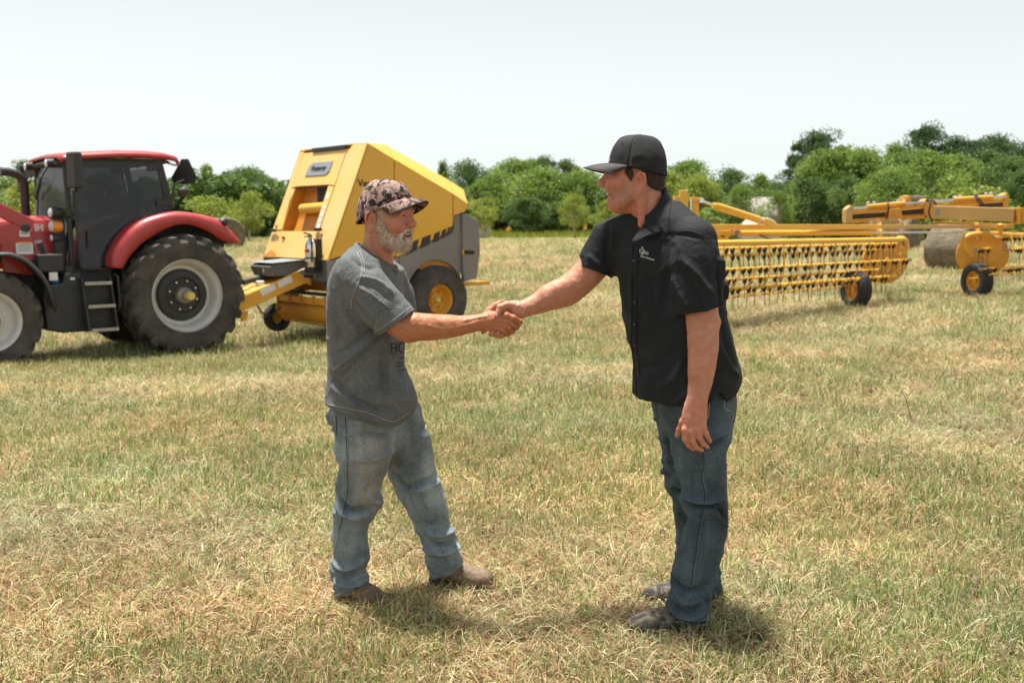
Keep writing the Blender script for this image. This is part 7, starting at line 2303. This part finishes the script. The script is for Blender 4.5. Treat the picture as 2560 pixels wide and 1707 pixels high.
    lo, hi = bounds([oh + [0, 0, .14], oh + [.12, 0, 0], Wp(1200, 840, 3.76), Wp(1790, 1130, 3.39), Wp(1500, 590, 3.84)], .05)
    V, F = surface_nets(body, lo, hi, .0031)
    V = relax(V, F, 1, .4)
    Nn = vert_normals(V, F)
    V = V + Nn * (.0009 * vn3(V, 60, 22) + .0006 * vn3(V, 130, 23) + folds(V, Nn, [([(1752, 960), (1748, 1000), (1742, 1035)], .003, .0012), ([(1292, 762), (1296, 776), (1301, 792)], .003, -.0018), ([(1297, 762), (1301, 776), (1306, 792)], .0025, .0012), ([(1770, 790), (1792, 798), (1796, 810)], .004, .0015)], 3.5))[:, None]
    q = (V - oh) @ Mh / sc
    col = face_colours(q, (.50, .225, .145), (.54, .17, .115), (.50, .19, .15), (.36, .19, .13), .55, 1.0)
    armw = np.clip((Wp(1650, 640, 3.65)[2] - V[:, 2]) / .05, 0, 1)
    col = col * (1 - armw[:, None]) + np.array((.52, .235, .145)) * armw[:, None]
    hand = np.exp(-(np.linalg.norm(V - Wp(1275, 772, 3.72), axis=1) / .05) ** 4)
    col = col * (1 - .75 * hand[:, None]) + np.array((.60, .34, .255)) * .75 * hand[:, None]
    hb = np.exp(-(np.linalg.norm(V - Wp(1735, 1055, 3.39), axis=1) / .06) ** 4)
    col = col * (1 - .5 * hb[:, None]) + np.array((.55, .22, .15)) * .5 * hb[:, None]
    nk = np.clip((Wp(1600, 500, 3.65)[2] - V[:, 2]) / .03, 0, 1) * (1 - armw) * .6
    col = col * (1 - nk[:, None]) + np.array((.56, .205, .13)) * nk[:, None]
    adopt(link('body', cloth_mesh('body', V, F, 'skin', col=np.clip(col * 1.13, 0, 1)), None), root)
    hw = lambda x, y, z: oh + sc * (Mh @ np.array((x, y, z)))
    for s in (1, -1):
        m = MB(); m.tube([hw(.1150, s * .020, .0145), hw(.1165, s * .030, .0155), hw(.1140, s * .039, .0150), hw(.1090, s * .047, .0130)], [.0014, .0022, .0022, .0014], 8); adopt(m.build('eye', 'eye_dark'), root)
    m = MB(); m.tube([hw(.100, -.031, -.044), hw(.111, -.015, -.0525), hw(.1155, 0, -.0555), hw(.111, .015, -.0525), hw(.100, .031, -.044)], .0056, 6); adopt(m.build('teeth', 'teeth'), root)
    # nails
    for p, nm in [(rf[0][0], 1)]:
        d_ = Vector(p[3] - p[2]).normalized()
        m = MB(); m.lathe([(0, .0018), (.0045, .0012), (.0055, 0)], Vector(p[3]) + Vector((-.0035, -.0088, .0015)), (-.3, -1, .1), 12); adopt(m.build('nail', 'nail_pink'), root)
    # hair below the cap
    def hair(P):
        q = (P - oh) @ Mh / sc
        d = sd_ell(q, (.006, 0, .045), (.0965, .0815, .092))
        d = smin(d, sd_ell(q, (-.040, 0, -.005), (.050, .060, .058)), .02)
        reg = smax(q[:, 0] - (.004 + .0 * q[:, 2]), -.052 - q[:, 2] - .35 * (q[:, 0] + .05), .01)
        sb = sd_ell(q, (.040, 0, .012), (.022, .2, .036))                             # sideburn
        reg = smin(reg, sb, .006)
        reg = smax(reg, -sd_ell(q, (-.004, 0, .0), (.026, .2, .040)), .006)           # round the ears
        return smax(d, reg, .006) * sc
    lo, hi = bounds([hw(-.13, -.1, -.1), hw(.08, .1, .1), hw(.08, -.1, 0), hw(-.13, .1, 0)], .02)
    Vh, Fh = surface_nets(hair, lo, hi, .0035)
    Nh = vert_normals(Vh, Fh)
    Vh = Vh + Nh * (.002 * vn3(Vh, 80, 25) + .0015 * vn3(Vh, 160, 26))[:, None]
    ho = adopt(link('hair', cloth_mesh('hair', Vh, Fh, 'hair_brown'), None), root)
    g = np.random.default_rng(6)
    k = g.choice(len(Vh), min(len(Vh), 4500))
    D = Nh[k] * .35 + np.array((.25, 0, -.9)) + g.normal(0, .25, (len(k), 3)); D /= np.linalg.norm(D, axis=1)[:, None]
    strands('hair_strands', Vh[k], D, g.uniform(.006, .014, len(k)), .0006, 'hair_brown', ho)
    cap, cw = cap_parts(Mh, oh, sc, root, ('cap_black', 'cap_mesh_black', 'cap_bill'), .054, .020, .092, .022, -.06, .014, 'print_black', .50, .106, .009)
    m = MB()
    for k in range(5):
        a = R(6 + 3.4 * k)
        m.box(cw(.009 + .1085 * math.cos(a), .093 * math.sin(a), .068 + .002 * (k % 2)), (.005, .005, .010 if k % 2 else .007))
    em = adopt(m.build('emblem', 'stitch_white'), cap); em['kind'] = 'stuff'
    m = MB(); c = cw(.068, .060, .132); m.lathe([(.003, 0), (.0042, .001), (.003, .002)], c, tuple(Mh @ np.array((.6, .4, .6))), 10); adopt(m.build('eyelet', 'print_black'), cap)
    # ---- shirt
    tr = metre_rings([(1640, 572, 3.655, .085, .165, -38), (1660, 640, 3.65, .125, .212, -40), (1676, 700, 3.65, .145, .216, -43), (1685, 783, 3.65, .155, .212, -48), (1702, 857, 3.65, .163, .213, -55), (1712, 910, 3.65, .176, .22, -60), (1717, 964, 3.65, .195, .226, -64), (1718, 1040, 3.65, .203, .226, -66)], 3)
    sl = rings([(1738, 602, 3.51, 56, .080), (1738, 660, 3.49, 66, .086), (1744, 715, 3.478, 64, .086), (1750, 770, 3.465, 59, .082), (1754, 830, 3.45, 58, .080)], 3)
    fs = rings([(1535, 590, 3.775, 50, .078), (1514, 622, 3.79, 52, .080), (1489, 672, 3.795, 51, .078), (1464, 716, 3.795, 51, .078)], 3)
    cuts = plane_px(1704, 785, 1794, 766, 3.47, (1740, 700))
    cutf = plane_px(1450, 664, 1524, 694, 3.795, (1510, 600))
    hem = hem_curve([(1540, 985), (1576, 990), (1590, 999), (1650, 1003), (1714, 1007), (1755, 1000), (1778, 972), (1790, 975), (1803, 997), (1830, 985), (1862, 955), (1900, 940)], 3.55)
    sh = [Wp(1738, 592, 3.52), Wp(1650, 540, 3.665), Wp(1528, 582, 3.775)]
    nkc = [neck0 + np.array((.004, 0, 0)), neck1, neck1 - [-.01, 0, .05]]
    vee = [Wp(1600, 560, 3.56), Wp(1588, 590, 3.52)]
    cutn = plane_px(1530, 548, 1690, 476, 3.66, (1650, 650))
    def shirt(P):
        d = sd_tube(P, *tr)
        d = smin(d, sd_chain(P, sh, [.064, .074, .060]), .05)
        d = smax(d, hem(P), .004)
        s = smax(sd_tube(P, *sl[:3]), cuts(P), .003)
        s = smax(s, -smax(sd_tube(P, *la[:3]) - .008, -(cuts(P) + .035), .003), .003)
        t = smax(sd_tube(P, *fs[:3]), cutf(P), .003)
        t = smax(t, -smax(sd_tube(P, *ra[:3]) - .008, -(cutf(P) + .035), .003), .003)
        d = smin(smin(d, s, .022), t, .03)
        d = smax(d, cutn(P), .006)
        d = smax(d, -sd_chain(P, nkc, [.066, .072, .05]), .004)
        return smax(d, -sd_cap(P, vee[0], vee[1], .040, .010), .006)
    lo, hi = bounds([Wp(1430, 470, 3.36), Wp(1890, 1020, 3.36), Wp(1430, 470, 3.9), Wp(1890, 1020, 3.9)], .05)
    V, F = surface_nets(shirt, lo, hi, .005)
    V = relax(V, F, 1, .4)
    Nn = vert_normals(V, F)
    Lf = [([(1598, 640), (1588, 720), (1592, 800), (1600, 900)], .010, .006), ([(1612, 660), (1630, 760), (1655, 850)], .012, -.006), ([(1600, 690), (1612, 770), (1640, 860)], .010, .005), ([(1690, 640), (1735, 690), (1772, 740)], .012, .006), ([(1680, 655), (1715, 710), (1745, 765)], .012, -.006), ([(1668, 680), (1690, 730), (1712, 775)], .010, .005), ([(1790, 640), (1803, 672), (1797, 700)], .010, .012), ([(1800, 700), (1814, 725), (1805, 762)], .010, .012), ([(1785, 660), (1790, 720), (1792, 770)], .008, -.010), ([(1660, 590), (1695, 585), (1740, 595)], .006, -.004), ([(1675, 640), (1662, 720), (1650, 800)], .014, -.006), ([(1800, 790), (1815, 860), (1845, 930)], .016, -.006), ([(1690, 860), (1650, 910), (1600, 930)], .015, -.005), ([(1705, 880), (1680, 940), (1640, 980)], .015, .005), ([(1535, 570), (1528, 620), (1535, 680)], .010, -.006), ([(1545, 560), (1545, 620), (1552, 700)], .009, .006), ([(1480, 640), (1500, 660), (1525, 670)], .010, .005), ([(1800, 870), (1830, 920), (1855, 950)], .012, .006)]
    V = V + Nn * (folds(V, Nn, Lf, 3.5) + .0038 * vn3(V * [1, 1, .6], 13, 31) + .0018 * vn3(V, 34, 32) + .0045 * creases(V, 8, 61, (1, 1, .9)) - .003)[:, None]
    sho = adopt(link('shirt', cloth_mesh('shirt', V, F, 'black_cotton', col=np.ones((len(V), 3))), None), root)
    T = bvh_of(V, F)
    one = lambda o: (o.data.color_attributes.new('col', 'FLOAT_COLOR', 'POINT').data.foreach_set('color', [1.0] * (4 * len(o.data.vertices))), o)[1]
    # collar leaves and stand
    def sheet(name, grid, solid=.004):
        """rows of (u, v, Y)"""
        G = [catmull([Wp(*p) for p in r], 4) for r in grid]
        G = np.array([catmull(np.array([G[i][j] for i in range(len(G))]), 3) for j in range(len(G[0]))])
        a, b = G.shape[:2]
        me = bpy.data.meshes.new(name)
        me.from_pydata(G.reshape(-1, 3).tolist(), [], [(i * b + j, i * b + j + 1, (i + 1) * b + j + 1, (i + 1) * b + j) for i in range(a - 1) for j in range(b - 1)])
        me.shade_smooth()
        return adopt(one(link(name, me, 'black_cotton', None, solid=solid)), sho)
    sheet('collar', [[(1664, 466, 3.69), (1657, 488, 3.615), (1632, 528, 3.585), (1606, 566, 3.565)], [(1673, 484, 3.695), (1672, 508, 3.60), (1655, 548, 3.565), (1622, 575, 3.545)], [(1680, 502, 3.70), (1684, 526, 3.595), (1672, 566, 3.55), (1638, 589, 3.53)]])
    sheet('collar', [[(1663, 468, 3.69), (1640, 480, 3.735), (1590, 515, 3.735), (1574, 545, 3.69)], [(1673, 486, 3.70), (1645, 498, 3.76), (1580, 528, 3.76), (1562, 560, 3.70)], [(1681, 502, 3.705), (1648, 512, 3.775), (1570, 540, 3.775), (1556, 578, 3.70)]])
    sheet('lapel', [[(1606, 566, 3.562), (1594, 582, 3.55), (1580, 602, 3.535)], [(1618, 574, 3.545), (1602, 588, 3.535), (1582, 605, 3.53)], [(1634, 586, 3.53), (1612, 594, 3.525), (1586, 608, 3.527)]], .003)
    seam(T, [(1583, 610), (1580, 680), (1580, 760), (1580, 860), (1588, 940), (1593, 996)], .0022, 'placket_edge', 'black_cotton', sho)
    seam(T, [(1596, 620), (1594, 680), (1593, 760), (1593, 860), (1600, 940)], .0014, 'placket_stitch', 'black_cotton', sho)
    seam(T, [(1704, 776), (1745, 770), (1789, 758)], .0014, 'cuff_seam', 'black_cotton', sho)
    seam(T, [(1678, 505), (1672, 560), (1678, 592), (1715, 578), (1760, 590)], .0016, 'yoke_seam', 'black_cotton', sho)
    for o in list(sho.children):
        if 'col' not in o.data.color_attributes: one(o)
    for u, v in ((1585, 653), (1587, 756), (1586, 811), (1587, 864), (1594, 912)):
        p = on_surface(T, u, v, .002)
        if p is not None:
            m = MB(); m.lathe([(0, .0018), (.0045, .0018), (.006, .001), (.0062, -.001)], p, (-.5, -.85, .05), 12); adopt(m.build('button', 'button_black'), sho)
    # embroidered emblem: state outline and two words
    tx = [(1600.2, 624.5), (1603.5, 625.5), (1606, 617.5), (1609, 618.5), (1608, 623.5), (1612, 627), (1612, 631), (1609, 633), (1606.5, 637), (1604, 632.5), (1602, 633), (1600, 629), (1600.2, 624.5)]
    m = MB(); P_ = [on_surface(T, u, v, .002) for u, v in tx]; m.tube([p for p in P_ if p is not None], .0012, 5); em = adopt(m.build('emblem_outline', 'stitch_white'), sho)
    for dv in (-3.5, 0.5):                                                        # dense stitching of the illegible upper word
        zz = [on_surface(T, 1605.5 + i * 1.15, 632 + dv + i * .28 + (2.0 if i % 2 else -2.0), .002) for i in range(15)]
        m = MB(); m.tube([q_ for q_ in zz if q_ is not None], .0010, 5); adopt(m.build('emblem_stitching', 'stitch_white'), sho)
    flat_text(T, 'Farm & Ranch', 6.2, 1619, 645, R(17), 'emblem_lettering', 'stitch_white', sho, .1)
    # ---- jeans
    nl = rings([(1742, 1010, 3.575, 94, .09), (1750, 1065, 3.57, 82, .09), (1753, 1137, 3.565, 68, .085), (1760, 1212, 3.555, 61, .078), (1762, 1248, 3.55, 61, .074), (1772, 1276, 3.55, 52, .070), (1770, 1305, 3.55, 52, .068), (1753, 1372, 3.55, 58, .068), (1736, 1435, 3.545, 59, .07), (1733, 1475, 3.545, 52, .07), (1724, 1505, 3.54, 55, .072), (1717, 1540, 3.54, 57, .075), (1714, 1590, 3.54, 57, .075)], 3)
    fl = rings([(1705, 1010, 3.74, 76, .09), (1712, 1082, 3.75, 67, .085), (1718, 1149, 3.765, 64, .08), (1722, 1198, 3.775, 62, .075), (1730, 1235, 3.78, 54, .07), (1737, 1318, 3.79, 52, .068), (1748, 1400, 3.795, 53, .067), (1753, 1445, 3.80, 53, .067), (1755, 1510, 3.80, 53, .07)], 3)
    pv = metre_rings([(1730, 940, 3.655, .135, .165, -66), (1735, 985, 3.655, .148, .172, -66), (1736, 1020, 3.655, .14, .17, -68), (1738, 1050, 3.655, .11, .15, -70)], 3)
    c1, c2 = plane_px(1652, 1532, 1778, 1566, 3.55, (1720, 1450)), plane_px(1690, 1486, 1812, 1480, 3.8, (1750, 1400))
    def jeans(P):
        a = smax(sd_tube(P, *nl[:3]), c1(P), .003)
        b = smax(sd_tube(P, *fl[:3]), c2(P), .003)
        d = smin(a, b, .015)
        d = smin(d, sd_tube(P, *pv), .03)
        q = smax(sd_tube(P, nl[0], nl[1] - .011, nl[2] - .011), -(c1(P) + .03), .003)
        q2 = smax(sd_tube(P, fl[0], fl[1] - .011, fl[2] - .011), -(c2(P) + .03), .003)
        return smax(smax(d, -q, .003), -q2, .003)
    lo, hi = bounds([Wp(1600, 930, 3.4), Wp(1870, 1590, 3.4), Wp(1600, 930, 3.92), Wp(1870, 1590, 3.92)], .03)
    V, F = surface_nets(jeans, lo, hi, .005)
    V = relax(V, F, 1, .4)
    Nn = vert_normals(V, F)
    Jf = [([(1700, 1238), (1740, 1250), (1780, 1252), (1822, 1240)], .011, .010), ([(1705, 1262), (1750, 1262), (1790, 1258), (1822, 1258)], .010, -.012), ([(1702, 1250), (1712, 1264), (1722, 1262)], .010, .008), ([(1790, 1268), (1812, 1278), (1820, 1310)], .010, -.008), ([(1775, 1275), (1800, 1295), (1818, 1325)], .010, .007), ([(1725, 1275), (1740, 1295), (1760, 1300)], .010, .006), ([(1832, 1085), (1790, 1105), (1740, 1118)], .013, -.008), ([(1832, 1070), (1785, 1088), (1740, 1100)], .013, .007), ([(1655, 1190), (1675, 1215), (1700, 1222)], .010, .009), ([(1655, 1150), (1680, 1165), (1695, 1160)], .012, -.006), ([(1668, 1075), (1690, 1140), (1698, 1220)], .012, .006), ([(1676, 1445), (1700, 1470), (1735, 1470), (1780, 1455)], .012, -.008), ([(1684, 1475), (1710, 1500), (1740, 1495)], .011, .008), ([(1670, 1508), (1715, 1520), (1775, 1500)], .010, -.008), ([(1665, 1520), (1715, 1535), (1772, 1528)], .009, .006), ([(1795, 1440), (1770, 1470), (1745, 1480)], .010, .007), ([(1765, 1490), (1778, 1510), (1772, 1530)], .008, -.006), ([(1730, 1050), (1690, 1075), (1670, 1080)], .010, -.005)]
    za = Wp(1720, 1560, 3.55)[2]
    V = V + Nn * (1.9 * folds(V, Nn, Jf, 3.5) + stack(V, za, za + .16, .042, .004, 34) + .004 * vn3(V * [1, 1, .7], 12, 35) + .002 * vn3(V, 34, 36) + 0.008 * creases(V, 9, 71, (.8, .8, 1.4)) - .006)[:, None]
    def spot(u, v, ru, rv, Y=3.55):
        c = Wp(u, v, Y); k = mpp(u, v, Y)
        return np.exp(-(((V[:, 0] - c[0]) / (ru * k)) ** 2 + ((V[:, 2] - c[2]) / (rv * k)) ** 2))
    col = np.ones((len(V), 3)) * (.95 + .22 * vn3(V, 8, 37) + .22 * vn3(V * [2.2, 2.2, .5], 22, 38))[:, None]
    for w_, c_ in ((.6 * spot(1770, 1140, 45, 80), (1.6, 1.5, 1.45)), (.5 * spot(1705, 1180, 22, 60), (1.7, 1.6, 1.5)), (.6 * spot(1800, 1070, 30, 25), (1.9, 1.8, 1.7)), (.4 * spot(1740, 1420, 30, 70), (1.3, 1.3, 1.25))):
        col = col * (1 - w_[:, None]) + np.array(c_) * w_[:, None]
    jo = adopt(link('jeans', cloth_mesh('jeans', V, F, 'denim_dark', col=col), None), root)
    T = bvh_of(V, F)
    seam(T, [(1762, 1128), (1763, 1162), (1758, 1196), (1766, 1246), (1752, 1326), (1740, 1402), (1729, 1478), (1712, 1508)], .0009, 'side_seam', 'thread_pale', jo, off=.0004)
    seam(T, [(1758, 1128), (1759, 1162), (1754, 1196), (1762, 1246), (1748, 1326), (1736, 1402), (1725, 1478)], .0016, 'side_seam', 'thread_dark', jo, off=.0006)
    seam(T, [(1776, 965), (1774, 1000), (1770, 1045)], .0022, 'hip_seam', 'thread_tan', jo, off=.0006)
    seam(T, [(1656, 1519), (1690, 1541), (1735, 1551), (1774, 1546)], .0014, 'cuff_stitch', 'thread_pale', jo, off=.0004)
    seam(T, [(1811, 995), (1812, 1020), (1829, 1028)], .002, 'back_pocket_edge', 'thread_tan', jo, off=.0006)
    h, t = Wp(1776, 1575, 3.53), Wp(1566, 1575, 3.53)
    boot((h[0], 3.54, -.004), (t[0], 3.50, -.004), 1.0, root, 'camo_boot')
    h, t = Wp(1808, 1490, 3.80), Wp(1601, 1490, 3.80)
    boot((h[0], 3.80, -.004), (t[0], 3.79, -.004), 1.0, root, 'camo_boot')
    return tag(root, 'man in black cap, black short-sleeved shirt and dark jeans, leaning into the handshake', 'person')
man_grey()
man_black()
